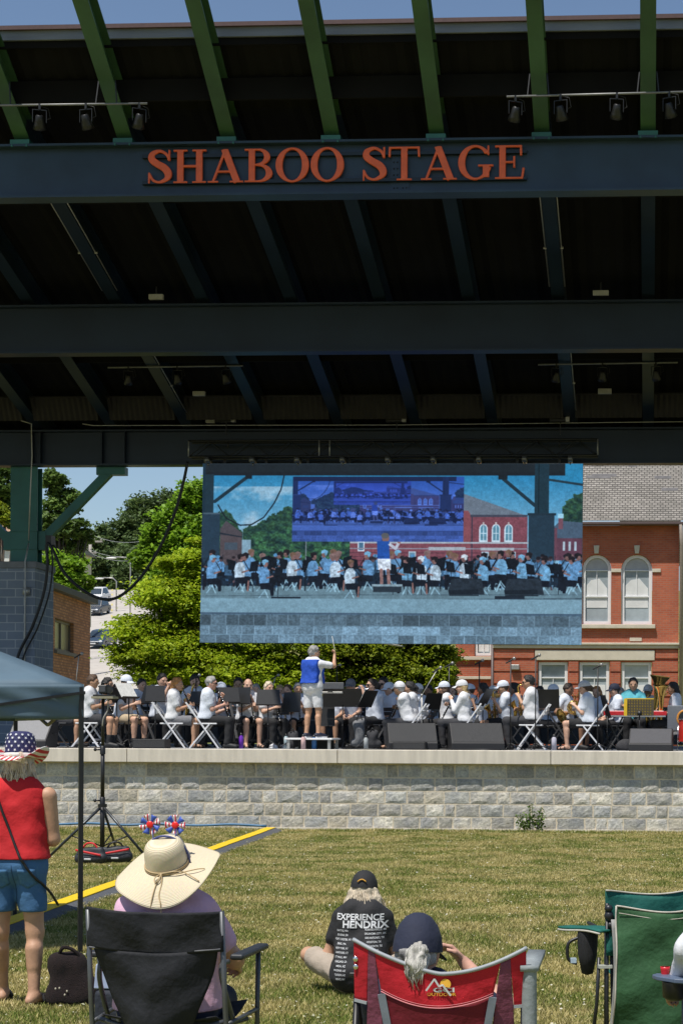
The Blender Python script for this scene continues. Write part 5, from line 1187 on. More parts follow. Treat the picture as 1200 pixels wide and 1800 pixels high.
# px, py of the top of the head, depth, heading, who, options
BAND = [
 (166, 1187, 31.3, 0, 'young brown-haired man in a white polo behind the tripod', dict(hair=('short', 'brown'), legs=('shorts', 'charcoal'), inst='clarinet', shoes='black', socks=.3, skin='tan')),
 (190, 1192, 32.8, -12, 'dark-haired player half hidden behind the brown-haired man', dict(hair=('short', 'black'), shirt=('bluewhite', .5), legs=('pants', 'black'), inst='clarinet', skin='olive')),
 (222, 1187, 32.2, -25, 'player with a blue-white cap behind the striped sheet of music', dict(hair=('short', 'black'), shirt=('bluewhite', .5), legs=('shorts', 'tanpants'), inst='clarinet', hat=('cap', 'bluewhite'), socks=.15)),
 (250, 1194, 34.6, -40, 'dark-haired back row player beyond the blue-capped player', dict(hair=('short', 'black'), shirt=('bluewhite', .5), inst='trumpet')),
 (286, 1185, 33.0, -40, 'black-haired player in pale blue with a brass horn', dict(hair=('short', 'black'), shirt=('bluewhite', .5), legs=('pants', 'black'), inst='trumpet', hpitch=.2)),
 (312, 1192, 31.3, 2, 'ginger-haired woman in a white blouse and grey skirt', dict(hair=('bob', 'ginger'), legs=('skirt', 'grey'), shoes='sandal', inst='clarinet', skin='tan')),
 (343, 1181, 34.4, -70, 'tall dark-haired player facing out behind the ginger-haired woman', dict(hair=('short', 'black'), shirt=('bluewhite', .5), inst='sax', s=1.08)),
 (371, 1190, 31.2, 2, 'grey-haired man in sunglasses and a pale shirt', dict(hair=('short', 'grey'), shirt=('bluewhite', .55), legs=('pants', 'black'), inst='clarinet', shades=True, fat=1.12, skin='pink')),
 (388, 1201, 33.2, -30, 'player with a blue-white cap behind the grey-haired man', dict(hair=('bob', 'darkbrown'), shirt=('bluewhite', .5), inst='clarinet', hat=('cap', 'bluewhite'))),
 (419, 1184, 35.0, -80, 'dark-haired back row player above the bald clarinet player', dict(hair=('short', 'black'), shirt=('bluewhite', .5), inst='trumpet', s=1.05, skin='olive')),
 (436, 1194, 32.0, -62, 'bald clarinet player in a white t-shirt facing out', dict(hair=('bald', 'brown'), legs=('shorts', 'black'), inst='clarinet', shoes='sandal', fat=1.1)),
 (450, 1204, 33.8, -75, 'grey-haired player tucked between the bald man and the blond woman', dict(hair=('short', 'grey'), shirt=('bluewhite', .5), inst='rest')),
 (473, 1203, 32.1, -45, 'ash blond woman in white behind the wide black stand', dict(hair=('bob', 'ashblond'), legs=('pants', 'black'), inst='clarinet', shoes='white')),
 (505, 1206, 34.0, -80, 'brown-haired player in the row behind the wide stand', dict(hair=('bob', 'brown'), shirt=('bluewhite', .5), legs=('pants', 'black'), inst='flute')),
 (524, 1210, 33.0, -75, 'grey-haired player half hidden by the conductor', dict(hair=('short', 'grey'), shirt=('bluewhite', .5), legs=('shorts', 'black'), inst='clarinet', skin='tan')),
 (586, 1212, 33.4, -95, 'bare-kneed player in pale blue behind the conductor stand', dict(hair=('short', 'brown'), shirt=('bluewhite', .5), legs=('shorts', 'black'), inst='rest', skin='tan')),
 (616, 1194, 33.6, -95, 'grey-capped player looking over the conductor stand', dict(hair=('short', 'grey'), shirt=('bluewhite', .5), legs=('pants', 'black'), inst='rest', hat=('cap', 'grey'))),
 (654, 1194, 33.0, -130, 'dark-haired woman in sunglasses and pale blue blouse', dict(hair=('pony', 'darkbrown'), shirt=('bluewhite', .5), legs=('pants', 'black'), inst='flute', shades=True)),
 (674, 1186, 34.8, -110, 'man with black hair and sunglasses in the row behind', dict(hair=('short', 'black'), shirt=('bluewhite', .5), inst='clarinet', shades=True, s=1.06)),
 (684, 1200, 33.9, -140, 'blue-white capped player between the two in sunglasses', dict(hair=('short', 'brown'), shirt=('bluewhite', .5), inst='rest', hat=('cap', 'bluewhite'))),
 (700, 1204, 31.6, 178, 'leaning white-capped flute player with bare feet in sandals', dict(hair=('short', 'grey'), legs=('pants', 'charcoal'), shoes='sandal', inst='flute', hat=('cap', 'white'), lean=.30, skin='tan')),
 (718, 1202, 31.9, 176, 'black-haired woman with a dark shoulder strap', dict(hair=('pony', 'black'), legs=('pants', 'charcoal'), inst='clarinet', skin='olive')),
 (734, 1203, 33.6, 170, 'white-capped player just behind the woman with the strap', dict(hair=('short', 'grey'), shirt=('bluewhite', .5), inst='flute', hat=('cap', 'white'))),
 (779, 1199, 32.2, 180, 'blue-white capped woman raising a flute', dict(hair=('bob', 'brown'), legs=('pants', 'black'), inst='flute', hat=('cap', 'bluewhite'), skin='tan')),
 (810, 1197, 31.3, 178, 'long-haired girl in a white cap and long white sleeves', dict(hair=('long', 'blond'), legs=('pants', 'charcoal'), inst='oboe', hat=('cap', 'white'), long_sleeve=True)),
 (825, 1207, 33.8, 175, 'blue-white capped player behind the long-haired girl', dict(hair=('short', 'brown'), shirt=('bluewhite', .5), inst='clarinet', hat=('cap', 'bluewhite'))),
 (848, 1203, 32.6, 172, 'black-haired player with a stand close in front', dict(hair=('bob', 'black'), shirt=('bluewhite', .5), legs=('pants', 'black'), inst='clarinet', skin='brown')),
 (882, 1197, 32.0, 190, 'blue-white capped saxophone player in black shorts', dict(hair=('short', 'brown'), shirt=('bluewhite', .5), legs=('shorts', 'black'), inst='sax', hat=('cap', 'bluewhite'), socks=.3, skin='tan')),
 (903, 1201, 33.8, 185, 'black-haired player behind the saxophones', dict(hair=('bob', 'black'), shirt=('bluewhite', .5), inst='trumpet', skin='brown')),
 (926, 1188, 31.4, 178, 'black-haired saxophone player in a white shirt and black trousers', dict(hair=('short', 'black'), legs=('pants', 'charcoal'), inst='sax', shades=True, skin='tan', fat=1.1)),
 (972, 1206, 33.8, 185, 'blue-capped player hidden behind the dark stand', dict(hair=('short', 'darkbrown'), shirt=('bluewhite', .5), legs=('pants', 'black'), inst='trumpet', hat=('cap', 'bluewhite'))),
 (1000, 1207, 32.6, -20, 'brown-haired horn player facing the capped woman', dict(hair=('short', 'darkbrown'), shirt=('bluewhite', .5), legs=('shorts', 'black'), inst='horn', skin='brown')),
 (1026, 1201, 31.5, 182, 'pale-capped woman in a pale blue polo and black shorts', dict(hair=('pony', 'brown'), shirt=('bluewhite', .55), legs=('shorts', 'black'), shoes='sandal', inst='horn', hat=('cap', 'lightgrey'), fat=1.22)),
 (1077, 1216, 33.2, 200, 'dark-capped player in pale blue beside the keyboard', dict(hair=('short', 'black'), shirt=('bluewhite', .5), legs=('pants', 'black'), inst='rest', hat=('cap', 'navy'))),
 (1112, 1200, 33.4, -88, 'bearded keyboard player in a teal shirt', dict(hair=('short', 'black'), shirt=('teal', .55), legs=('pants', 'black'), inst='keys', skin='tan', s=1.03, fat=1.1)),
 (1138, 1204, 35.0, -95, 'grey-capped tuba player behind the keyboard player', dict(hair=('short', 'darkbrown'), shirt=('bluewhite', .5), inst='tuba', hat=('cap', 'lightgrey'), skin='brown')),
 (1181, 1200, 32.6, 182, 'black-haired boy with a euphonium at the amplifier', dict(hair=('curly', 'black'), shirt=('bluewhite', .5), legs=('pants', 'black'), inst='euphonium', skin='tan')),
 (108, 1215, 32.4, 5, 'player in dark shorts hidden under the canopy edge', dict(hair=('short', 'brown'), shirt=('bluewhite', .5), legs=('shorts', 'charcoal'), inst='clarinet', skin='tan')),
 (205, 1203, 36.2, -60, 'dark-haired back row player farthest behind the blue-capped player', dict(hair=('short', 'black'), shirt=('bluewhite', .5), inst='trumpet')),
 (268, 1205, 36.4, -65, 'grey-capped back row player behind the black-haired horn player', dict(hair=('short', 'brown'), shirt=('bluewhite', .5), inst='trumpet', hat=('cap', 'lightgrey'))),
 (330, 1206, 36.0, -70, 'brown-haired back row player behind the tall dark-haired player', dict(hair=('short', 'brown'), shirt=('bluewhite', .5), inst='rest')),
 (402, 1206, 36.5, -75, 'navy-capped back row player above the grey-haired man', dict(hair=('short', 'black'), shirt=('bluewhite', .5), inst='trumpet', hat=('cap', 'navy'))),
 (492, 1205, 36.3, -80, 'blond back row player behind the wide stand', dict(hair=('bob', 'blond'), shirt=('bluewhite', .5), inst='trumpet')),
 (636, 1205, 36.2, -100, 'blue-capped back row player beside the grey-capped player', dict(hair=('short', 'darkbrown'), shirt=('bluewhite', .5), inst='trumpet', hat=('cap', 'bluewhite'))),
 (752, 1205, 36.0, -110, 'black-haired back row player between strap woman and flutes', dict(hair=('short', 'black'), shirt=('bluewhite', .5), inst='rest', skin='brown')),
 (795, 1206, 36.4, -110, 'brown-haired back row player between the two flute caps', dict(hair=('bob', 'brown'), shirt=('bluewhite', .5), inst='rest')),
 (866, 1206, 35.6, -110, 'white-capped back row player behind the saxophones', dict(hair=('short', 'grey'), shirt=('bluewhite', .5), inst='rest', hat=('cap', 'white'))),
 (948, 1207, 36.0, -115, 'dark-haired back row player behind the clipped papers', dict(hair=('short', 'black'), shirt=('bluewhite', .5), inst='trumpet', skin='olive')),
 (1048, 1207, 36.2, -120, 'red-haired back row player behind the capped woman', dict(hair=('long', 'ginger'), shirt=('bluewhite', .5), inst='rest')),
 (1090, 1210, 35.6, -100, 'grey-haired back row player behind the dark-capped player', dict(hair=('short', 'grey'), shirt=('bluewhite', .5), inst='rest')),
 (60, 1205, 33.4, -10, 'player in pale blue almost hidden by the canopy', dict(hair=('short', 'black'), shirt=('bluewhite', .5), legs=('pants', 'black'), inst='clarinet')),
]
for px, py, Y, hd, who, op in BAND:
    op = dict(op); inst = op.pop('inst'); a = R(hd + random.uniform(-4, 4)); top = P(px, py, Y)
    s = op.pop('s', None) or min(1.07, max(.93, (top.z - DZ) / (1.31 if 'hat' not in op else 1.33)))
    off = rotz((.05 + op.get('lean', .05) * .55, 0, 0), a) * s; X = top.x - off.x; Yp = Y - off.y
    hands = POSE[inst]; hp_ = op.pop('hpitch', .12 if inst not in ('flute', 'tuba') else .02); hy = op.pop('hyaw', -.35 if inst == 'flute' else random.uniform(-.1, .1))
    lean = op.pop('lean', random.uniform(.02, .10)); sh_ = op.pop('shirt', ('white', .55))
    verb = {'clarinet': 'playing a clarinet', 'flute': 'playing a flute', 'sax': 'playing a saxophone', 'horn': 'holding a horn', 'tuba': 'playing a tuba', 'euphonium': 'playing', 'trumpet': 'with a trumpet', 'rest': 'sitting in the band', 'keys': 'seated at a red keyboard', 'oboe': 'playing an oboe'}[inst]
    lab = who if len(who.split()) > 12 else who + ' ' + verb if verb.split()[-1] not in who else who
    b, J = person((X, Yp, DZ), a, lab, 'sit', s, hands=hands, hpitch=hp_, hyaw=hy, lean=lean, shirt=sh_, group=MUS, elbow_out=.8 if inst == 'flute' else .4, palm=((0, -1, 0), (0, 1, 0)) if inst in ('clarinet', 'oboe', 'trumpet') else (None, None), **op)
    put_chair(X, Yp, a, who)
    if inst not in ('rest', 'keys'): instrument(inst, J, (X, Yp, DZ), a, s, who)

# ------------------------------------------------------------------ conductor on the podium
c = P(549, 1297, 31.0); PZ = c.z
cb, CJ = person((c.x + .0, 31.0, PZ), R(62), 'grey-haired conductor in a blue waistcoat and white shorts raising a baton', 'stand', .965, 'tan', ('short', 'grey'), ('white', .62), ('shorts', 'white'), 'navy', hands=((.25, .05, 1.12), (.36, -.22, 1.53)),
                hyaw=-.5, hpitch=.05, lean=.0, hem=.80, h=.011, palm=(None, (0, .7, .5)), vest=('royal', 1.0), fat=1.05, curl=1.25, knees=((.01, .10, .49), (.03, -.12, .49)), feet=((-.04, .11, .085), (-.02, -.15, .085)), elbow_out=.5)
rd = Sdf(.02)
m = MB(); w_ = Vector(CJ['wr'][-1]); tip = w_ + Vector((.05, .10, .36)); m.tube([w_ + Vector((.04, .01, .03)), tip], [.006, .003], 6); bt = m
t = thing('baton', 'thin white baton held up by the conductor', 'baton', cb.location, R(62)); t.scale = (.965,) * 3; bt.build('stick', M('baton_white', (.75, .73, .68), .4), t); m = MB(); m.ball(w_ + Vector((.04, .01, .03)), (.014, .014, .02), 6); m.build('grip', M('cork', (.4, .25, .12), .7), t)
m = MB(); q = Vector(CJ['wai']); m.grid(lambda u, v: q + Vector((.11 + .03 * math.cos(v * 2 - 1), -.155 + .05 * v, -.02 + .13 * u)), 3, 6, .008); m.build('red_panel', cloth('red'), cb)
t = thing('podium', 'low white topped podium under the conductor', 'podium', (c.x, 31.05, DZ)); W = 84 * 31 / F
m = MB(); m.box(-W / 2, -.42, PZ - DZ - .035, W / 2, .42, PZ - DZ - .002); m.build('top', WHITEP, t, bevel=.008)
for sx in (-1, 1):
    for sy in (-1, 1):
        m = MB(); m.box(sx * (W / 2 - .06) - .025, sy * .37 - .025, 0, sx * (W / 2 - .06) + .025, sy * .37 + .025, PZ - DZ - .036); m.build('leg', PIPE, t)
m = MB(); m.box(-W / 2 + .1, .30, .0, W / 2 - .1, .36, PZ - DZ - .04); m.build('back_panel', BLACKM, t)

# ------------------------------------------------------------------ music stands, placed by pixel of the desk's middle
ST0 = {}
def put_stand(px, py_top, Y, heading, label, w=.50, h=.34, tilt=22, sheet=False, mat=None):
    z = P(px, py_top, Y).z - DZ - h * math.cos(R(tilt)); key = (round(z, 1), w, h, tilt, sheet, mat)
    o = make_stand(w, h, z, R(tilt), mat or BLACKM, sheet)
    o.location = (P(px, 1291, Y).x, Y, DZ); o.rotation_euler = (0, 0, R(heading)); o['label'] = label; o['group'] = STG; return o
for a in [(228, 1202, 31.5, 150, 'black music stand with striped sheets before the blue-capped player', .42, .32, 35, True), (205, 1209, 32.0, -60, 'black music stand just behind the tripod camera', .36, .3, 25, False), (258, 1206, 33.0, 60, 'black music stand behind the striped sheets', .34, .34, 15, False),
          (273, 1205, 31.4, 105, 'tilted black music stand beside the ginger-haired woman', .36, .31, 18, False), (342, 1215, 32.0, 60, 'small black music stand between the ginger woman and grey-haired man', .32, .25, 15, False), (402, 1208, 31.4, 110, 'black music stand close before the grey-haired man', .40, .31, 25, False),
          (424, 1208, 31.7, 80, 'black music stand beside the bald clarinet player', .34, .31, 12, False), (471, 1212, 31.3, 100, 'wide black music stand before the ash blond woman', .44, .30, 20, False), (511, 1217, 31.6, 80, 'tall dark music stand just before the conductor', .36, .36, 12, False), (494, 1236, 32.0, 90, 'lower black music stand between the two wide stands', .30, .22, 15, False),
          (576, 1238, 31.9, 90, 'black music stand hidden beside the conductor legs', .26, .40, 10, False), (640, 1214, 31.6, -30, 'narrow angled music stand with white sheet edges', .40, .34, 30, True), (757, 1219, 31.8, -55, 'black music stand between the strap woman and the flutes', .36, .32, 28, False), (846, 1211, 31.6, -20, 'slim angled music stand before the saxophones', .36, .34, 30, False),
          (962, 1212, 31.7, -80, 'dark music stand with clipped papers behind the saxophone player', .42, .34, 15, False), (1068, 1222, 32.2, 200, 'black music stand beside the keyboard', .32, .42, 15, False)]:
    put_stand(*a)
o = put_stand(602, 1211, 31.75, -88, 'large black conductor stand with a wide desk', .74, .34, 20); o['category'] = 'music stand'
t = thing('briefcase', 'open grey case standing on the conductor stand', 'case', P(583, 1218, 31.75)); m = MB(); m.box(-.22, -.02, .02, .22, .02, .19); m.build('lid', M('case_grey', (.10, .105, .115), .5), t, bevel=.01); m = MB(); m.box(-.22, -.14, -.015, .22, -.02, .02); m.build('tray', PIPE, t, bevel=.008); m = MB(); m.tube([(-.04, -.15, .01), (-.03, -.17, .02), (.03, -.17, .02), (.04, -.15, .01)], .008, 6); m.build('handle', BLACKM, t)
# yellow perforated stand at the keyboard
YW = M('yellow_paint', (.72, .47, .02), .5)
c = P(1123, 1258, 31.9); t = thing('music_stand', 'perforated yellow music stand in front of the red keyboard', 'music stand', (c.x, 31.9, DZ), 0, STG)
w_, h_ = 50 * 31.9 / F, 29 * 31.9 / F; hl_ = [[(-w_ / 2 + .07 + i * (w_ - .13) / 8 + .014 * math.cos(k), .03 + j * (h_ - .055) / 5 + .014 * math.sin(k)) for k in LS(0, 2 * math.pi, 9)[:-1]] for i in range(9) for j in range(6)]
V, Fc = plate(rect(-w_ / 2, 0, w_ / 2, h_), [h[::-1] for h in hl_], .006); mesh_obj('desk', [(x, y + zz * .18, zz + c.z - DZ) for x, y, zz in V], Fc, M('dark_perforated', (.05, .035, .012), .5), t, False)
m = MB(); 
for k in range(54):
    hh = hl_[k]; m.add([(p[0], .012 + p[1] * .18, p[1] + c.z - DZ) for p in hh], [tuple(range(8))])
m.box(-w_ / 2 - .025, -.01, c.z - DZ - .004, -w_ / 2 + .035, .0, c.z - DZ + h_ + .01); m.box(-w_ / 2, -.002 + h_ * .18, c.z - DZ + h_, w_ / 2, .008 + h_ * .18, c.z - DZ + h_ + .018); m.build('yellow_back', YW, t, smooth=False)
m = MB(); m.tube([(0, .03, .05), (0, .03, c.z - DZ + .05)], .012, 8); m.box(-.04, -.012, c.z - DZ, .04, -.002, c.z - DZ + .08); m.build('pole', BLACKM, t)
for k in range(3): m = MB(); a = k * 2.09 + .5; m.tube([(0, .03, .16), (.25 * math.cos(a), .03 + .25 * math.sin(a), .01)], .009, 6); m.build('leg', BLACKM, t)
# keyboard
a_, b_ = P(1060, 1254, 32.3), P(1171, 1254, 32.3); t = thing('keyboard', 'long red stage keyboard on a stand before the teal shirt player', 'keyboard', (a_.x, 32.3, DZ)); L = b_.x - a_.x; z = a_.z - DZ
m = MB(); m.box(0, 0, z - .035, L, .30, z + .04); m.build('case', M('red_lacquer', (.55, .02, .03), .3), t, bevel=.01)
m = MB(); m.box(.06, .10, z + .041, L - .06, .29, z + .055); m.build('keys', WHITEP, t)
m = MB(); m.box(.02, -.004, z - .06, L - .02, .28, z - .036); m.build('underside', M('silver_trim', (.5, .52, .55), .35, .1, 8, 0, .6), t)
for sx in (.2, L - .2): m = MB(); m.bar((sx - .15, .14, z - .06), (sx + .15, .14, .0), .03, .03); m.bar((sx + .15, .18, z - .06), (sx - .15, .18, .0), .03, .03); m.build('stand_leg', BLACKM, t)

# ------------------------------------------------------------------ microphones
MICM = M('mic_grille', (.32, .31, .30), .4, .2, 60, .2, .7)
def mic_stand(px, py, Y, label, boom=None, foot=True):
    tp = P(px, py, Y); t = thing('microphone_stand', label, 'microphone stand', (tp.x, Y, DZ), 0, 'microphone stands among the band'); H = tp.z - DZ
    m = MB()
    if boom:
        bxp = P(boom[0], boom[1], Y); q = Vector((bxp.x - tp.x, 0, bxp.z - DZ)); m.tube([(q.x, 0, .02), q], .011, 8); m.tube([q + (q - Vector((0, 0, H))).normalized() * .15, (0, 0, H)], .009, 6); m.ball(q, .025, 5); fx = q.x
    else: m.tube([(0, 0, .02), (0, 0, H)], .0115, 8); fx = 0
    m.build('pole', BLACKM if not boom else PIPE, t)
    m = MB()
    for k in range(3): a = k * 2.09 + .3; m.tube([(fx, 0, .12), (fx + .28 * math.cos(a), .28 * math.sin(a), .01)], .009, 6)
    m.build('tripod_foot', BLACKM, t)
    m = MB(); m.lathe([(.012, -.16), (.017, -.03), (.016, -.02)], 10, Matrix.Translation((.05, -.0, H + .03)) @ Matrix.Rotation(R(60), 4, 'Y')); mc = m.build('microphone', BLACKM, t)
    m = MB(); m.ball((.06, 0, H + .035), .032, 7); m.build('grille', MICM, mc); return t
for a in [(139, 1152, 32.6, 'tall pale microphone stand beside the tan building corner', (134, 1200)), (592, 1172, 34.4, 'slim microphone stand between conductor and grey cap', None), (561, 1182, 33.6, 'short microphone stand right beside the conductor arm', None), (484, 1190, 34.5, 'microphone on a boom over the ash blond woman', (474, 1230)), (768, 1177, 31.6, 'angled boom microphone stand with a yellowish cable over the flutes', (741, 1222)),
          (789, 1169, 32.2, 'tall black microphone stand between the flute players', None), (842, 1164, 32.8, 'microphone stand before the brick wing wall', None), (897, 1161, 31.0, 'tall thin microphone stand in front of the capped saxophone player', None), (941, 1155, 30.9, 'tallest black microphone stand beside the saxophone player in white', None), (1050, 1172, 31.2, 'plain black pole stand beside the capped woman', None), (345, 1190, 33.2, 'microphone stand between ginger-haired woman and dark-haired player', None)]: mic_stand(*a)

# ------------------------------------------------------------------ loudspeaker wedges, boxes, bottles and bags on the stage
CAB = M('speaker_black', (.016, .016, .018), .55, .15, 40, .2); GRILL = M('speaker_grille', (.026, .027, .03), .6, .2, 120, .4); GRILLB = M('bright_speaker_grille', (.07, .07, .078), .55, .15, 120, .4)
def wedge(px0, px1, pyt, pyb, Y, label, a=0, gm=GRILL):
    x0, x1 = P(px0, 1291, Y).x, P(px1, 1291, Y).x; W = x1 - x0; H = P(px0, pyt, Y).z - DZ
    t = thing('floor_monitor', label, 'loudspeaker', ((x0 + x1) / 2, Y + .3, DZ), a, 'wedge loudspeakers along the stage edge')
    m = MB(); m.prism([(-.30, .0), (-.30, .12), (.05, H), (.28, H * .92), (.22, 0)], -W / 2, W / 2, 'x'); m.build('cabinet', CAB, t, bevel=.015)
    m = MB(); d = Vector((0, .35, H - .12)); n_ = Vector((0, -(H - .12), .35)).normalized()
    p0 = Vector((0, -.30, .12)) + d * .06 + n_ * .004; p1 = Vector((0, -.30, .12)) + d * .96 + n_ * .004
    m.add([(-W / 2 + .025, p0.y, p0.z), (W / 2 - .025, p0.y, p0.z), (W / 2 - .025, p1.y, p1.z), (-W / 2 + .025, p1.y, p1.z)], [(0, 1, 2, 3)]); m.build('grille', gm, t)
    m = MB(); m.tube([(W / 2 + .004, -.02, H * .5), (W / 2 + .02, .0, H * .5), (W / 2 + .02, .12, H * .5), (W / 2 + .004, .14, H * .5)], .01, 6); m.build('handle', BLACKM, t); return t
wedge(676, 762, 1270, 1318, 30.55, 'black wedge loudspeaker behind the small flat box', R(14)); wedge(786, 880, 1270, 1318, 30.6, 'black wedge loudspeaker before the long-haired girl', R(14)); wedge(1105, 1182, 1280, 1320, 30.5, 'black wedge loudspeaker under the yellow music stand', R(-3), GRILLB); wedge(12, 84, 1264, 1312, 30.6, 'wedge loudspeaker with light painted into its pale grille under the canopy edge', R(-4), M('grille_painted_lit', (.24, .24, .25), .55, .15, 120, .4))  # last wedge: paler grille copy with light put into its colour
for px0, px1, pyt, lab in ((690, 747, 1304, 'flat black box with pale edges before the wedge loudspeaker'), (233, 291, 1299, 'flat black box below the tilted music stand')):
    Y = 30.35; x0, x1 = P(px0, 1291, Y).x, P(px1, 1291, Y).x; t = thing('stage_box', lab, 'box', (x0, Y, DZ)); H = P(px0, pyt, Y).z - DZ
    m = MB(); m.box(0, 0, 0, x1 - x0, .35, H); m.build('case', CAB, t, bevel=.01); m = MB(); m.box(.02, -.004, .02, x1 - x0 - .02, -.001, H - .02); m.build('front_panel', GRILL, t)
def bottle(px, pyb, Y, hgt, r, col, label):
    c = P(px, pyb, Y); t = thing('water_bottle', label, 'bottle', (c.x, Y, DZ), 0, 'drink bottles on the stage floor')
    m = MB(); m.lathe([(.001, 0), (r, 0), (r, hgt * .72), (r * .55, hgt * .84), (r * .5, hgt * .86)], 14); m.build('bottle', M('bottle_%d' % px, col, .3, .08, 6), t)
    m = MB(); m.lathe([(r * .6, hgt * .85), (r * .6, hgt), (.001, hgt)], 12); m.build('lid', BLACKM, t)
for a in [(533, 1316, 30.6, .26, .042, (.62, .42, .40), 'pale pink bottle at the podium corner'), (552, 1316, 30.75, .25, .045, (.03, .14, .35), 'blue bottle under the podium edge'), (424, 1312, 31.2, .28, .04, (.16, .03, .42), 'purple bottle beside the bald clarinet player'), (503, 1285, 31.9, .27, .042, (.5, .62, .66), 'pale clear bottle hung by the tall stand'), (643, 1315, 31.0, .25, .04, (.4, .42, .42), 'clear bottle beside the dark bag'), (973, 1313, 31.2, .28, .045, (.5, .48, .55), 'clear bottle by the capped woman'), (883, 1313, 31.2, .27, .03, (.6, .1, .08), 'slim red bottle before the saxophone player')]: bottle(*a)
for px, pyb, Y, w, hgt, lab in ((632, 1316, 32.0, .34, .62, 'grey coat and bag hanging on a chair behind the stand'), (655, 1316, 31.3, .30, .36, 'dark backpack on the floor beside the clear bottle'), (515, 1316, 31.4, .26, .34, 'dark bag on the floor before the conductor podium'), (350, 1314, 31.9, .24, .26, 'small black case on the floor behind the grey-haired man'), (1098, 1318, 31.5, .34, .16, 'small black pedal box near the keyboard stand')):
    c = P(px, pyb, Y); t = thing('bag', lab, 'bag', (c.x, Y, DZ)); q = Sdf(.05); q.cap((-w * .3, 0, .1 * hgt + .05), (w * .3, 0, .1 * hgt + .05), w * .22); q.cap((-w * .2, 0, hgt * .75), (w * .15, 0, hgt * .8), w * .2); q.cap((0, 0, hgt * .3), (0, 0, hgt * .6), w * .3); q.noise = .006; q.nf = 18; q.cut((0, 0, -1), (0, 0, 0.0)); sdf_obj('bag_body', q, .015, M('bag_' + str(px), (.03, .03, .034) if px != 632 else (.16, .165, .175), .8, .3, 8, .4), t)
    m = MB(); m.tube(spl_v([(-w * .15, -.05, hgt * .85), (0, -.05, hgt * 1.05), (w * .15, -.05, hgt * .85)]), .01, 6); m.build('strap', BLACKM, t)
# amplifier and drum at the edge of the picture
c = P(1172, 1296, 31.4); t = thing('amplifier', 'grey guitar amplifier with orange speaker ring on a stand', 'amplifier', (c.x, 31.4, DZ)); H0 = P(1172, 1285, 31.4).z - DZ; H1 = P(1172, 1240, 31.4).z - DZ
m = MB(); m.box(0, 0, H0, .55, .28, H1); m.build('cabinet', M('amp_grey', (.14, .15, .17), .6, .1, 30, .2), t, bevel=.015)
m = MB(); m.lathe([(.02, 0), (.13, .0), (.15, .012), (.16, 0)], 24, Matrix.Translation((.32, -.005, (H0 + H1) / 2)) @ Matrix.Rotation(R(90), 4, 'X')); m.build('speaker_ring', M('orange_ring', (.6, .24, .03), .5), t)
m = MB(); m.lathe([(.001, .01), (.08, .004), (.125, .002)], 20, Matrix.Translation((.32, -.006, (H0 + H1) / 2)) @ Matrix.Rotation(R(90), 4, 'X')); m.build('speaker_cone', BLACKM, t)
m = MB(); m.box(.18, -.012, H0 + .03, .5, -.002, H0 + .06); m.build('trim_strip', M('orange_trim', (.7, .32, .02), .5), t)
m = MB()
for sx in (.05, .5): m.bar((sx, .05, H0), (sx, .05, 0), .03, .03); m.bar((sx, .25, H0), (sx, .25, 0), .03, .03)
m.box(.0, .0, H0 - .06, .55, .3, H0 - .01); m.build('amp_stand', PIPE, t)
c = P(1212, 1316, 31.0); t = thing('drum', 'red floor drum with chrome hoops at the stage corner', 'drum', (c.x, 31.0, DZ)); m = MB(); m.lathe([(.20, .16), (.20, .56)], 24); m.build('shell', M('red_drum', (.5, .03, .02), .3), t)
for z in (.16, .56): m = MB(); m.tube([(.207 * math.cos(a), .207 * math.sin(a), z) for a in LS(0, 2 * math.pi, 25)], .012, 6); m.build('hoop', SILVER, t)
m = MB(); m.lathe([(.001, .565), (.2, .562)], 24); m.build('drumhead', WHITEP, t)
for k in range(3): a = k * 2.09 + .9; m = MB(); m.tube([(.21 * math.cos(a), .21 * math.sin(a), .45), (.23 * math.cos(a), .23 * math.sin(a), 0)], .01, 6); m.build('leg', SILVER, t)
# black cases added to darken the bright gaps behind the players
for i, (px, w, hh, Y) in enumerate([(110, 1.1, .75, 39.2), (195, 1.2, .9, 39.6), (262, .9, .7, 38.8), (330, 1.3, .85, 39.5), (405, 1.0, .95, 39.0), (478, 1.2, .8, 39.4), (560, 1.1, .9, 38.9), (640, 1.3, .85, 39.5), (722, 1.1, .95, 39.1), (800, 1.2, .8, 39.4), (880, 1.1, .9, 38.9), (955, 1.2, .85, 39.5), (1030, 1.0, .95, 39.0), (1105, 1.2, .85, 39.4), (1180, 1.1, .9, 39.2)]):
    x = P(px, 1291, Y).x; t = thing('backing_case', 'black case with metal edges added as dark backing at the back of the stage', 'case', (x, Y, DZ), random.uniform(-.06, .06), 'cases added as dark backing at the back of the stage')
    m = MB(); m.box(-w / 2, 0, .06, w / 2, .6, hh); m.build('case_body', CAB, t, bevel=.012)
    m = MB(); m.box(-w / 2 - .004, -.004, hh * .62, w / 2 + .004, .604, hh * .62 + .03); m.build('edge_strip', M('case_edge', (.12, .12, .125), .5, .1, 8, 0, .6), t)
    for sx in (-1, 1): m = MB(); m.ball((sx * (w / 2 - .1), .1, .035), (.03, .03, .035), 6); m.build('caster', BLACKM, t)
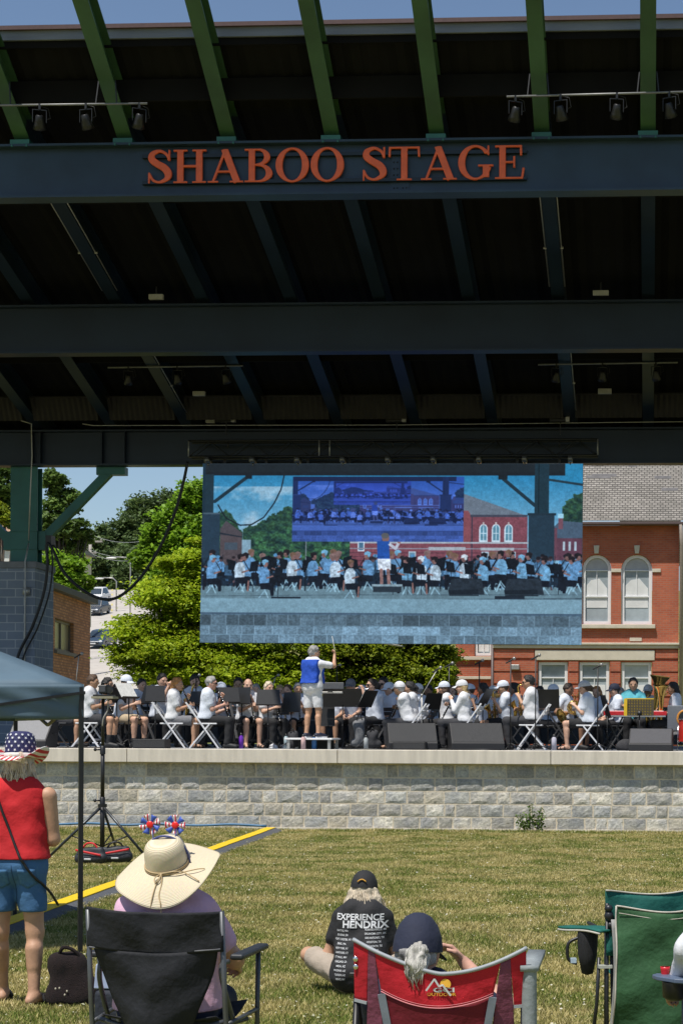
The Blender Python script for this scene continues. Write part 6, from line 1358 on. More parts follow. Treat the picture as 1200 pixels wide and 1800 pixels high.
# floor cables
for i, pts_ in enumerate([[(765, 1318), (775, 1316), (790, 1317.5), (850, 1318), (880, 1317)], [(100, 1317), (150, 1316.5), (230, 1316.3)], [(600, 1317), (640, 1316.5), (688, 1317.3)]]):
    t = thing('floor_cable', ['black cable on the stage floor between the two wedges', 'black cable on the stage floor before the brown-haired man', 'black cable on the stage floor beside the podium'][i], 'cable', (0, 0, DZ), 0, 'cables on the stage floor')
    m = MB(); m.tube([Vector((P(a, 1291, 30.33).x, 30.33 + .1 * math.sin(a * .2), .012)) for a, b_ in pts_], .012, 6); m.build('cable', BLACKM, t)
# ------------------------------------------------------------------ LED screen with the live picture of the stage
def screen_image():
    K = 2; X0, Y0_, X1, Y1 = 352, 815, 1024, 1133; W, H = (X1 - X0) * K, (Y1 - Y0_) * K
    gy, gx = np.mgrid[0:H, 0:W]; PXs = gx / K + X0; PYs = gy / K + Y0_; r = np.random.default_rng(5)
    A = np.zeros((H, W, 3)); c = lambda *v: np.array(v) / 255.
    def noise(sx, sy, s=0):
        q = np.random.default_rng(s).random((int(H / sy) + 3, int(W / sx) + 3)); yy, xx = gy / sy, gx / sx; y0, x0 = yy.astype(int), xx.astype(int); fy, fx = yy - y0, xx - x0
        fy, fx = fy * fy * (3 - 2 * fy), fx * fx * (3 - 2 * fx)
        return (q[y0, x0] * (1 - fx) + q[y0, x0 + 1] * fx) * (1 - fy) + (q[y0 + 1, x0] * (1 - fx) + q[y0 + 1, x0 + 1] * fx) * fy
    def poly(pts, col, a=1.0):
        m = np.zeros((H, W), bool); n = len(pts)
        for i in range(n):
            (x0, y0), (x1, y1) = pts[i], pts[(i + 1) % n]
            if y0 == y1: continue
            cond = (PYs >= min(y0, y1)) & (PYs < max(y0, y1)); xi = x0 + (PYs - y0) * (x1 - x0) / (y1 - y0); m ^= cond & (PXs < xi)
        A[m] = A[m] * (1 - a) + (col if np.ndim(col) == 1 else col[m]) * a; return m
    def rec(x0, y0, x1, y1, col, a=1.0): m = (PXs >= x0) & (PXs < x1) & (PYs >= y0) & (PYs < y1); A[m] = A[m] * (1 - a) + (col if np.ndim(col) == 1 else col[m]) * a
    def ell(x, y, rx, ry, col): m = ((PXs - x) / rx) ** 2 + ((PYs - y) / ry) ** 2 < 1; A[m] = col
    def line(pts, w, col):
        for (x0, y0), (x1, y1) in zip(pts, pts[1:]):
            L = (x1 - x0) ** 2 + (y1 - y0) ** 2 + 1e-9; t = np.clip(((PXs - x0) * (x1 - x0) + (PYs - y0) * (y1 - y0)) / L, 0, 1); m = np.hypot(PXs - x0 - t * (x1 - x0), PYs - y0 - t * (y1 - y0)) < w / 2; A[m] = col
    n1, n2, n3, n4 = noise(60, 30, 1), noise(14, 9, 2), noise(5, 4, 3), noise(120, 60, 4)
    sk = np.clip((PYs - 840) / 110, 0, 1)[..., None]; A[:] = c(26, 122, 178) * (1 - sk) + c(110, 168, 204) * sk
    cl = np.clip((n1 * .5 + n4 * .6 + n2 * .15 - .58) * 4, 0, 1) * (PYs > 855) * (PXs < 540); A[:] = A * (1 - cl[..., None] * .75) + c(150, 185, 210) * cl[..., None] * .75
    # trees
    tr = (c(20, 48, 52) * (1 - n2[..., None]) + c(44, 88, 60) * n2[..., None]) * (.7 + .6 * n3[..., None])
    jag = 7 * noise(12, 12, 7) + 4 * noise(4, 4, 8)
    def treeline(xs_, ys_, col): m = (PYs > np.interp(PXs, xs_, ys_) + jag - 6) & (PXs > xs_[0]) & (PXs < xs_[-1]) & (PYs < 1010); A[m] = col[m]
    treeline([380, 392, 405, 416, 425], [903, 897, 905, 925, 940], tr); treeline([425, 440, 470, 500, 530, 560, 620, 700], [935, 925, 910, 893, 890, 900, 930, 940], tr)
    tr2 = (c(18, 42, 50) * (1 - n2[..., None]) + c(52, 110, 66) * n2[..., None]) * (.7 + .6 * n3[..., None]); treeline([430, 450, 480, 540, 600, 640], [960, 935, 928, 925, 945, 960], tr2)
    treeline([988, 1000, 1010, 1030], [890, 878, 870, 862], tr)
    poly([(385, 930), (395, 916), (424, 938), (424, 985), (385, 985)], c(70, 66, 76)); rec(385, 942, 424, 1000, c(74, 66, 74)); rec(393, 955, 416, 968, c(58, 74, 92)); poly([(384, 937), (424, 944), (424, 946), (384, 940)], c(30, 40, 55)); rec(424, 950, 440, 985, c(110, 150, 175))
    # brick school
    br = c(118, 62, 78) * (.92 + .16 * n3[..., None]); rec(616, 952, 830, 1010, br); rec(816, 906, 928, 1000, br); rec(813, 896, 828, 1000, c(126, 66, 78)); rec(830, 908, 832, 1000, c(50, 50, 70))
    poly([(816, 868), (925, 906), (830, 907), (824, 898), (816, 898)], c(92, 108, 128)); rec(828, 905, 928, 909, c(56, 62, 82))
    for x in (851, 873, 895): ell(x, 930, 7.5, 9, c(180, 205, 225)); rec(x - 7.5, 930, x + 7.5, 953, c(180, 205, 225)); ell(x, 930, 5.4, 7, c(70, 130, 160)); rec(x - 5.4, 930, x + 5.4, 950, c(74, 132, 160)); rec(x - .6, 924, x + .6, 950, c(170, 200, 220)); rec(x - 5, 937, x + 5, 938.4, c(170, 200, 220)); rec(x - 1.5, 918, x + 1.5, 923, c(170, 165, 170))
    rec(616, 953, 930, 956, c(150, 165, 180)); rec(630, 953, 642, 970, c(190, 210, 230)); rec(632, 954.5, 640, 968, c(60, 105, 140)); rec(616, 964, 930, 966, c(128, 130, 150)); rec(755, 962, 820, 968, c(148, 160, 175)); rec(846, 963, 905, 968, c(150, 165, 180))
    for y in (972, 979, 986): rec(616, y, 930, y + .8, c(70, 42, 58))
    for x in (720, 848, 870, 895): rec(x, 970, x + 13, 990, c(160, 185, 205)); rec(x + 2, 972, x + 11, 990, c(84, 130, 160))
    # far right house
    poly([(972, 928), (985, 915), (1024, 918), (1024, 945), (976, 948)], c(60, 84, 110)); rec(975, 946, 1024, 985, c(88, 54, 74)); rec(972, 928, 980, 985, c(96, 58, 76)); rec(982, 908, 990, 930, c(110, 68, 86)); rec(981, 903, 991, 911, c(130, 190, 220))
    for x in (990, 1000, 1010): rec(x, 952, x + 4, 968, c(150, 175, 195))
    # pavilion steel
    dk = c(20, 30, 40); rec(352, 815, 1024, 834, c(24, 34, 43)); rec(352, 830, 993, 836, c(22, 30, 40)); poly([(993, 815), (1024, 815), (1024, 852), (993, 852)], c(24, 124, 178)); rec(357, 834, 372, 902, c(24, 48, 64)); rec(352, 815, 357, 1075, c(20, 44, 62)); rec(352, 902, 384, 1000, c(30, 54, 76)); rec(354, 902, 384, 905, c(60, 85, 105))
    rec(940, 815, 965, 905, c(22, 48, 64)); rec(946, 815, 948, 905, c(14, 34, 46)); rec(930, 903, 975, 992, c(28, 52, 72)); rec(928, 902, 978, 906, c(24, 44, 60)); line([(374, 882), (432, 838)], 6, c(22, 46, 62)); line([(885, 842), (940, 888)], 6, c(22, 46, 62)); line([(965, 843), (1024, 852)], 4, c(26, 50, 66)); rec(428, 834, 440, 842, dk); rec(876, 834, 892, 843, dk)
    line([(497, 836), (492, 860), (480, 885), (462, 910), (440, 923), (420, 924), (395, 912), (384, 895), (380, 888)], 2.2, c(18, 30, 44)); line([(538, 950), (538, 990)], 1.6, c(120, 130, 150))
    # nested picture goes here
    nest = (513, 838, 816, 953)
    # stage floor
    fl = c(86, 120, 138) * (.94 + .12 * n1[..., None]); rec(352, 1030, 1024, 1056, fl)
    rec(352, 996, 1024, 1032, c(22, 40, 60))
    for i in range(420):
        x = r.uniform(352, 1024); y = r.uniform(984, 1032); w_ = r.uniform(1.5, 6); h_ = r.uniform(2, 9); a_ = r.uniform(-2, 2)
        poly([(x, y), (x + w_, y + a_), (x + w_ + a_, y + h_), (x + a_, y + h_)], [c(14, 24, 40), c(26, 52, 80), c(48, 92, 140), c(84, 66, 76), c(18, 30, 48), c(86, 132, 172), c(30, 30, 42)][r.integers(7)])
    for i in range(70):   # back rows: heads and shoulders
        x = r.uniform(354, 1022); y = r.uniform(977, 990); s_ = r.uniform(.75, 1.0); poly([(x - 7 * s_, y + 8), (x - 3, y + 5), (x + 3, y + 5), (x + 7 * s_, y + 9), (x + 8 * s_, y + 24), (x - 8 * s_, y + 24)], c(70, 128, 184) * r.uniform(.6, 1.1)); ell(x, y + 2, 3.6 * s_, 4.8 * s_, c(98, 76, 84) * r.uniform(.6, 1.1)); ell(x, y - 1, 4.2 * s_, 3.2 * s_, [c(24, 26, 36), c(70, 140, 200), c(40, 36, 44)][i % 3])
        if i % 2: q_ = r.uniform(-3, 3); poly([(x - 2 + q_, y + 12), (x + 12, y + 11 + q_), (x + 11, y + 27), (x - 4, y + 27)], c(14, 22, 34))
    for i in range(40): x = r.uniform(354, 1022); line([(x, r.uniform(975, 1000)), (x + r.uniform(-4, 4), 1034)], .7, c(16, 26, 40))
    for x, y, k_, f_, hc_ in [(r.uniform(356, 1020), r.uniform(971, 979), 0, 1 if r.random() < .5 else -1, int(r.integers(0, 4))) for _ in range(30)] + [(372, 982, 0, 1, 1), (422, 980, 2, 1, 0), (466, 990, 0, 1, 1), (515, 977, 2, 1, 2), (552, 977, 0, 1, 0), (592, 979, 2, 1, 3), (618, 990, 2, 1, 2), (716, 984, 1, -1, 0), (742, 983, 2, -1, 4), (766, 984, 2, -1, 0), (818, 980, 2, -1, 4), (850, 984, 1, -1, 1), (882, 973, 1, -1, 0), (918, 980, 1, -1, 1), (958, 984, 1, -1, 0), (1006, 983, 0, -1, 0)]:
        q = lambda a, b_: (x + (a - x) * 1.22, y + (b_ - y) * 1.2)
        sh = [c(80, 136, 190), c(90, 152, 200), c(158, 186, 210)][k_]; hc2 = [c(30, 28, 36), c(96, 165, 212), c(110, 84, 70), c(120, 96, 96), c(186, 205, 222)][hc_]
        line([q(x - f_ * 9, y + 20), q(x + f_ * 5, y + 52)], 2.2, c(130, 180, 206)); line([q(x + f_ * 4, y + 36), q(x - f_ * 8, y + 52)], 1.8, c(118, 166, 194)); line([q(x - f_ * 5, y + 36), q(x + f_ * 6, y + 36)], 2, c(130, 180, 206))
        poly([q(x - 3 * f_, y + 8), q(x + 3 * f_, y + 8), q(x + 7 * f_, y + 14), q(x + 6 * f_, y + 32), q(x - 8 * f_, y + 33), q(x - 9 * f_, y + 18), q(x - 7 * f_, y + 11)], sh); poly([q(x - 8 * f_, y + 31), q(x + 8 * f_, y + 30), q(x + 14 * f_, y + 34), q(x + 13 * f_, y + 50), q(x + 9 * f_, y + 50), q(x + 7 * f_, y + 40), q(x - 6 * f_, y + 40)], c(18, 26, 40))
        if k_ == 2: line([q(x + 12 * f_, y + 36), q(x + 11 * f_, y + 50)], 3, c(128, 92, 90))
        ell(x + f_, y + 3, 4.2, 5.6, c(118, 86, 86)); poly([q(x - 5, y + 1), q(x - 4.5, y - 3), q(x, y - 5), q(x + 4.5, y - 3), q(x + 5, y - .5)], hc2); ell(x - f_ * 2.4, y + 1, 2.6, 4, hc2 * .9)
        line([q(x + f_ * 1, y + 15), q(x + f_ * 3, y + 23)], 4.2, sh * .92); line([q(x + f_ * 3, y + 23), q(x + f_ * 12, y + 20)], 2.6, c(122, 88, 86)); line([q(x + f_ * 5, y + 6), q(x + f_ * 14, y + 22)], 1.4, c(20, 24, 34))
        if (int(x) % 3): poly([q(x + 15 * f_, y + 8), q(x + 27 * f_, y + 5), q(x + 25 * f_, y + 21), q(x + 13 * f_, y + 22)], c(16, 24, 36)); line([q(x + 19 * f_, y + 21), q(x + 19 * f_, y + 52)], 1.2, c(16, 24, 36))
    for x, w_, y in ((790, 58, 1018), (888, 64, 1018)): poly([(x + 6, y), (x + w_, y - 1), (x + w_ + 6, y + 28), (x + 2, y + 30), (x, y + 20)], c(32, 44, 58)); poly([(x, y + 20), (x + w_ - 6, y + 18), (x + w_ - 4, y + 30), (x + 2, y + 30)], c(22, 32, 44))
    # conductor on the picture
    x, y = 677, 943; poly([(x - 13, y + 10), (x + 8, y + 9), (x + 10, y + 40), (x - 12, y + 40)], c(22, 74, 170)); poly([(x - 12, y + 40), (x + 12, y + 40), (x + 12, y + 60), (x - 10, y + 60)], c(190, 205, 225)); line([(x - 5, y + 60), (x - 4, y + 84)], 6, c(130, 96, 96)); line([(x + 7, y + 60), (x + 9, y + 84)], 6, c(130, 96, 96)); ell(x + 2, y + 3, 6.5, 8, c(118, 88, 88)); ell(x + 1, y - 1, 7, 5, c(80, 84, 90)); line([(x + 9, y + 14), (x + 20, y + 22), (x + 26, y + 10)], 5, c(170, 180, 200)); ell(x + 26, y + 10, 3, 3, c(140, 100, 96)); rec(656, 1028, 710, 1032, c(120, 150, 168)); rec(658, 1032, 708, 1042, c(34, 48, 62))
    rec(478, 1051, 530, 1062, c(24, 36, 50)); rec(872, 1048, 924, 1060, c(24, 36, 50)); line([(352, 1058), (1024, 1052)], 1.2, c(40, 58, 76)); line([(352, 1050), (600, 1047), (1024, 1045)], .8, c(52, 76, 94))
    # ledge and granite courses
    rec(352, 1054, 1024, 1081, c(104, 146, 170) * (.96 + .08 * n1[..., None])); rec(352, 1079, 1024, 1082, c(58, 84, 110)); rec(352, 1082, 1024, 1133, c(70, 104, 130) * (.8 + .4 * n3[..., None]))
    for row, (y0, y1, k_) in enumerate(((1083, 1102, .78), (1103, 1118, 1.1), (1119, 1134, 1.0))):
        x = 352 - (row * 11 % 20)
        while x < 1024: w_ = r.uniform(18, 32); b_ = r.uniform(.82, 1.2) * k_; rec(x + .6, y0, x + w_ - .6, y1 - .8, c(86, 118, 142) * (b_ * (.85 + .3 * n3[..., None]))); rec(x + w_ - .6, y0, x + w_ + .6, y1, c(120, 160, 190) * min(1, k_)); x += w_
        rec(352, y1 - .8, 1024, y1 + .4, c(110, 150, 178) * min(1, k_))
    n5, n6 = noise(2.6, 3.2, 21), noise(9, 7, 22); cz = np.clip(1 - np.abs(PYs - 1006) / 34, 0, 1) ** .5
    A *= (1 + cz * ((n5 - .5) * .34 + (n6 - .55) * .42) + (1 - cz) * ((n5 - .5) * .14 + (n6 - .5) * .10))[..., None]
    # picture inside the picture, twice
    for lv in range(2):
        src = A.copy(); x0, y0, x1, y1 = [int((v - o) * K) for v, o in zip(nest, (X0, Y0_, X0, Y0_))]
        yi = np.clip((np.arange(y0, y1) - y0) * H / (y1 - y0), 0, H - 1).astype(int); xi = np.clip((np.arange(x0, x1) - x0) * W / (x1 - x0), 0, W - 1).astype(int)
        q = src[yi][:, xi]; q = (q + src[np.clip(yi + 2, 0, H - 1)][:, xi] + src[yi][:, np.clip(xi + 2, 0, W - 1)]) / 3; lum = q.mean(2, keepdims=True); q = (.55 * q + .45 * lum) * c(100, 136, 240) * 1.0 + c(8, 16, 40); A[y0:y1, x0:x1] = np.clip(q, 0, 1)
        # conductor stands in front of the nested picture's lower edge
        x, y = 677, 943; ell(x + 2, y + 3, 6.5, 8, c(118, 88, 88)); ell(x + 1, y - 1, 7, 5, c(80, 84, 90)); rec(x - 13, y + 9, x + 9, y + 14, c(22, 74, 170))
    for _ in range(3): A = (A * 2 + np.roll(A, 1, 0) + np.roll(A, -1, 0) + np.roll(A, 1, 1) + np.roll(A, -1, 1)) / 6
    A *= 1 - .03 * (((gx // 32) % 2) ^ ((gy // 32) % 2))[..., None]; A *= .95 + .10 * r.random((H, W, 1)); A *= 1 - .05 * ((gy % 4) < 1)[..., None]
    lum = A @ np.array([.3, .59, .11]); A = .82 * A + .18 * lum[..., None]; A = A * .97 + .012
    A = np.clip(A, 0, 1); im = bpy.data.images.new('screen_picture', W, H); buf = np.ones((H, W, 4), np.float32); buf[..., :3] = A[::-1]; im.pixels.foreach_set(buf.ravel()); im.pack(); return im
im = screen_image()
m_, t_, b_ = nt('led_screen'); ti = node(t_, 'ShaderNodeTexImage', interpolation='Linear'); ti.image = im
b_.inputs['Base Color'].default_value = (.012, .012, .014, 1); b_.inputs['Roughness'].default_value = .7; b_.inputs['Specular IOR Level'].default_value = .15
t_.links.new(ti.outputs[0], b_.inputs['Emission Color']); b_.inputs['Emission Strength'].default_value = 1.0
SYc = 41.2; c00, c10, c11, c01 = P(351.5, 1129.5, SYc), P(1021, 1133.5, SYc), P(1024, 815, SYc), P(357, 815, SYc)
scr = thing('led_screen', 'large hanging screen showing a bluish live picture of the band on stage', 'screen', c00)
me = bpy.data.meshes.new('display'); me.from_pydata([v - c00 for v in (c00, c10, c11, c01)], [], [(0, 1, 2, 3)]); uv = me.uv_layers.new(name='UVMap')
for l, q in zip(range(4), ((0, 0), (1, 0), (1, 1), (0, 1))): uv.data[l].uv = q
me.materials.append(m_); link(bpy.data.objects.new('display', me), scr)
m = MB(); W = c10.x - c00.x; H = c01.z - c00.z
V = [v - c00 + Vector((0, dy, 0)) for dy in (.012, .11) for v in (c00, c10, c11, c01)]; m.add(V, [(0, 1, 2, 3), (7, 6, 5, 4), (0, 4, 5, 1), (1, 5, 6, 2), (2, 6, 7, 3), (3, 7, 4, 0)]); m.build('cabinet', BLACKM, scr)
for u in LS(.06, .94, 9): m = MB(); m.box(W * u - .03, .13, H - .05, W * u + .03, .16, H + .2); m.build('hanging_bar', BLACKM, scr)
# ------------------------------------------------------------------ people on the lawn
HF = .0075
def stripes(name, c1, c2, sc, vec='X', rot=None):
    m, t, b = nt(name); tc = node(t, 'ShaderNodeTexCoord'); w = node(t, 'ShaderNodeTexWave', Scale=sc, Distortion=.6, wave_type='BANDS', bands_direction=vec); w.inputs['Detail Scale'].default_value = .6
    t.links.new(tc.outputs['Object'], w.inputs[0]); r = node(t, 'ShaderNodeValToRGB'); r.color_ramp.interpolation = 'CONSTANT'
    e = r.color_ramp.elements; e[0].color = c4(c1); e[1].color = c4(c2); e[1].position = .5
    t.links.new(w.outputs['Fac'], r.inputs[0]); t.links.new(r.outputs[0], b.inputs['Base Color']); b.inputs['Roughness'].default_value = .8; return m
def star2d(r, n=5): return [(r * (1 if i % 2 == 0 else .42) * math.sin(math.pi * i / n), r * (1 if i % 2 == 0 else .42) * math.cos(math.pi * i / n)) for i in range(2 * n)]

# woman in the red top
AY = 10.5; ax = P(31, 1291, AY).x
wa, WJ = person((ax, AY, 0), R(92), 'woman in a sleeveless red top and denim shorts wearing a stars and stripes hat', 'stand', .935, 'tan', ('bob', 'ashblond'), ('red', .5), ('shorts', 'denim', .66), 'sandal',
    hands=((.25, .06, 1.07), (.25, -.08, 1.06)), hem=.955, h=.008, nosleeve=True, broad=.028, fat=1.08, noise=.002, hpitch=.02, knees=((.02, .115, .48), (.02, -.115, .48)), feet=((.16, .14, .085), (-.03, -.125, .085)), fd=((1, .2, 0), (1, -.55, 0)), elbow_out=.42)
hl = WJ['hl']; T = Matrix.Translation(hl(-.01, 0, .055)) @ Matrix.Rotation(R(4), 4, 'Y')
m = MB(); m.lathe([(.098, -.015), (.102, .02), (.099, .07), (.092, .115), (.078, .145), (.05, .158), (.02, .15), (.001, .148)], 32, T @ Matrix.Diagonal((1.08, .96, 1, 1))); m.smooth = True
hat = m.build('cowboy_hat', M('hat_navy', (.018, .02, .085), .8, .1, 12), wa)
def hatbrim(u, v):
    a = 2 * math.pi * v; r = .098 + .085 * u; z = .075 * u ** 1.6 * abs(math.sin(a)) ** 2.2 - .03 * u * abs(math.cos(a)) ** 2
    return T @ Vector((r * math.cos(a) * 1.28, r * math.sin(a) * .94, z - .012))
m = MB(); m.grid(hatbrim, 8, 56, .004); m.build('brim', stripes('flag_stripes', (.72, .70, .68), (.50, .02, .035), 9.5, 'Y'), hat)
m = MB(); m.lathe([(.101, -.016), (.1055, -.012), (.1055, .012), (.101, .016)], 32, T @ Matrix.Diagonal((1.08, .96, 1, 1))); m.build('hatband', M('hatband_white', (.7, .68, .64), .7), hat)
m = MB()
for row, (z, off) in enumerate(((.032, 0), (.058, .5), (.084, 0), (.110, .5), (.132, 0))):
    rr = {0: .1025, 1: .1015, 2: .0985, 3: .0945, 4: .087}[row]
    for k in range(14):
        a = 2 * math.pi * (k + off) / 14; n_ = Vector((math.cos(a), math.sin(a), .1 * row)).normalized(); tt = Vector((-math.sin(a), math.cos(a), 0)); uu = n_.cross(tt)
        c_ = Vector((rr * 1.08 * math.cos(a), rr * .96 * math.sin(a), z)) + n_ * .004; m.add([T @ (c_ + tt * p[0] - uu * p[1]) for p in star2d(.0105)], [tuple(range(10))])
m.build('star', cloth('white'), hat, smooth=False)
s_ = .945
t = thing('shoulder_strap', 'thin black bag strap slung across the back of the red top', 'strap', wa.location, wa.rotation_euler[2]); t.scale = (s_,) * 3
bpy.context.view_layer.update()
def bvh_of(o):
    mw = o.matrix_world; return BVHTree.FromPolygons([mw @ v.co for v in o.data.vertices], [tuple(p.vertices) for p in o.data.polygons])
bv1 = bvh_of([c for c in wa.children if c.name.startswith('shirt')][0]); bv2 = bvh_of([c for c in wa.children if c.name.startswith('shorts')][0]); mi = t.matrix_world.inverted()
def on_back(px, py, off=.009, need=True):
    q = P(px, py, AY)
    hs = [h_[0].y for h_ in (b_.ray_cast(Vector((q.x, AY - 2, q.z)), Vector((0, 1, 0))) for b_ in (bv1, bv2)) if h_[0]]
    return Vector((q.x, (min(hs) if hs else AY - .12) - off, q.z))
pts_ = [on_back(2 + 82 * u, 1386 + 176 * u + 14 * math.sin(u * 3.1)) for u in LS(0, .93, 22)]
top_ = pts_[0]; pts_ = [top_ + Vector((-.02, .22, -.02)), top_ + Vector((-.025, .11, .045)), top_ + Vector((-.01, .03, .03))] + pts_ + [pts_[-1] + Vector((.035, .05, -.06)), pts_[-1] + Vector((.045, .15, -.14))]
m = MB(); m.tube(spl_v([mi @ p for p in pts_], 3), .0085, 6); m.build('strap', BLACKM, t)
wi_ = wa.matrix_world.inverted()
for pxs in ((12, 42),):
    pass
for a, b_ in ((-2, 26), (44, 72)):
    m = MB(); m.grid(lambda u, v: wi_ @ on_back(a + (b_ - a) * v, 1526 + (34 - 8 * abs(2 * v - 1)) * u, .004 ), 6, 6, .002); m.build('back_pocket', M('denim_pocket', (.055, .15, .29), .9, .2, 40), wa)
m = MB(); m.tube([wi_ @ on_back(34 + .5 * math.sin(u * 6), 1518 + 74 * u, .002) for u in LS(0, 1, 14)], .002, 5); m.build('seam', M('denim_seam', (.02, .06, .13), .9), wa)

strands(wa, WJ, 'hair_locks', hairm('ashblond'), 130, 1.5, -.02, .15, .010, .30, 4)

# woman with the straw hat in the black chair
CYb = 7.72; bxx = P(281, 1291, CYb).x
wb, BJ = person((bxx - .015, CYb + .22, -.135), R(90), 'woman in a lilac t-shirt and wide straw hat seated in the black camp chair', 'sit', 1.0, 'tan', ('bob', 'grey'), ('lilac', .55), ('pants', 'navy'), 'sandal', hands=((.32, .16, .66), (.30, -.24, .70)), h=.009, fat=1.36, lean=-.06, hpitch=-.12, noise=.003, elbow_out=.8)
hl = BJ['hl']; T = Matrix.Translation(hl(-.05, 0, .005)) @ Matrix.Rotation(R(-24), 4, 'Y') @ Matrix.Rotation(R(-3), 4, 'X')
def strawmat():
    m, t, b = nt('straw'); tc = node(t, 'ShaderNodeTexCoord'); mp = node(t, 'ShaderNodeMapping'); mp.inputs['Scale'].default_value = (1, 1, 1)
    sp = node(t, 'ShaderNodeSeparateXYZ'); at = node(t, 'ShaderNodeAttribute', attribute_name='ring'); w = node(t, 'ShaderNodeTexWave', Scale=1.0, Distortion=.4, wave_type='BANDS'); t.links.new(at.outputs['Vector'], w.inputs[0])
    nz = node(t, 'ShaderNodeTexNoise', Scale=120.0, Detail=3.0); t.links.new(tc.outputs['Object'], nz.inputs['Vector'])
    r = node(t, 'ShaderNodeValToRGB'); e = r.color_ramp.elements; e[0].color = (.60, .50, .34, 1); e[1].color = (.76, .67, .49, 1); t.links.new(w.outputs['Fac'], r.inputs[0])
    mu = node(t, 'ShaderNodeMix', data_type='RGBA', blend_type='MULTIPLY'); mu.inputs[0].default_value = .25; t.links.new(r.outputs[0], mu.inputs[6]); t.links.new(nz.outputs['Color'], mu.inputs[7]); t.links.new(mu.outputs[2], b.inputs['Base Color'])
    b.inputs['Roughness'].default_value = .75; bp = node(t, 'ShaderNodeBump', Strength=.35, Distance=.004); t.links.new(w.outputs['Fac'], bp.inputs['Height']); t.links.new(bp.outputs[0], b.inputs['Normal']); return m
STRAW = strawmat()
def ring_attr(o, fn):
    ca = o.data.attributes.new('ring', 'FLOAT_VECTOR', 'POINT')
    for i, v in enumerate(o.data.vertices): ca.data[i].vector = (fn(v.co), 0, 0)
def crown(u, v):
    a = 2 * math.pi * v; z = .125 * math.sin(u * math.pi / 2) ** .8 ; r = .088 * (1 - u ** 3.2) ** .5 + .006 * (1 - u)
    return T @ Vector((max(r, .0008) * math.cos(a) * 1.1, max(r, .0008) * math.sin(a), z))
m = MB(); m.grid(crown, 16, 40); hat = m.build('straw_hat', STRAW, wb); Ti = T.inverted(); ring_attr(hat, lambda c_: (Ti @ c_).z * 55)
def sbrim(u, v):
    a = 2 * math.pi * v; r = .094 + .148 * u; z = -.028 * u - .05 * u ** 2 * (math.cos(a) < 0) * abs(math.cos(a)) + .035 * u ** 2 * math.sin(a + math.pi) * (1 if math.sin(a) < 0 else .2) + .021 * u * u * math.sin(3 * a + .6)
    return T @ Vector((r * math.cos(a) * 1.03, r * math.sin(a) * .99, z + .001))
m = MB(); m.grid(sbrim, 16, 72, .0035); br = m.build('brim', STRAW, hat); ring_attr(br, lambda c_: (Ti @ c_).to_2d().length * 55)
m = MB()
for sg in (.0, .008): m.tube([T @ Vector((.0965 * 1.1 * math.cos(a), .0965 * math.sin(a), .006 + sg)) for a in LS(0, 2 * math.pi, 40)], .0038, 6)
kx = T @ Vector((-.108, -.005, .008))
for pts_ in ([(-.108, -.005, .008), (-.13, .02, .0), (-.155, .015, -.012), (-.14, -.002, 0), (-.108, -.005, .008)], [(-.108, -.005, .008), (-.10, -.06, .012), (-.085, -.10, .0), (-.10, -.07, -.0), (-.108, -.005, .008)], [(-.108, -.005, .008), (-.15, -.012, -.02), (-.20, -.008, -.05), (-.235, -.02, -.075), (-.25, -.02, -.12)], [(-.108, -.005, .008), (-.16, .012, -.02), (-.22, .02, -.055), (-.245, .025, -.09)], [(-.085, -.10, .0), (-.07, -.16, .005), (-.06, -.19, .0)], [(-.085, -.10, .0), (-.12, -.15, -.01), (-.14, -.18, -.02)]):
    m.tube(spl_v([T @ Vector((p[0], p[1], p[2] + .006)) for p in pts_], 4), .0028, 5)
m.build('cord', M('raffia', (.42, .31, .17), .8), hat)
t = thing('pinwheel_headband', 'blue headband with two stars and stripes pinwheels worn over the straw hat', 'headband', wb.location, R(90))
m = MB(); m.tube([T @ Vector((-.0 + .02, .101 * math.cos(a), .012 + .125 * math.sin(a))) for a in LS(-.15, math.pi + .15, 26)], .0055, 6); m.build('band', M('band_blue', (.05, .06, .18), .5), t)
STRW = stripes('flag_petal', (.75, .72, .72), (.5, .03, .05), 22, 'Y')
for i, (px, py) in enumerate(((266, 1449), (310, 1450))):
    c_ = P(px, py, CYb + .26) - Vector(wb.location); c_ = Vector((c_.y, -c_.x, c_.z)); bs = T @ Vector((.02, .05 if i == 0 else -.05, .118))
    m = MB(); m.tube(spl_v([bs, bs.lerp(c_, .5) + Vector((.01, 0, .0)), c_ + Vector((.012, 0, 0))]), .0028, 5); m.build('spring', M('band_blue', (.05, .06, .18)), t)
    for kind in (0, 1):
        m = MB()
        for k in range(4):
            a = k * math.pi / 2 + (.35 if kind else 1.1) + i * .4; L = .056 if not kind else .054; L *= .84; d = Vector((0, math.cos(a), math.sin(a))); n2 = Vector((0, -math.sin(a), math.cos(a)))
            m.grid(lambda u, v: c_ + d * L * (.15 + .85 * u) + n2 * (.030 * u ** .8 * (v - .35)) + Vector((-.012 - .012 * math.sin(v * 2.5) * u, 0, 0)), 4, 4, .0012)
        m.build('striped_petal' if not kind else 'blue_petal', STRW if not kind else M('petal_blue', (.04, .085, .38), .5), t)
    m = MB(); m.ball(c_ + Vector((-.022, 0, 0)), (.006, .0165, .0165), 8); m.build('red_hub', M('hub_red', (.7, .015, .012), .35), t)

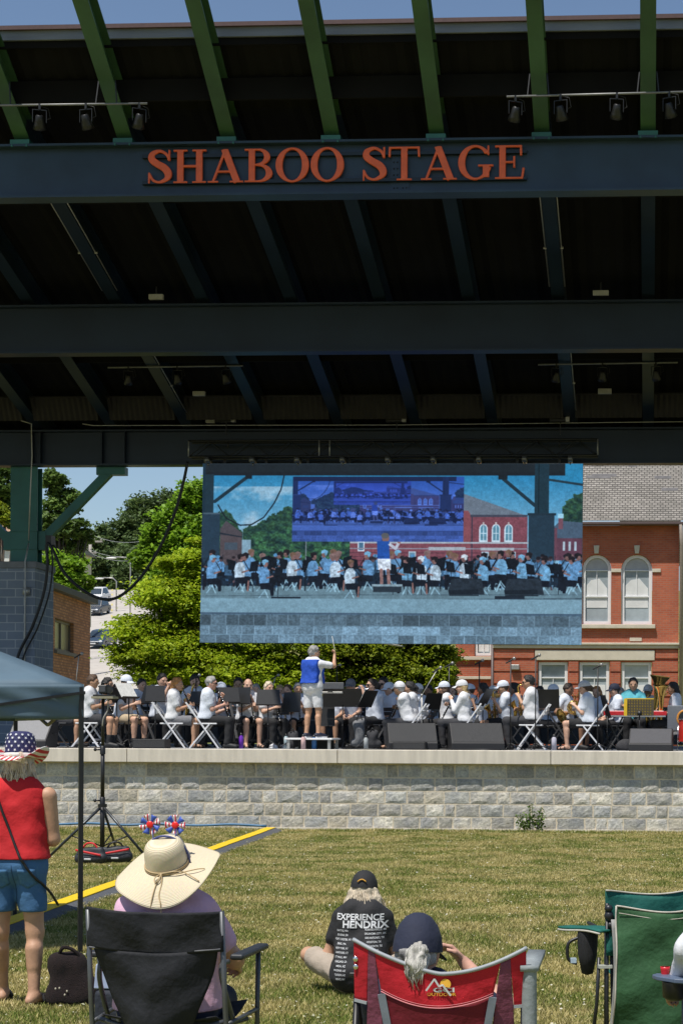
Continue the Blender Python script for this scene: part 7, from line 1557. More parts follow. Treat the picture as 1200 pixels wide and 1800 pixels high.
# man with the tour shirt sitting on the grass
HYc = 11.1; hx = P(634, 1291, HYc).x
wh_, HJ = person((hx, HYc, 0), R(90), 'man with long ash blond hair in a black tour t-shirt sitting on the grass', 'floor', .86, 'tan', ('wild', 'ashblond'), ('black', .5), ('shorts', 'khaki'), 'lightgrey', hands=((.34, .12, .30), (.36, -.10, .30)), h=.008, lean=.30, hpitch=.12, hat=('cap', 'black', .03), fat=1.12, noise=.003, hem=.02, knees=((.20, .42, .27), (.22, -.40, .26)), elbow_out=.6)
bpy.context.view_layer.update()
shirt_o = [c for c in wh_.children if c.name.startswith('shirt')][0]
def bvh_of(o):
    mw = o.matrix_world; return BVHTree.FromPolygons([mw @ v.co for v in o.data.vertices], [tuple(p.vertices) for p in o.data.polygons])
def text_mesh(txt, size=1.0, bold=0.0, sx=1.0):
    cu = bpy.data.curves.new('t', 'FONT'); cu.body = txt; cu.size = size; cu.align_x = 'CENTER'; cu.align_y = 'CENTER'; cu.offset = bold; cu.resolution_u = 3
    o = bpy.data.objects.new('t', cu); COL.objects.link(o); dg = bpy.context.evaluated_depsgraph_get(); me = bpy.data.meshes.new_from_object(o.evaluated_get(dg))
    V = [(v.co.x, v.co.y) for v in me.vertices]; Fc = [tuple(p.vertices) for p in me.polygons]; bpy.data.objects.remove(o); bpy.data.curves.remove(cu); bpy.data.meshes.remove(me)
    return V, Fc
def lettering_on(target, items, mat, parent, name, off=.005):
    """items: (text, px centre, py centre, width px, height px, bold); printed on the target by pushing straight back along +Y"""
    bv = bvh_of(target); mb = MB(); Y = sum((target.matrix_world @ v.co).y for v in target.data.vertices) / len(target.data.vertices) - .1
    for txt, px, py, wpx, hpx, bold in items:
        V, Fc = text_mesh(txt, 1.0, bold); a0, a1 = min(v[0] for v in V), max(v[0] for v in V); b0, b1 = min(v[1] for v in V), max(v[1] for v in V); W = []
        c_ = P(px, py, Y); k = Y / F
        for a, b_ in V:
            X = c_.x + ((a - a0) / (a1 - a0) - .5) * wpx * k; Z = c_.z + ((b_ - b0) / (b1 - b0) - .5) * hpx * k
            h_ = bv.ray_cast(Vector((X, Y - 2, Z)), Vector((0, 1, 0)))[0]; W.append(Vector((X, (h_.y if h_ else Y + .1) - off, Z)))
        mi = parent.matrix_world.inverted(); mb.add([mi @ w for w in W], Fc)
    return mb.build(name, mat, parent, smooth=False)
PRINT = M('white_print', (.62, .63, .64), .8, .12, 40)
rows_l = ['SEATTLE, WA', 'EUGENE, OR', 'PORT CHESTER, NY', 'ERIE, PA', 'NEW YORK, NY', 'HARTFORD, CT', 'ST PAUL, MN', 'OAKLAND, CA', 'MESA, AZ', 'PHOENIX, AZ', 'TUCSON, AZ', 'RENO, NV']
rows_r = ['ROBINSONVILLE, MS', 'OKLAHOMA CITY, OK', 'SAN ANTONIO, TX', 'HOUSTON, TX', 'FORT WORTH, TX', 'TULSA, OK', 'DALLAS, TX', 'AUSTIN, TX']
items = [('EXPERIENCE', 630, 1613, 84, 11.5, .02), ('HENDRIX', 640, 1626, 80, 13, .03)]
items += [(r_, 601 + (i % 3 - 1) * .8, 1637 + i * 7.4, 3.0 + 1.75 * len(r_), 4.0, .012) for i, r_ in enumerate(rows_l)]
items += [(r_, 658 - i * .5, 1635 + i * 7.0, 3.0 + 1.9 * len(r_), 4.0, .012) for i, r_ in enumerate(rows_r)]
lettering_on(shirt_o, items, PRINT, wh_, 'shirt_print')
strands(wh_, HJ, 'hair_locks', hairm('ashblond'), 170, 1.7, -.02, .20, .016, .55, 9)
hl = HJ['hl']
m = MB(); m.tube([Vector(hl(-.135, -.032 + .064 * u, .058 + .018 * math.sin(u * math.pi))) for u in LS(0, 1, 9)], .005, 5); m.build('cap_badge', M('gold_thread', (.6, .30, .03), .6), wh_)
m = MB(); m.tube([Vector(HJ['neck']) + Vector((-.075, .10 - .2 * u, -.03 - .06 * math.sin(u * math.pi))) for u in LS(0, 1, 14)], .006, 6); m.build('necklace', M('beads', (.13, .04, .03), .4, .5, 90), wh_)

# woman in the navy cap in the red chair
DYc = 6.9; dx = P(732, 1291, DYc + .1).x
wd, DJ = person((dx, DYc + .33, -.395), R(86), 'woman in a navy cap with a grey ponytail seated in the red camp chair', 'sit', 1.0, 'pink', ('pony', 'grey'), ('navy', .5), ('pants', 'navy'), 'sandal', hands=((.30, .16, .62), (.12, -.15, 1.10)), h=.008, lean=-.26, hpitch=.12, fat=1.0, noise=.003, elbow_out=.9, palm=(None, (-.3, 1, 0)), hat=('cap', 'navy', .055))
hl = DJ['hl']; q = Sdf(.03); q.cap(hl(-.125, -.03, -.03), hl(-.235, -.045, -.02), .028, .036); q.cap(hl(-.235, -.045, -.02), hl(-.265, -.045, -.06), .040, .038); q.cap(hl(-.265, -.045, -.06), hl(-.265, -.045, -.095), .034, .016); q.noise = .004; q.nf = 120; pm_ = M('grey_ponytail', (.42, .40, .36), .6, .55, 22, .6, aniso=(1, 3, .2)); pt_ = sdf_obj('ponytail', q, .006, pm_, wd)
g_ = random.Random(5); m = MB()
for i in range(110):
    a = g_.uniform(0, 6.283); rr = g_.uniform(.6, 1.12); o = lambda k: Vector((math.cos(a) * k * rr * .8, math.sin(a) * k * rr, 0)); e = Vector((g_.gauss(0, .012), g_.gauss(0, .016), g_.gauss(0, .02)))
    m.tube([Vector(hl(-.13, -.03, -.03)) + Vector((0, math.sin(a), math.cos(a))) * .022, Vector(hl(-.20, -.04, -.005)) + Vector((math.cos(a) * .3, math.sin(a), math.cos(a))) * .033 * rr, Vector(hl(-.25, -.045, -.025)) + o(.036), Vector(hl(-.268, -.045, -.055)) + o(.041), Vector(hl(-.268, -.045, -.085)) + o(.032) + e * .5, Vector(hl(-.266, -.045, -.112)) + o(.014) + e], [.003, .0036, .0036, .0034, .003, .001], 5)
m.build('hair_locks', pm_, pt_)
m = MB(); m.ball(hl(-.016, 0, .138), .011, 6); m.build('cap_button', cloth('navy'), wd)

# ------------------------------------------------------------------ chairs on the lawn
FAB = lambda n, c, b=.35: M(n, c, .75, .16, 9, b, bscale=2, spec=.3)
TUBE = M('grey_chair_tube', (.10, .105, .11), .4, .15, 10, 0, .5)
def sag(f, amp=.006):
    return f
# black camp chair
t = thing('camp_chair', 'black fabric camp chair with grey tube frame under the straw hat woman', 'chair', (P(281, 1291, CYb).x, CYb + .27, 0), R(87), 'camp chairs on the lawn'); bc = t
BF = FAB('black_chair_fabric', (.0135, .0145, .018), .45)
def wr_(y, z, k=1.0): return .010 * math.sin(9 * z + 14 * abs(y) + 1.3 * math.sin(11 * y)) * k + .005 * math.sin(31 * z - 17 * abs(y)) * k
def bband(u, v):
    y = -.312 + .624 * v; z = .70 + .178 * u; sg = math.cos(math.pi * (v - .5)); return (-.235 - .12 * (z - .45) - .055 * sg + wr_(y, z), y, z - .012 * sg * u + .012 * (v - .5) - .02 * sg * (1 - u))
m = MB(); m.grid(bband, 16, 40, .006); m.build('back_band', BF, t)
def blow(u, v):
    hw = .285 - .15 * (1 - u) ** 1.25; y = -hw + 2 * hw * v; z = .30 + .405 * u; sg = math.cos(math.pi * (v - .5)); return (-.225 - .12 * (z - .45) - .075 * sg - .02 * (1 - u) + wr_(y, z, 1.1), y, z - .02 * sg * u)
m = MB(); m.grid(blow, 24, 36, .006); m.build('back_panel', BF, t)
m = MB(); m.grid(lambda u, v: (-.22 + .5 * u, (-.26 + .52 * v), .40 - .05 * math.sin(u * math.pi) - .03 * math.sin(v * math.pi)), 10, 10, .006); m.build('seat', BF, t)
m = MB(); m.tube([(-.236 - .12 * .25 - .02, -.30 + .6 * v, .705 - .018 * math.cos(math.pi * (v - .5))) for v in LS(0, 1, 12)], .004, 5); m.build('seam', M('seam_grey', (.12, .12, .13), .7), t)
for sd in (-1, 1):
    m = MB(); m.tube([(-.285, sd * .305, .872), (-.235, sd * .307, .45), (-.20, sd * .31, .25), (-.24, sd * .315, .0)], .0125, 8); m.build('back_post', TUBE, t)
    m = MB(); m.tube(spl_v([(.26, sd * .315, 0), (.05, sd * .30, .22), (-.18, sd * .285, .52), (-.20, sd * .28, .62), (-.16, sd * .30, .635)], 5), .012, 8); m.build('leg', TUBE, t)
    m = MB(); m.box(-.16, sd * .335 - .032, .64, .28, sd * .335 + .032, .668); m.build('armrest', M('arm_pad', (.02, .024, .03), .55), t, bevel=.012)
    m = MB(); m.tube([(.20, sd * .335, .64), (.19, sd * .335, .36), (.18, sd * .33, .02)], .012, 8); m.tube([(-.19, sd * .31, .36), (.18, sd * .335, .37)], .010, 6); m.build('arm_post', TUBE, t)
m = MB(); m.tube([(-.17, .30, .37), (-.19, -.05, .28), (.15, -.30, .33)], .011, 8); m.tube([(-.17, -.30, .37), (-.20, .05, .285), (.15, .30, .33)], .011, 8); m.build('cross_brace', TUBE, t)

# red camp chair
RYc = 6.9; rk = RYc / F; rcx = P(780, 1291, RYc).x
t = thing('camp_chair', 'red and maroon camp chair with grey piping and a mountain badge', 'chair', (rcx, RYc, 0), 0, 'camp chairs on the lawn'); rc = t
def rp_(px, py):    # panel point, a gentle hollow across the back
    u = (px - 780) / 160.0; x = (px - 780) * rk; z = CAMZ - (py - HY) * rk - .0035 * u
    return Vector((x, -.05 + .10 * u * u - .16 * (z - .62) + wr_(x, z, .55) * (1 - u * u), z))
def topy(px): u = (px - 780) / 160; return 1712 - 52 * abs(u) ** 1.55 + 3 * math.sin(u * 3)
def panel(fl, fr, ft, fb, name, mat, nu=14, nv=16, off=0.0):
    def fn(u, v):
        a, b_ = fl(u), fr(u); px = a + (b_ - a) * v; py = fb(px) + (ft(px) - fb(px)) * (1 - u); return rp_(px, py) + Vector((0, off, 0))
    m = MB(); m.grid(fn, nu, nv, .005); return m.build(name, mat, t)
lin = lambda a, b_: (lambda u: a + (b_ - a) * u)
arc_y = lambda px: 1772 - 24 * ((px - 772) / 100) ** 2
REDF = FAB('red_fabric', (.42, .012, .022), .4); MESHF = FAB('maroon_mesh', (.17, .045, .075), .6); MARO = FAB('maroon_fabric', (.13, .008, .016), .4); PIP = M('grey_piping', (.28, .30, .32), .6, .1, 20)
panel(lin(620, 619), lin(648, 643), topy, lambda p: 1768, 'side_wing', REDF); panel(lin(900, 906), lin(927, 927), topy, lambda p: 1768, 'side_wing', REDF)
panel(lin(648, 641), lin(660, 676), topy, lambda p: 1850, 'mesh_strip', MESHF); panel(lin(884, 862), lin(900, 908), topy, lambda p: 1850, 'mesh_strip', MESHF)
panel(lin(660, 671), lin(884, 870), topy, arc_y, 'back_panel', REDF, 20, 40); panel(lin(671, 680), lin(870, 858), arc_y, lambda p: 1860, 'lower_panel', MARO, 12, 30)
m = MB(); m.tube([rp_(p, topy(p) - 1) for p in LS(619, 928, 50)], .0085, 6); m.build('piping', PIP, t)
m = MB(); m.tube([rp_(p, arc_y(p)) + Vector((0, -.004, 0)) for p in LS(671, 870, 40)], .0025, 5); m.tube([rp_(p, arc_y(p) - 4) + Vector((0, -.004, 0)) for p in LS(671, 870, 40)], .0012, 5); m.build('stitching', M('pink_thread', (.6, .2, .22), .7), t)
for a in (((672, 1752), (690, 1850)), ((870, 1752), (852, 1850))):
    m = MB(); m.bar(rp_(*a[0]) + Vector((0, -.008, 0)), rp_(*a[1]) + Vector((0, -.008, 0)), .03, .008, (0, 1, 0)); m.build('webbing', M('webbing_grey', (.15, .17, .20), .7), t)
for a in (((620, 1768), (644, 1771)), ((905, 1771), (927, 1770))): m = MB(); m.bar(rp_(*a[0]), rp_(*a[1]), .012, .012); m.build('hem', PIP, t)
for py in (1693, 1707): m = MB(); q = rp_(623.5, py); m.ball(q + Vector((0, -.006, 0)), (.011, .004, .011), 6); m.build('grommet', SILVER, t)
for sgx, p0 in ((-1, 622), (1, 922)):
    a = rp_(p0, 1760); m = MB(); m.tube([a + Vector((0, .02, 0)), Vector((a.x, .0, .30)), Vector((a.x + sgx * .02, -.03, 0))], .013, 8); m.build('leg', BLACKM, t)
    m = MB(); m.tube([a + Vector((0, .03, -.02)), Vector((a.x + sgx * .01, .35, .25)), Vector((a.x + sgx * .02, .62, 0))], .013, 8); m.build('leg', BLACKM, t)
a = rp_(926, 1703); m = MB(); m.grid(lambda u, v: (a.x + .012 + .03 * math.sin(v * 6.28) + .005 * u, a.y + .02 + .03 * math.cos(v * 6.28) , a.z + .012 - .5 * u), 10, 14); m.add([(a.x - .02, a.y - .02, a.z + .013), (a.x + .05, a.y - .01, a.z + .013), (a.x + .05, a.y + .45, a.z + .02), (a.x - .02, a.y + .45, a.z + .02), (a.x - .02, a.y - .02, a.z - .01), (a.x + .05, a.y - .01, a.z - .01), (a.x + .05, a.y + .45, a.z), (a.x - .02, a.y + .45, a.z)], [(0, 1, 2, 3), (7, 6, 5, 4), (0, 4, 5, 1), (1, 5, 6, 2), (2, 6, 7, 3), (3, 7, 4, 0)]); m.build('armrest', M('arm_sleeve_grey', (.22, .245, .25), .75, .15, 10, .2), t)
a = rp_(621, 1720); m = MB(); m.box(a.x - .03, a.y + .03, a.z - .02, a.x + .02, a.y + .45, a.z); m.build('armrest', BLACKM, t, bevel=.006)
m = MB(); m.grid(lambda u, v: ((-.26 + .52 * v), .02 + .48 * u, .26 - .04 * math.sin(v * math.pi) - .03 * math.sin(u * math.pi)), 8, 8, .006); m.build('seat', MARO, t)
bpy.context.view_layer.update()
bp_o = [c for c in t.children if c.name.startswith('back_panel')][0]
lettering_on(bp_o, [('GCI', 775, 1745.5, 38, 8.5, .03)], M('badge_white', (.62, .62, .62), .7), t, 'badge_lettering', .006)
lettering_on(bp_o, [('OUTDOOR', 771, 1753.5, 52, 6, .02)], M('badge_orange', (.72, .34, .03), .7), t, 'badge_lettering', .006)
q = lambda px, py: rp_(px, py) + Vector((0, -.011, 0))
m = MB()
for a, b_ in (((754, 1741), (769, 1720)), ((769, 1720), (777, 1733)), ((777, 1733), (783, 1730)), ((783, 1730), (797, 1749))): m.bar(q(*a), q(*b_), .007, .003, (0, 1, 0))
m.build('mountain_badge', bpy.data.materials['badge_white'], t)
m = MB(); cc = rp_(788, 1729) + Vector((0, -.008, 0)); m.add([cc + Vector((.021 * math.cos(a), 0, .021 * math.sin(a))) for a in LS(-.7, math.pi + .35, 16)], [tuple(range(16))]); m.build('sun_badge', M('badge_sun', (.75, .40, .04), .7), t)

# green camp chair
GYc = 9.0; gx = P(1066, 1291, GYc).x
gch = thing('camp_chair', 'empty green camp chair with a mesh cup holder on its arm', 'chair', (gx, GYc, 0), R(13), 'camp chairs on the lawn'); t = gch
GF1 = FAB('green_fabric', (.028, .085, .034), .5); GF2 = FAB('teal_fabric', (.012, .105, .085), .4); BEI = M('beige_piping', (.45, .42, .36), .7); DK = M('chair_black_tube', (.016, .017, .02), .4)
zt_ = lambda u: .865 - .035 * math.sin(math.pi * min(1, u * 1.05)) ** 1.2 + .02 * u
def gtop(u, v): return (.60 * v, .01 - .02 * u + .05 * math.sin(math.pi * v) + .01 * math.sin(9 * v + 5 * u), zt_(v) - .33 * u)
m = MB(); m.grid(gtop, 10, 24, .006); m.build('back_panel', GF2, t)
def gback(u, v):
    x = .045 + .57 * v - .02 * u; z = (zt_(v) - .075 - .01 * v) - u * .66
    return (x, -.05 - .03 * math.sin(math.pi * v) - .03 * math.sin(u * 3) + .014 * math.sin(7 * (u - v) + 1) + .008 * math.sin(15 * u + 9 * v), z)
m = MB(); m.grid(gback, 26, 26, .006); m.build('rear_pocket', GF1, t)
m = MB(); m.tube([gtop(0, v) for v in LS(0, 1, 24)], .005, 6); m.tube([gback(0, v) for v in LS(0, 1, 24)], .005, 6); m.tube([gback(u, 0) for u in LS(0, 1, 20)], .005, 6); m.tube([gback(0, v) + np.array([0, -.006, -.035]) for v in LS(0.02, 1, 24)], .002, 5); m.build('piping', BEI, t)
m = MB(); m.grid(lambda u, v: (.02 + .035 * v + .012 * math.sin(4 * u), -.03 - .012 * math.sin(5 * u), .72 - .66 * u), 14, 3, .004); m.build('grey_strap', M('strap_grey', (.28, .28, .27), .8, .2, 14), t)
for dx_, dy_, zt2 in ((.005, .0, .80), (.03, .02, .74), (-.03, .03, .52), (.055, -.01, .6)):
    m = MB(); m.tube([(dx_, dy_, zt2), (dx_ * 1.3, dy_, .3), (dx_ * 2.2, dy_ * 2, .01)], .0095, 8); m.build('leg', DK, t)
m = MB(); m.ball((.015, .0, .735), (.025, .025, .03), 6); m.ball((.012, -.005, .775), (.022, .022, .02), 6); m.ball((.02, -.01, .69), (.016, .016, .016), 6); m.build('joint', DK, t)
m = MB(); m.box(-.04, -.02, .47, .03, .02, .485); m.build('bracket', M('bracket_pale', (.4, .42, .38), .5), t)
m = MB(); m.tube([(.0, .02, .655), (-.01, .42, .655)], .01, 6); m.build('arm_bar', DK, t)
def garm(u, v): return (-.065 + .13 * v * (1 - .3 * u ** 3) + .02 * u, -.02 + .33 * u, .655 - .012 * math.cos((v - .5) * 3) * 0 + .006 * math.sin(u * 5))
# the arm runs out and forward from the post
am = Matrix.Rotation(R(33), 4, 'Z')
m = MB(); m.grid(lambda u, v: am @ Vector(garm(u, v)), 12, 6, .012); m.build('armrest', GF2, t)
m = MB(); m.tube([am @ Vector(garm(u, 0)) + Vector((0, 0, -.005)) for u in LS(0, 1, 12)] + [am @ Vector(garm(1, v)) + Vector((0, 0, -.005)) for v in LS(.2, 1, 5)] + [am @ Vector(garm(u, 1)) + Vector((0, 0, -.005)) for u in LS(.9, 0, 10)], .0055, 6); m.build('arm_piping', BEI, t)
m = MB(); cc = am @ Vector((-.005, .13, .645)); m.lathe([(.052, 0), (.055, -.02), (.05, -.12), (.03, -.215), (.001, -.225)], 18, Matrix.Translation(cc)); m.build('cup_holder', M('black_mesh', (.012, .012, .014), .8, .3, 60, .3), t)
m = MB(); m.tube(spl_v([cc + Vector((-.045, .0, -.03)), cc + Vector((-.10, .0, -.06)), cc + Vector((-.10, 0, -.14)), cc + Vector((-.055, 0, -.165))], 5), .009, 6); m.build('cup_strap', BLACKM, t)
m = MB(); m.box(cc.x - .09, cc.y - .012, cc.z - .16, cc.x - .06, cc.y + .012, cc.z - .135); m.build('buckle', M('pale_buckle', (.4, .5, .6), .5), t)
m = MB(); m.grid(lambda u, v: (.10 + .48 * v, .05 + .40 * u, .40 - .05 * math.sin(v * math.pi) - .03 * math.sin(u * math.pi)), 8, 8, .006); m.build('seat', GF2, t)
for x_, y_ in ((.58, .0), (.09, .44), (.58, .46)): m = MB(); m.tube([(x_, y_, .62 if y_ else .85), (x_, y_, .01)], .0095, 8); m.build('leg', DK, t)

# folding chair arm with cup and the person at the picture's edge
EYc = 8.0; ex = P(1147, 1291, EYc).x
t = thing('camp_chair', 'camp chair showing only a slate blue arm table with a red cup', 'chair', (ex, EYc, 0), 0, 'camp chairs on the lawn')
za = CAMZ - (1712 - HY) * EYc / F; SLB = M('slate_plastic', (.085, .115, .175), .45, .12, 10)
m = MB(); m.prism([(0, .02), (.02, -.035), (.10, -.12), (.16, -.14), (.16, .06), (.02, .06)], za - .022, za, 'z'); m.build('arm_table', SLB, t, bevel=.006)
m = MB(); m.lathe([(.055, 0), (.052, -.07), (.03, -.085), (.001, -.086)], 18, Matrix.Translation((.10, -.05, za - .022))); m.build('cup_holder', BLACKM, t)
m = MB(); m.tube([(.145, .05, za - .02), (.15, .06, .02)], .011, 8); m.build('leg', TUBE, t)
m = MB(); m.tube([(.75, .05, za - .02), (.74, .06, .02)], .011, 8); m.build('leg', TUBE, t)
m = MB(); m.tube([(.145, -.42, za + .35), (.15, -.45, .02)], .011, 8); m.build('leg', TUBE, t)
m = MB(); m.grid(lambda u, v: (.20 + .50 * v, -.42 + .48 * u, .40 - .04 * math.sin(v * math.pi)), 6, 6, .006); m.build('seat', M('slate_fabric', (.06, .08, .12), .8, .2, 10, .3), t)
m = MB(); m.grid(lambda u, v: (.20 + .50 * v, -.42 - .1 * u - .03 * math.sin(v * math.pi), .40 + .48 * u), 8, 8, .006); m.build('back_panel', bpy.data.materials['slate_fabric'], t)
c_ = P(1168, 1700, EYc + .06); tc_ = thing('cup', 'red plastic cup standing on the slate blue arm table', 'cup', (c_.x, EYc + .03, za)); m = MB(); m.lathe([(.018, 0), (.021, .022), (.022, .034), (.019, .034)], 14); m.build('cup_body', M('cup_red', (.55, .02, .03), .35), tc_)
pe_, PJ = person((ex + .485, EYc - .16, -.06), R(90), 'person at the picture edge with a white sleeve leaning on the arm table', 'sit', 1.0, 'tan', ('short', 'grey'), ('white', .6), ('pants', 'navy'), 'black', long_sleeve=True, hands=((.24, .40, .56), (.32, -.10, .64)), h=.011, lean=-.05, elbow_out=1.2)

# ------------------------------------------------------------------ bags, tripod, tent, cable ramp, hose, weed
c_ = G(122, 1768); t = thing('tote_bag', 'dark brown knitted tote bag slumped on the grass beside the tent post', 'bag', (c_.x, c_.y, 0)); q = Sdf(.05); q.cap((-.06, 0, .06), (.09, .02, .06), .075); q.cap((-.05, 0, .25), (.03, .01, .27), .065); q.cap((-.05, 0, .1), (-.04, 0, .25), .085, .07); q.cap((.08, .02, .08), (.05, .02, .23), .085, .065); q.noise = .006; q.nf = 25; q.cut((0, 0, -1), (0, 0, 0)); sdf_obj('bag_body', q, .009, M('brown_knit', (.014, .006, .006), .95, .4, 55, .9), t)
m = MB()
for k in range(7): x = random.uniform(-.1, .02); z = random.uniform(.03, .12); m.ball((x, -.083, z), (.006, .004, .008), 4)
m.build('petal_speck', M('pale_specks', (.4, .36, .28), .8), t)
m = MB(); m.tube(spl_v([(-.06, -.02, .3), (-.02, -.05, .36), (.05, -.03, .33), (.07, .0, .25)]), .012, 6); m.build('handle', bpy.data.materials['brown_knit'], t)
c_ = P(188, 1760, 8.5); t = thing('cooler_bag', 'dark blue bag with a white and blue lid behind the black chair', 'bag', (c_.x, 8.55, 0)); m = MB(); m.box(-.07, -.05, 0, .13, .16, .40); m.build('bag_body', M('dark_blue_bag', (.014, .018, .03), .8, .2, 10, .3), t, bevel=.03); m = MB(); m.prism([(-.07, .40), (-.06, .52), (-.03, .54), (.0, .47), (.02, .40)], -.04, .10); m.build('lid', M('blue_white_lid', (.34, .40, .58), .6, .35, 6), t, bevel=.008)
# camera tripod with sandbags
c_ = G(180, 1512); TY_ = c_.y; k = TY_ / F
t = thing('camera_tripod', 'tall black tripod stand holding a camera in front of the stage wall', 'tripod', (c_.x, TY_, 0)); zz = lambda py: CAMZ - (py - HY) * k
xx = lambda px: (px - 179) * k
m = MB(); m.tube([(0, 0, .12), (0, 0, zz(1410))], .030, 10); m.build('lower_pole', BLACKM, t)
m = MB(); m.tube([(0, 0, zz(1415)), (0, 0, zz(1318))], .026, 10); m.tube([(0, 0, zz(1322)), (0, 0, zz(1230))], .020, 10); m.build('upper_pole', BLACKM, t)
for z in (zz(1322), zz(1413)): m = MB(); m.lathe([(.035, -.06), (.035, .04), (.02, .05)], 12, Matrix.Translation((0, 0, z))); m.tube([(-.03, -.02, z), (-.08, -.04, z)], .012, 6); m.ball((-.085, -.042, z), .022, 6); m.build('collar', BLACKM, t)
m = MB(); m.lathe([(.06, -.02), (.06, .02)], 12, Matrix.Translation((0, 0, zz(1422)))); m.build('hub', BLACKM, t)
LEGT = M('tripod_tube', (.05, .055, .06), .35, .1, 10, 0, .6)
for ex_, ey_ in ((-.66, -.22), (.62, -.05), (.02, .62)):
    m = MB(); m.tube([(0, 0, zz(1422)), (ex_, ey_, .02)], [.019, .017], 8); lg = m.build('leg', LEGT, t); m = MB(); m.tube([(0, 0, .18), (ex_ * .55, ey_ * .55, zz(1422) * .45)], .010, 6); m.build('brace', BLACKM, lg)
m = MB(); m.box(xx(163), -.12, zz(1231), xx(202), .12, zz(1227)); m.build('plate', M('plate_tan', (.26, .24, .17), .6), t)
m = MB(); m.box(xx(165), -.1, zz(1227) + .001, xx(198), .1, zz(1224)); m.build('clamp_bar', BLACKM, t)
m = MB(); m.tube(spl_v([(xx(189), -.03, zz(1222)), (xx(190), -.05, zz(1250)), (xx(183), -.06, zz(1265)), (xx(180), -.04, zz(1280))]), .008, 6); m.build('cord', M('pale_cord', (.35, .33, .3), .6), t)
vc = thing('video_camera', 'small black video camera on top of the tall tripod', 'camera', (c_.x + xx(183), TY_, zz(1223))); m = MB(); m.box(-.06, -.10, .0, .055, .10, .12); m.build('body', BLACKM, vc, bevel=.02); m = MB(); m.lathe([(.045, 0), (.05, .08), (.042, .1), (.001, .09)], 16, Matrix.Translation((0, .1, .06)) @ Matrix.Rotation(R(-90), 4, 'X')); m.build('lens', BLACKM, vc); m = MB(); m.box(-.045, -.104, .03, .03, -.101, .10); m.build('display', GLASSL, vc); m = MB(); m.tube([(-.05, 0, .12), (-.05, 0, .15), (.04, 0, .15), (.04, 0, .12)], .01, 6); m.build('handle', BLACKM, vc)
REDT = M('red_trim', (.62, .02, .025), .6)
for i, (px, py, rt) in enumerate(((160, 1505, -8), (203, 1503, 16))):
    q_ = G(px, py + 14); t2 = thing('sandbag', ['black weight bag with red trim on the tripod foot nearer the tent post', 'black weight bag with red trim on the tripod foot nearer the straw hat'][i], 'sandbag', (q_.x, q_.y, 0), R(rt), 'weight bags on the tripod')
    q = Sdf(.04); q.cap((-.14, 0, .08), (.14, 0, .08), .075); q.cap((-.13, .0, .16), (.13, 0, .18), .045); q.noise = .004; q.nf = 25; q.cut((0, 0, -1), (0, 0, 0)); sdf_obj('bag_body', q, .011, M('bag_black_nylon', (.022, .024, .03), .6, .2, 10, .3), t2)
    m = MB(); sl2 = .03 if i else -.03; m.grid(lambda u, v: (-.17 + .34 * v, -.075 - .004 * math.sin(v * 3), .135 + sl2 * (v - .5) * 2 + .028 * u), 2, 10, .004); m.build('red_trim', REDT, t2)
    m = MB(); m.grid(lambda u, v: (-.05 + .09 * v, -.083, .055 + .022 * u), 2, 6, .003); m.build('white_mark', M('mark_white', (.55, .55, .56), .7), t2)
    m = MB(); m.tube(spl_v([(-.10, -.02, .2), (-.04, -.03, .26), (.05, -.03, .26), (.1, -.02, .2)]), .012, 6); m.build('strap', REDT if i == 0 else BLACKM, t2)
# pop-up canopy
NT = 12.9; cr = P(148, 1262, NT); ze, zv, zp = P(148, 1203, NT).z, P(148, 1264, NT).z, 2.74; Wt = 3.0
t = thing('pop_up_canopy', 'slate blue pop-up canopy with square black legs at the edge of the lawn', 'canopy', (cr.x, NT, 0), math.atan2(-cr.x, NT) + R(11)); CAN = M('canopy_fabric', (.085, .135, .175), .55, .10, 2.2, .25, bscale=2)
pk = Vector((-Wt / 2, Wt / 2, zp)); crn = [Vector((0, 0, ze)), Vector((-Wt, 0, ze)), Vector((-Wt, Wt, ze)), Vector((0, Wt, ze))]
for i in range(4):
    a, b_ = crn[i], crn[(i + 1) % 4]
    def fn(u, v, a=a, b_=b_):
        p = a.lerp(b_, v).lerp(pk, u); s2 = math.sin(math.pi * min(1, u * 1.0)) ; p.z -= .045 * s2 * math.sin(math.pi * v) + .02 * math.sin(math.pi * v) * (1 - u); return p
    m = MB(); m.grid(fn, 14, 18, .004); m.build('roof_panel', CAN, t)
    n_ = (b_ - a).normalized().cross(_Z)
    def fv(u, v, a=a, b_=b_, n_=n_):
        p = a.lerp(b_, v); z0 = ze - .02 * math.sin(math.pi * v); p = p + n_ * (.004 + .02 * u + .016 * u * math.sin(22 * v + 2 * math.sin(9 * v)) + .028 * math.sin(9 * (u + v * 5 if v < .5 else u + (1 - v) * 5) + 1.2) * u * (1 - u)); p.z = z0 + (zv - z0) * u; return p
    m = MB(); m.grid(fv, 10, 90, .004); m.build('valance', CAN, t)
for q in crn: m = MB(); m.box(q.x - (.033 if q.x > -1 else 0), q.y, 0, q.x + (0 if q.x > -1 else .033), q.y + .033, ze - .02); m.build('leg', BLACKM, t); m = MB(); m.box(q.x - .06, q.y - .03, .0, q.x + .03, q.y + .06, .012); m.build('foot', BLACKM, t)
m = MB()
for a, b_ in ((0, 1), (1, 2), (2, 3), (3, 0)):
    q0, q1 = crn[a], crn[b_]; m.bar(q0 + Vector((0, 0, -.06)), q0.lerp(q1, .5) + Vector((0, 0, -.30)), .02, .02); m.bar(q1 + Vector((0, 0, -.06)), q0.lerp(q1, .5) + Vector((0, 0, -.30)), .02, .02)
m.build('scissor_frame', BLACKM, t)
m = MB(); m.ball((-.62, .33, ze + .14), (.03, .02, .012), 5); m.build('hook_loop_patch', WHITEB, t)
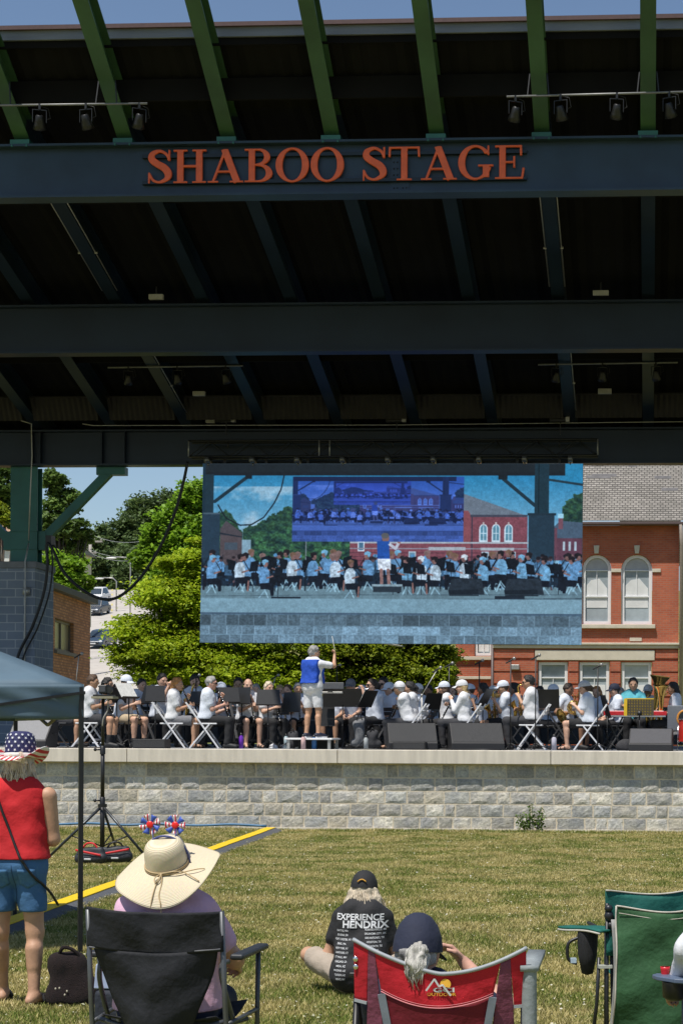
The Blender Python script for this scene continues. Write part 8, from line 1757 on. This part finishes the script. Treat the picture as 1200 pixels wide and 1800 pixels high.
# cable ramp: yellow lid over a grey base, pieces in a row
g0, g1 = G(476, 1461), G(-40, 1652); d = (g1 - g0); L = d.length; d.normalize(); ang = math.atan2(d.y, d.x)
npc = int(L / .92)
YL = M('ramp_yellow', (.74, .50, .01), .55, .1, 14, .15); RG = M('ramp_rubber', (.085, .09, .10), .8, .2, 20, .3)
for i in range(npc):
    p = g0 + d * (i * L / npc); t = thing('cable_ramp', 'yellow and grey cable ramp section in the line across the lawn', 'cable ramp', (p.x, p.y, 0), ang + random.uniform(-.012, .012), 'cable ramp sections across the lawn'); w = L / npc - .01
    m = MB(); m.prism([(-.21, 0), (.21, 0), (.21, .008), (.085, .052), (-.085, .052), (-.21, .008)], 0, w, 'x'); m.build('base', RG, t, bevel=.003)
    m = MB(); m.box(.0, -.082, .0525, w, .082, .066); m.build('lid', YL, t, bevel=.004)
t = thing('hose', 'thin blue hose lying along the foot of the granite wall', 'hose', (0, Y0 - .02, 0)); m = MB(); m.tube([(P(p, 1460, 29.95).x, -.02 + .012 * math.sin(p * .13), .075 + .012 * math.sin(p * .05)) for p in range(-60, 480, 12)], .022, 7); m.build('hose', M('hose_blue', (.045, .14, .26), .5), t)
c_ = P(935, 1462, 29.75); t = thing('weed', 'leafy green weed growing against the granite wall', 'plant', (c_.x, 29.78, 0)); C = []
m = MB()
for k in range(16):
    a = random.uniform(-.24, .2); hgt_ = random.uniform(.10, .44) * (1 - abs(a) * 1.6) + .06; q0 = Vector((a * .5, 0, 0)); q1 = Vector((a, random.uniform(-.08, .04), hgt_)); m.tube([q0, q0.lerp(q1, .5), q1], .004, 5)
    for j in range(26): p = q0.lerp(q1, random.uniform(.25, 1.05)); C.append((p.x + random.gauss(0, .03), p.y + random.gauss(0, .03), p.z + random.gauss(0, .025)))
m.build('stem', M('weed_stem', (.06, .09, .02), .8), t); V, Fq = leafquads(np.array(C), .055); mesh_obj('leaves', V, Fq, islandmat('weed_leaves', [(0, (.06, .11, .015)), (.6, (.10, .17, .025)), (1, (.17, .25, .04))], .6, .25), t, False)

# ------------------------------------------------------------------ grass
def grass():
    n = 900000; r = rng.random(n); y = 8.6 + (29.86 - 8.6) * rng.random(n) ** .95
    w = 1200 / F * y; lo = (0 - 1150) / F * y - 3.2; x = np.where(rng.random(n) < .62, lo + 3.0 + rng.random(n) * (w + .4), lo + rng.random(n) * (w + 7.0))
    patch = np.sin(x * 1.7 + 2 * np.sin(y * .9)) * np.sin(y * 1.3 + 1.5 * np.sin(x * .8)) + .6 * np.sin(x * 5.1 + y * 3.3) * np.sin(y * 4.7 - x * 2.2)
    h = (.014 + .020 * rng.random(n)) * (1 + .25 * patch) ; h = np.where(y > 29.6, h * 1.9, h); h *= np.clip(1.25 - (y - 8) * .012, .9, 1.3)
    a = rng.random(n) * 6.283; ww = .0035 + .0025 * rng.random(n) + y * .00012; lean = .35 + .55 * rng.random(n); b = rng.random(n) * 6.283
    dx, dy = np.cos(a) * ww, np.sin(a) * ww; tx, ty = np.cos(b) * h * lean, np.sin(b) * h * lean
    base = np.stack([x, y, np.full(n, -.003)], 1)
    V = np.stack([base + np.stack([-dx, -dy, 0 * dx], 1), base + np.stack([dx, dy, 0 * dx], 1), base + np.stack([tx + dx * .5, ty + dy * .5, h], 1)], 1).reshape(-1, 3)
    m = islandmat('grass_blades', [(0, (.07, .125, .015)), (.45, (.18, .225, .04)), (.8, (.36, .32, .105)), (1, (.52, .45, .22))], .8, .25,
                  patch=([(0, (.21, .195, .05)), (.3, (.40, .34, .125)), (.75, (.57, .475, .21)), (1, (.68, .58, .31))], 1.3, .42, .56))
    o = mesh_obj('grass', V, np.arange(3 * n).reshape(n, 3), m, None, False); tag(o, 'short dry mown grass of the lawn', 'grass', None, 'stuff')
    # clover heads and straw flecks
    n = 5200; y = 8.8 + 20.8 * rng.random(n); x = (0 - 1150) / F * y + rng.random(n) * 1200 / F * y
    C = np.stack([x, y, .02 + .02 * rng.random(n)], 1); V, Fq = leafquads(C, .018, flat=1.2, wl=.8)
    o = mesh_obj('clover_flowers', V, Fq, islandmat('clover', [(0, (.30, .32, .18)), (.6, (.45, .43, .30)), (1, (.55, .52, .45))], .8), None, False); tag(o, 'scattered pale clover heads in the lawn', 'clover', None, 'stuff')
grass()
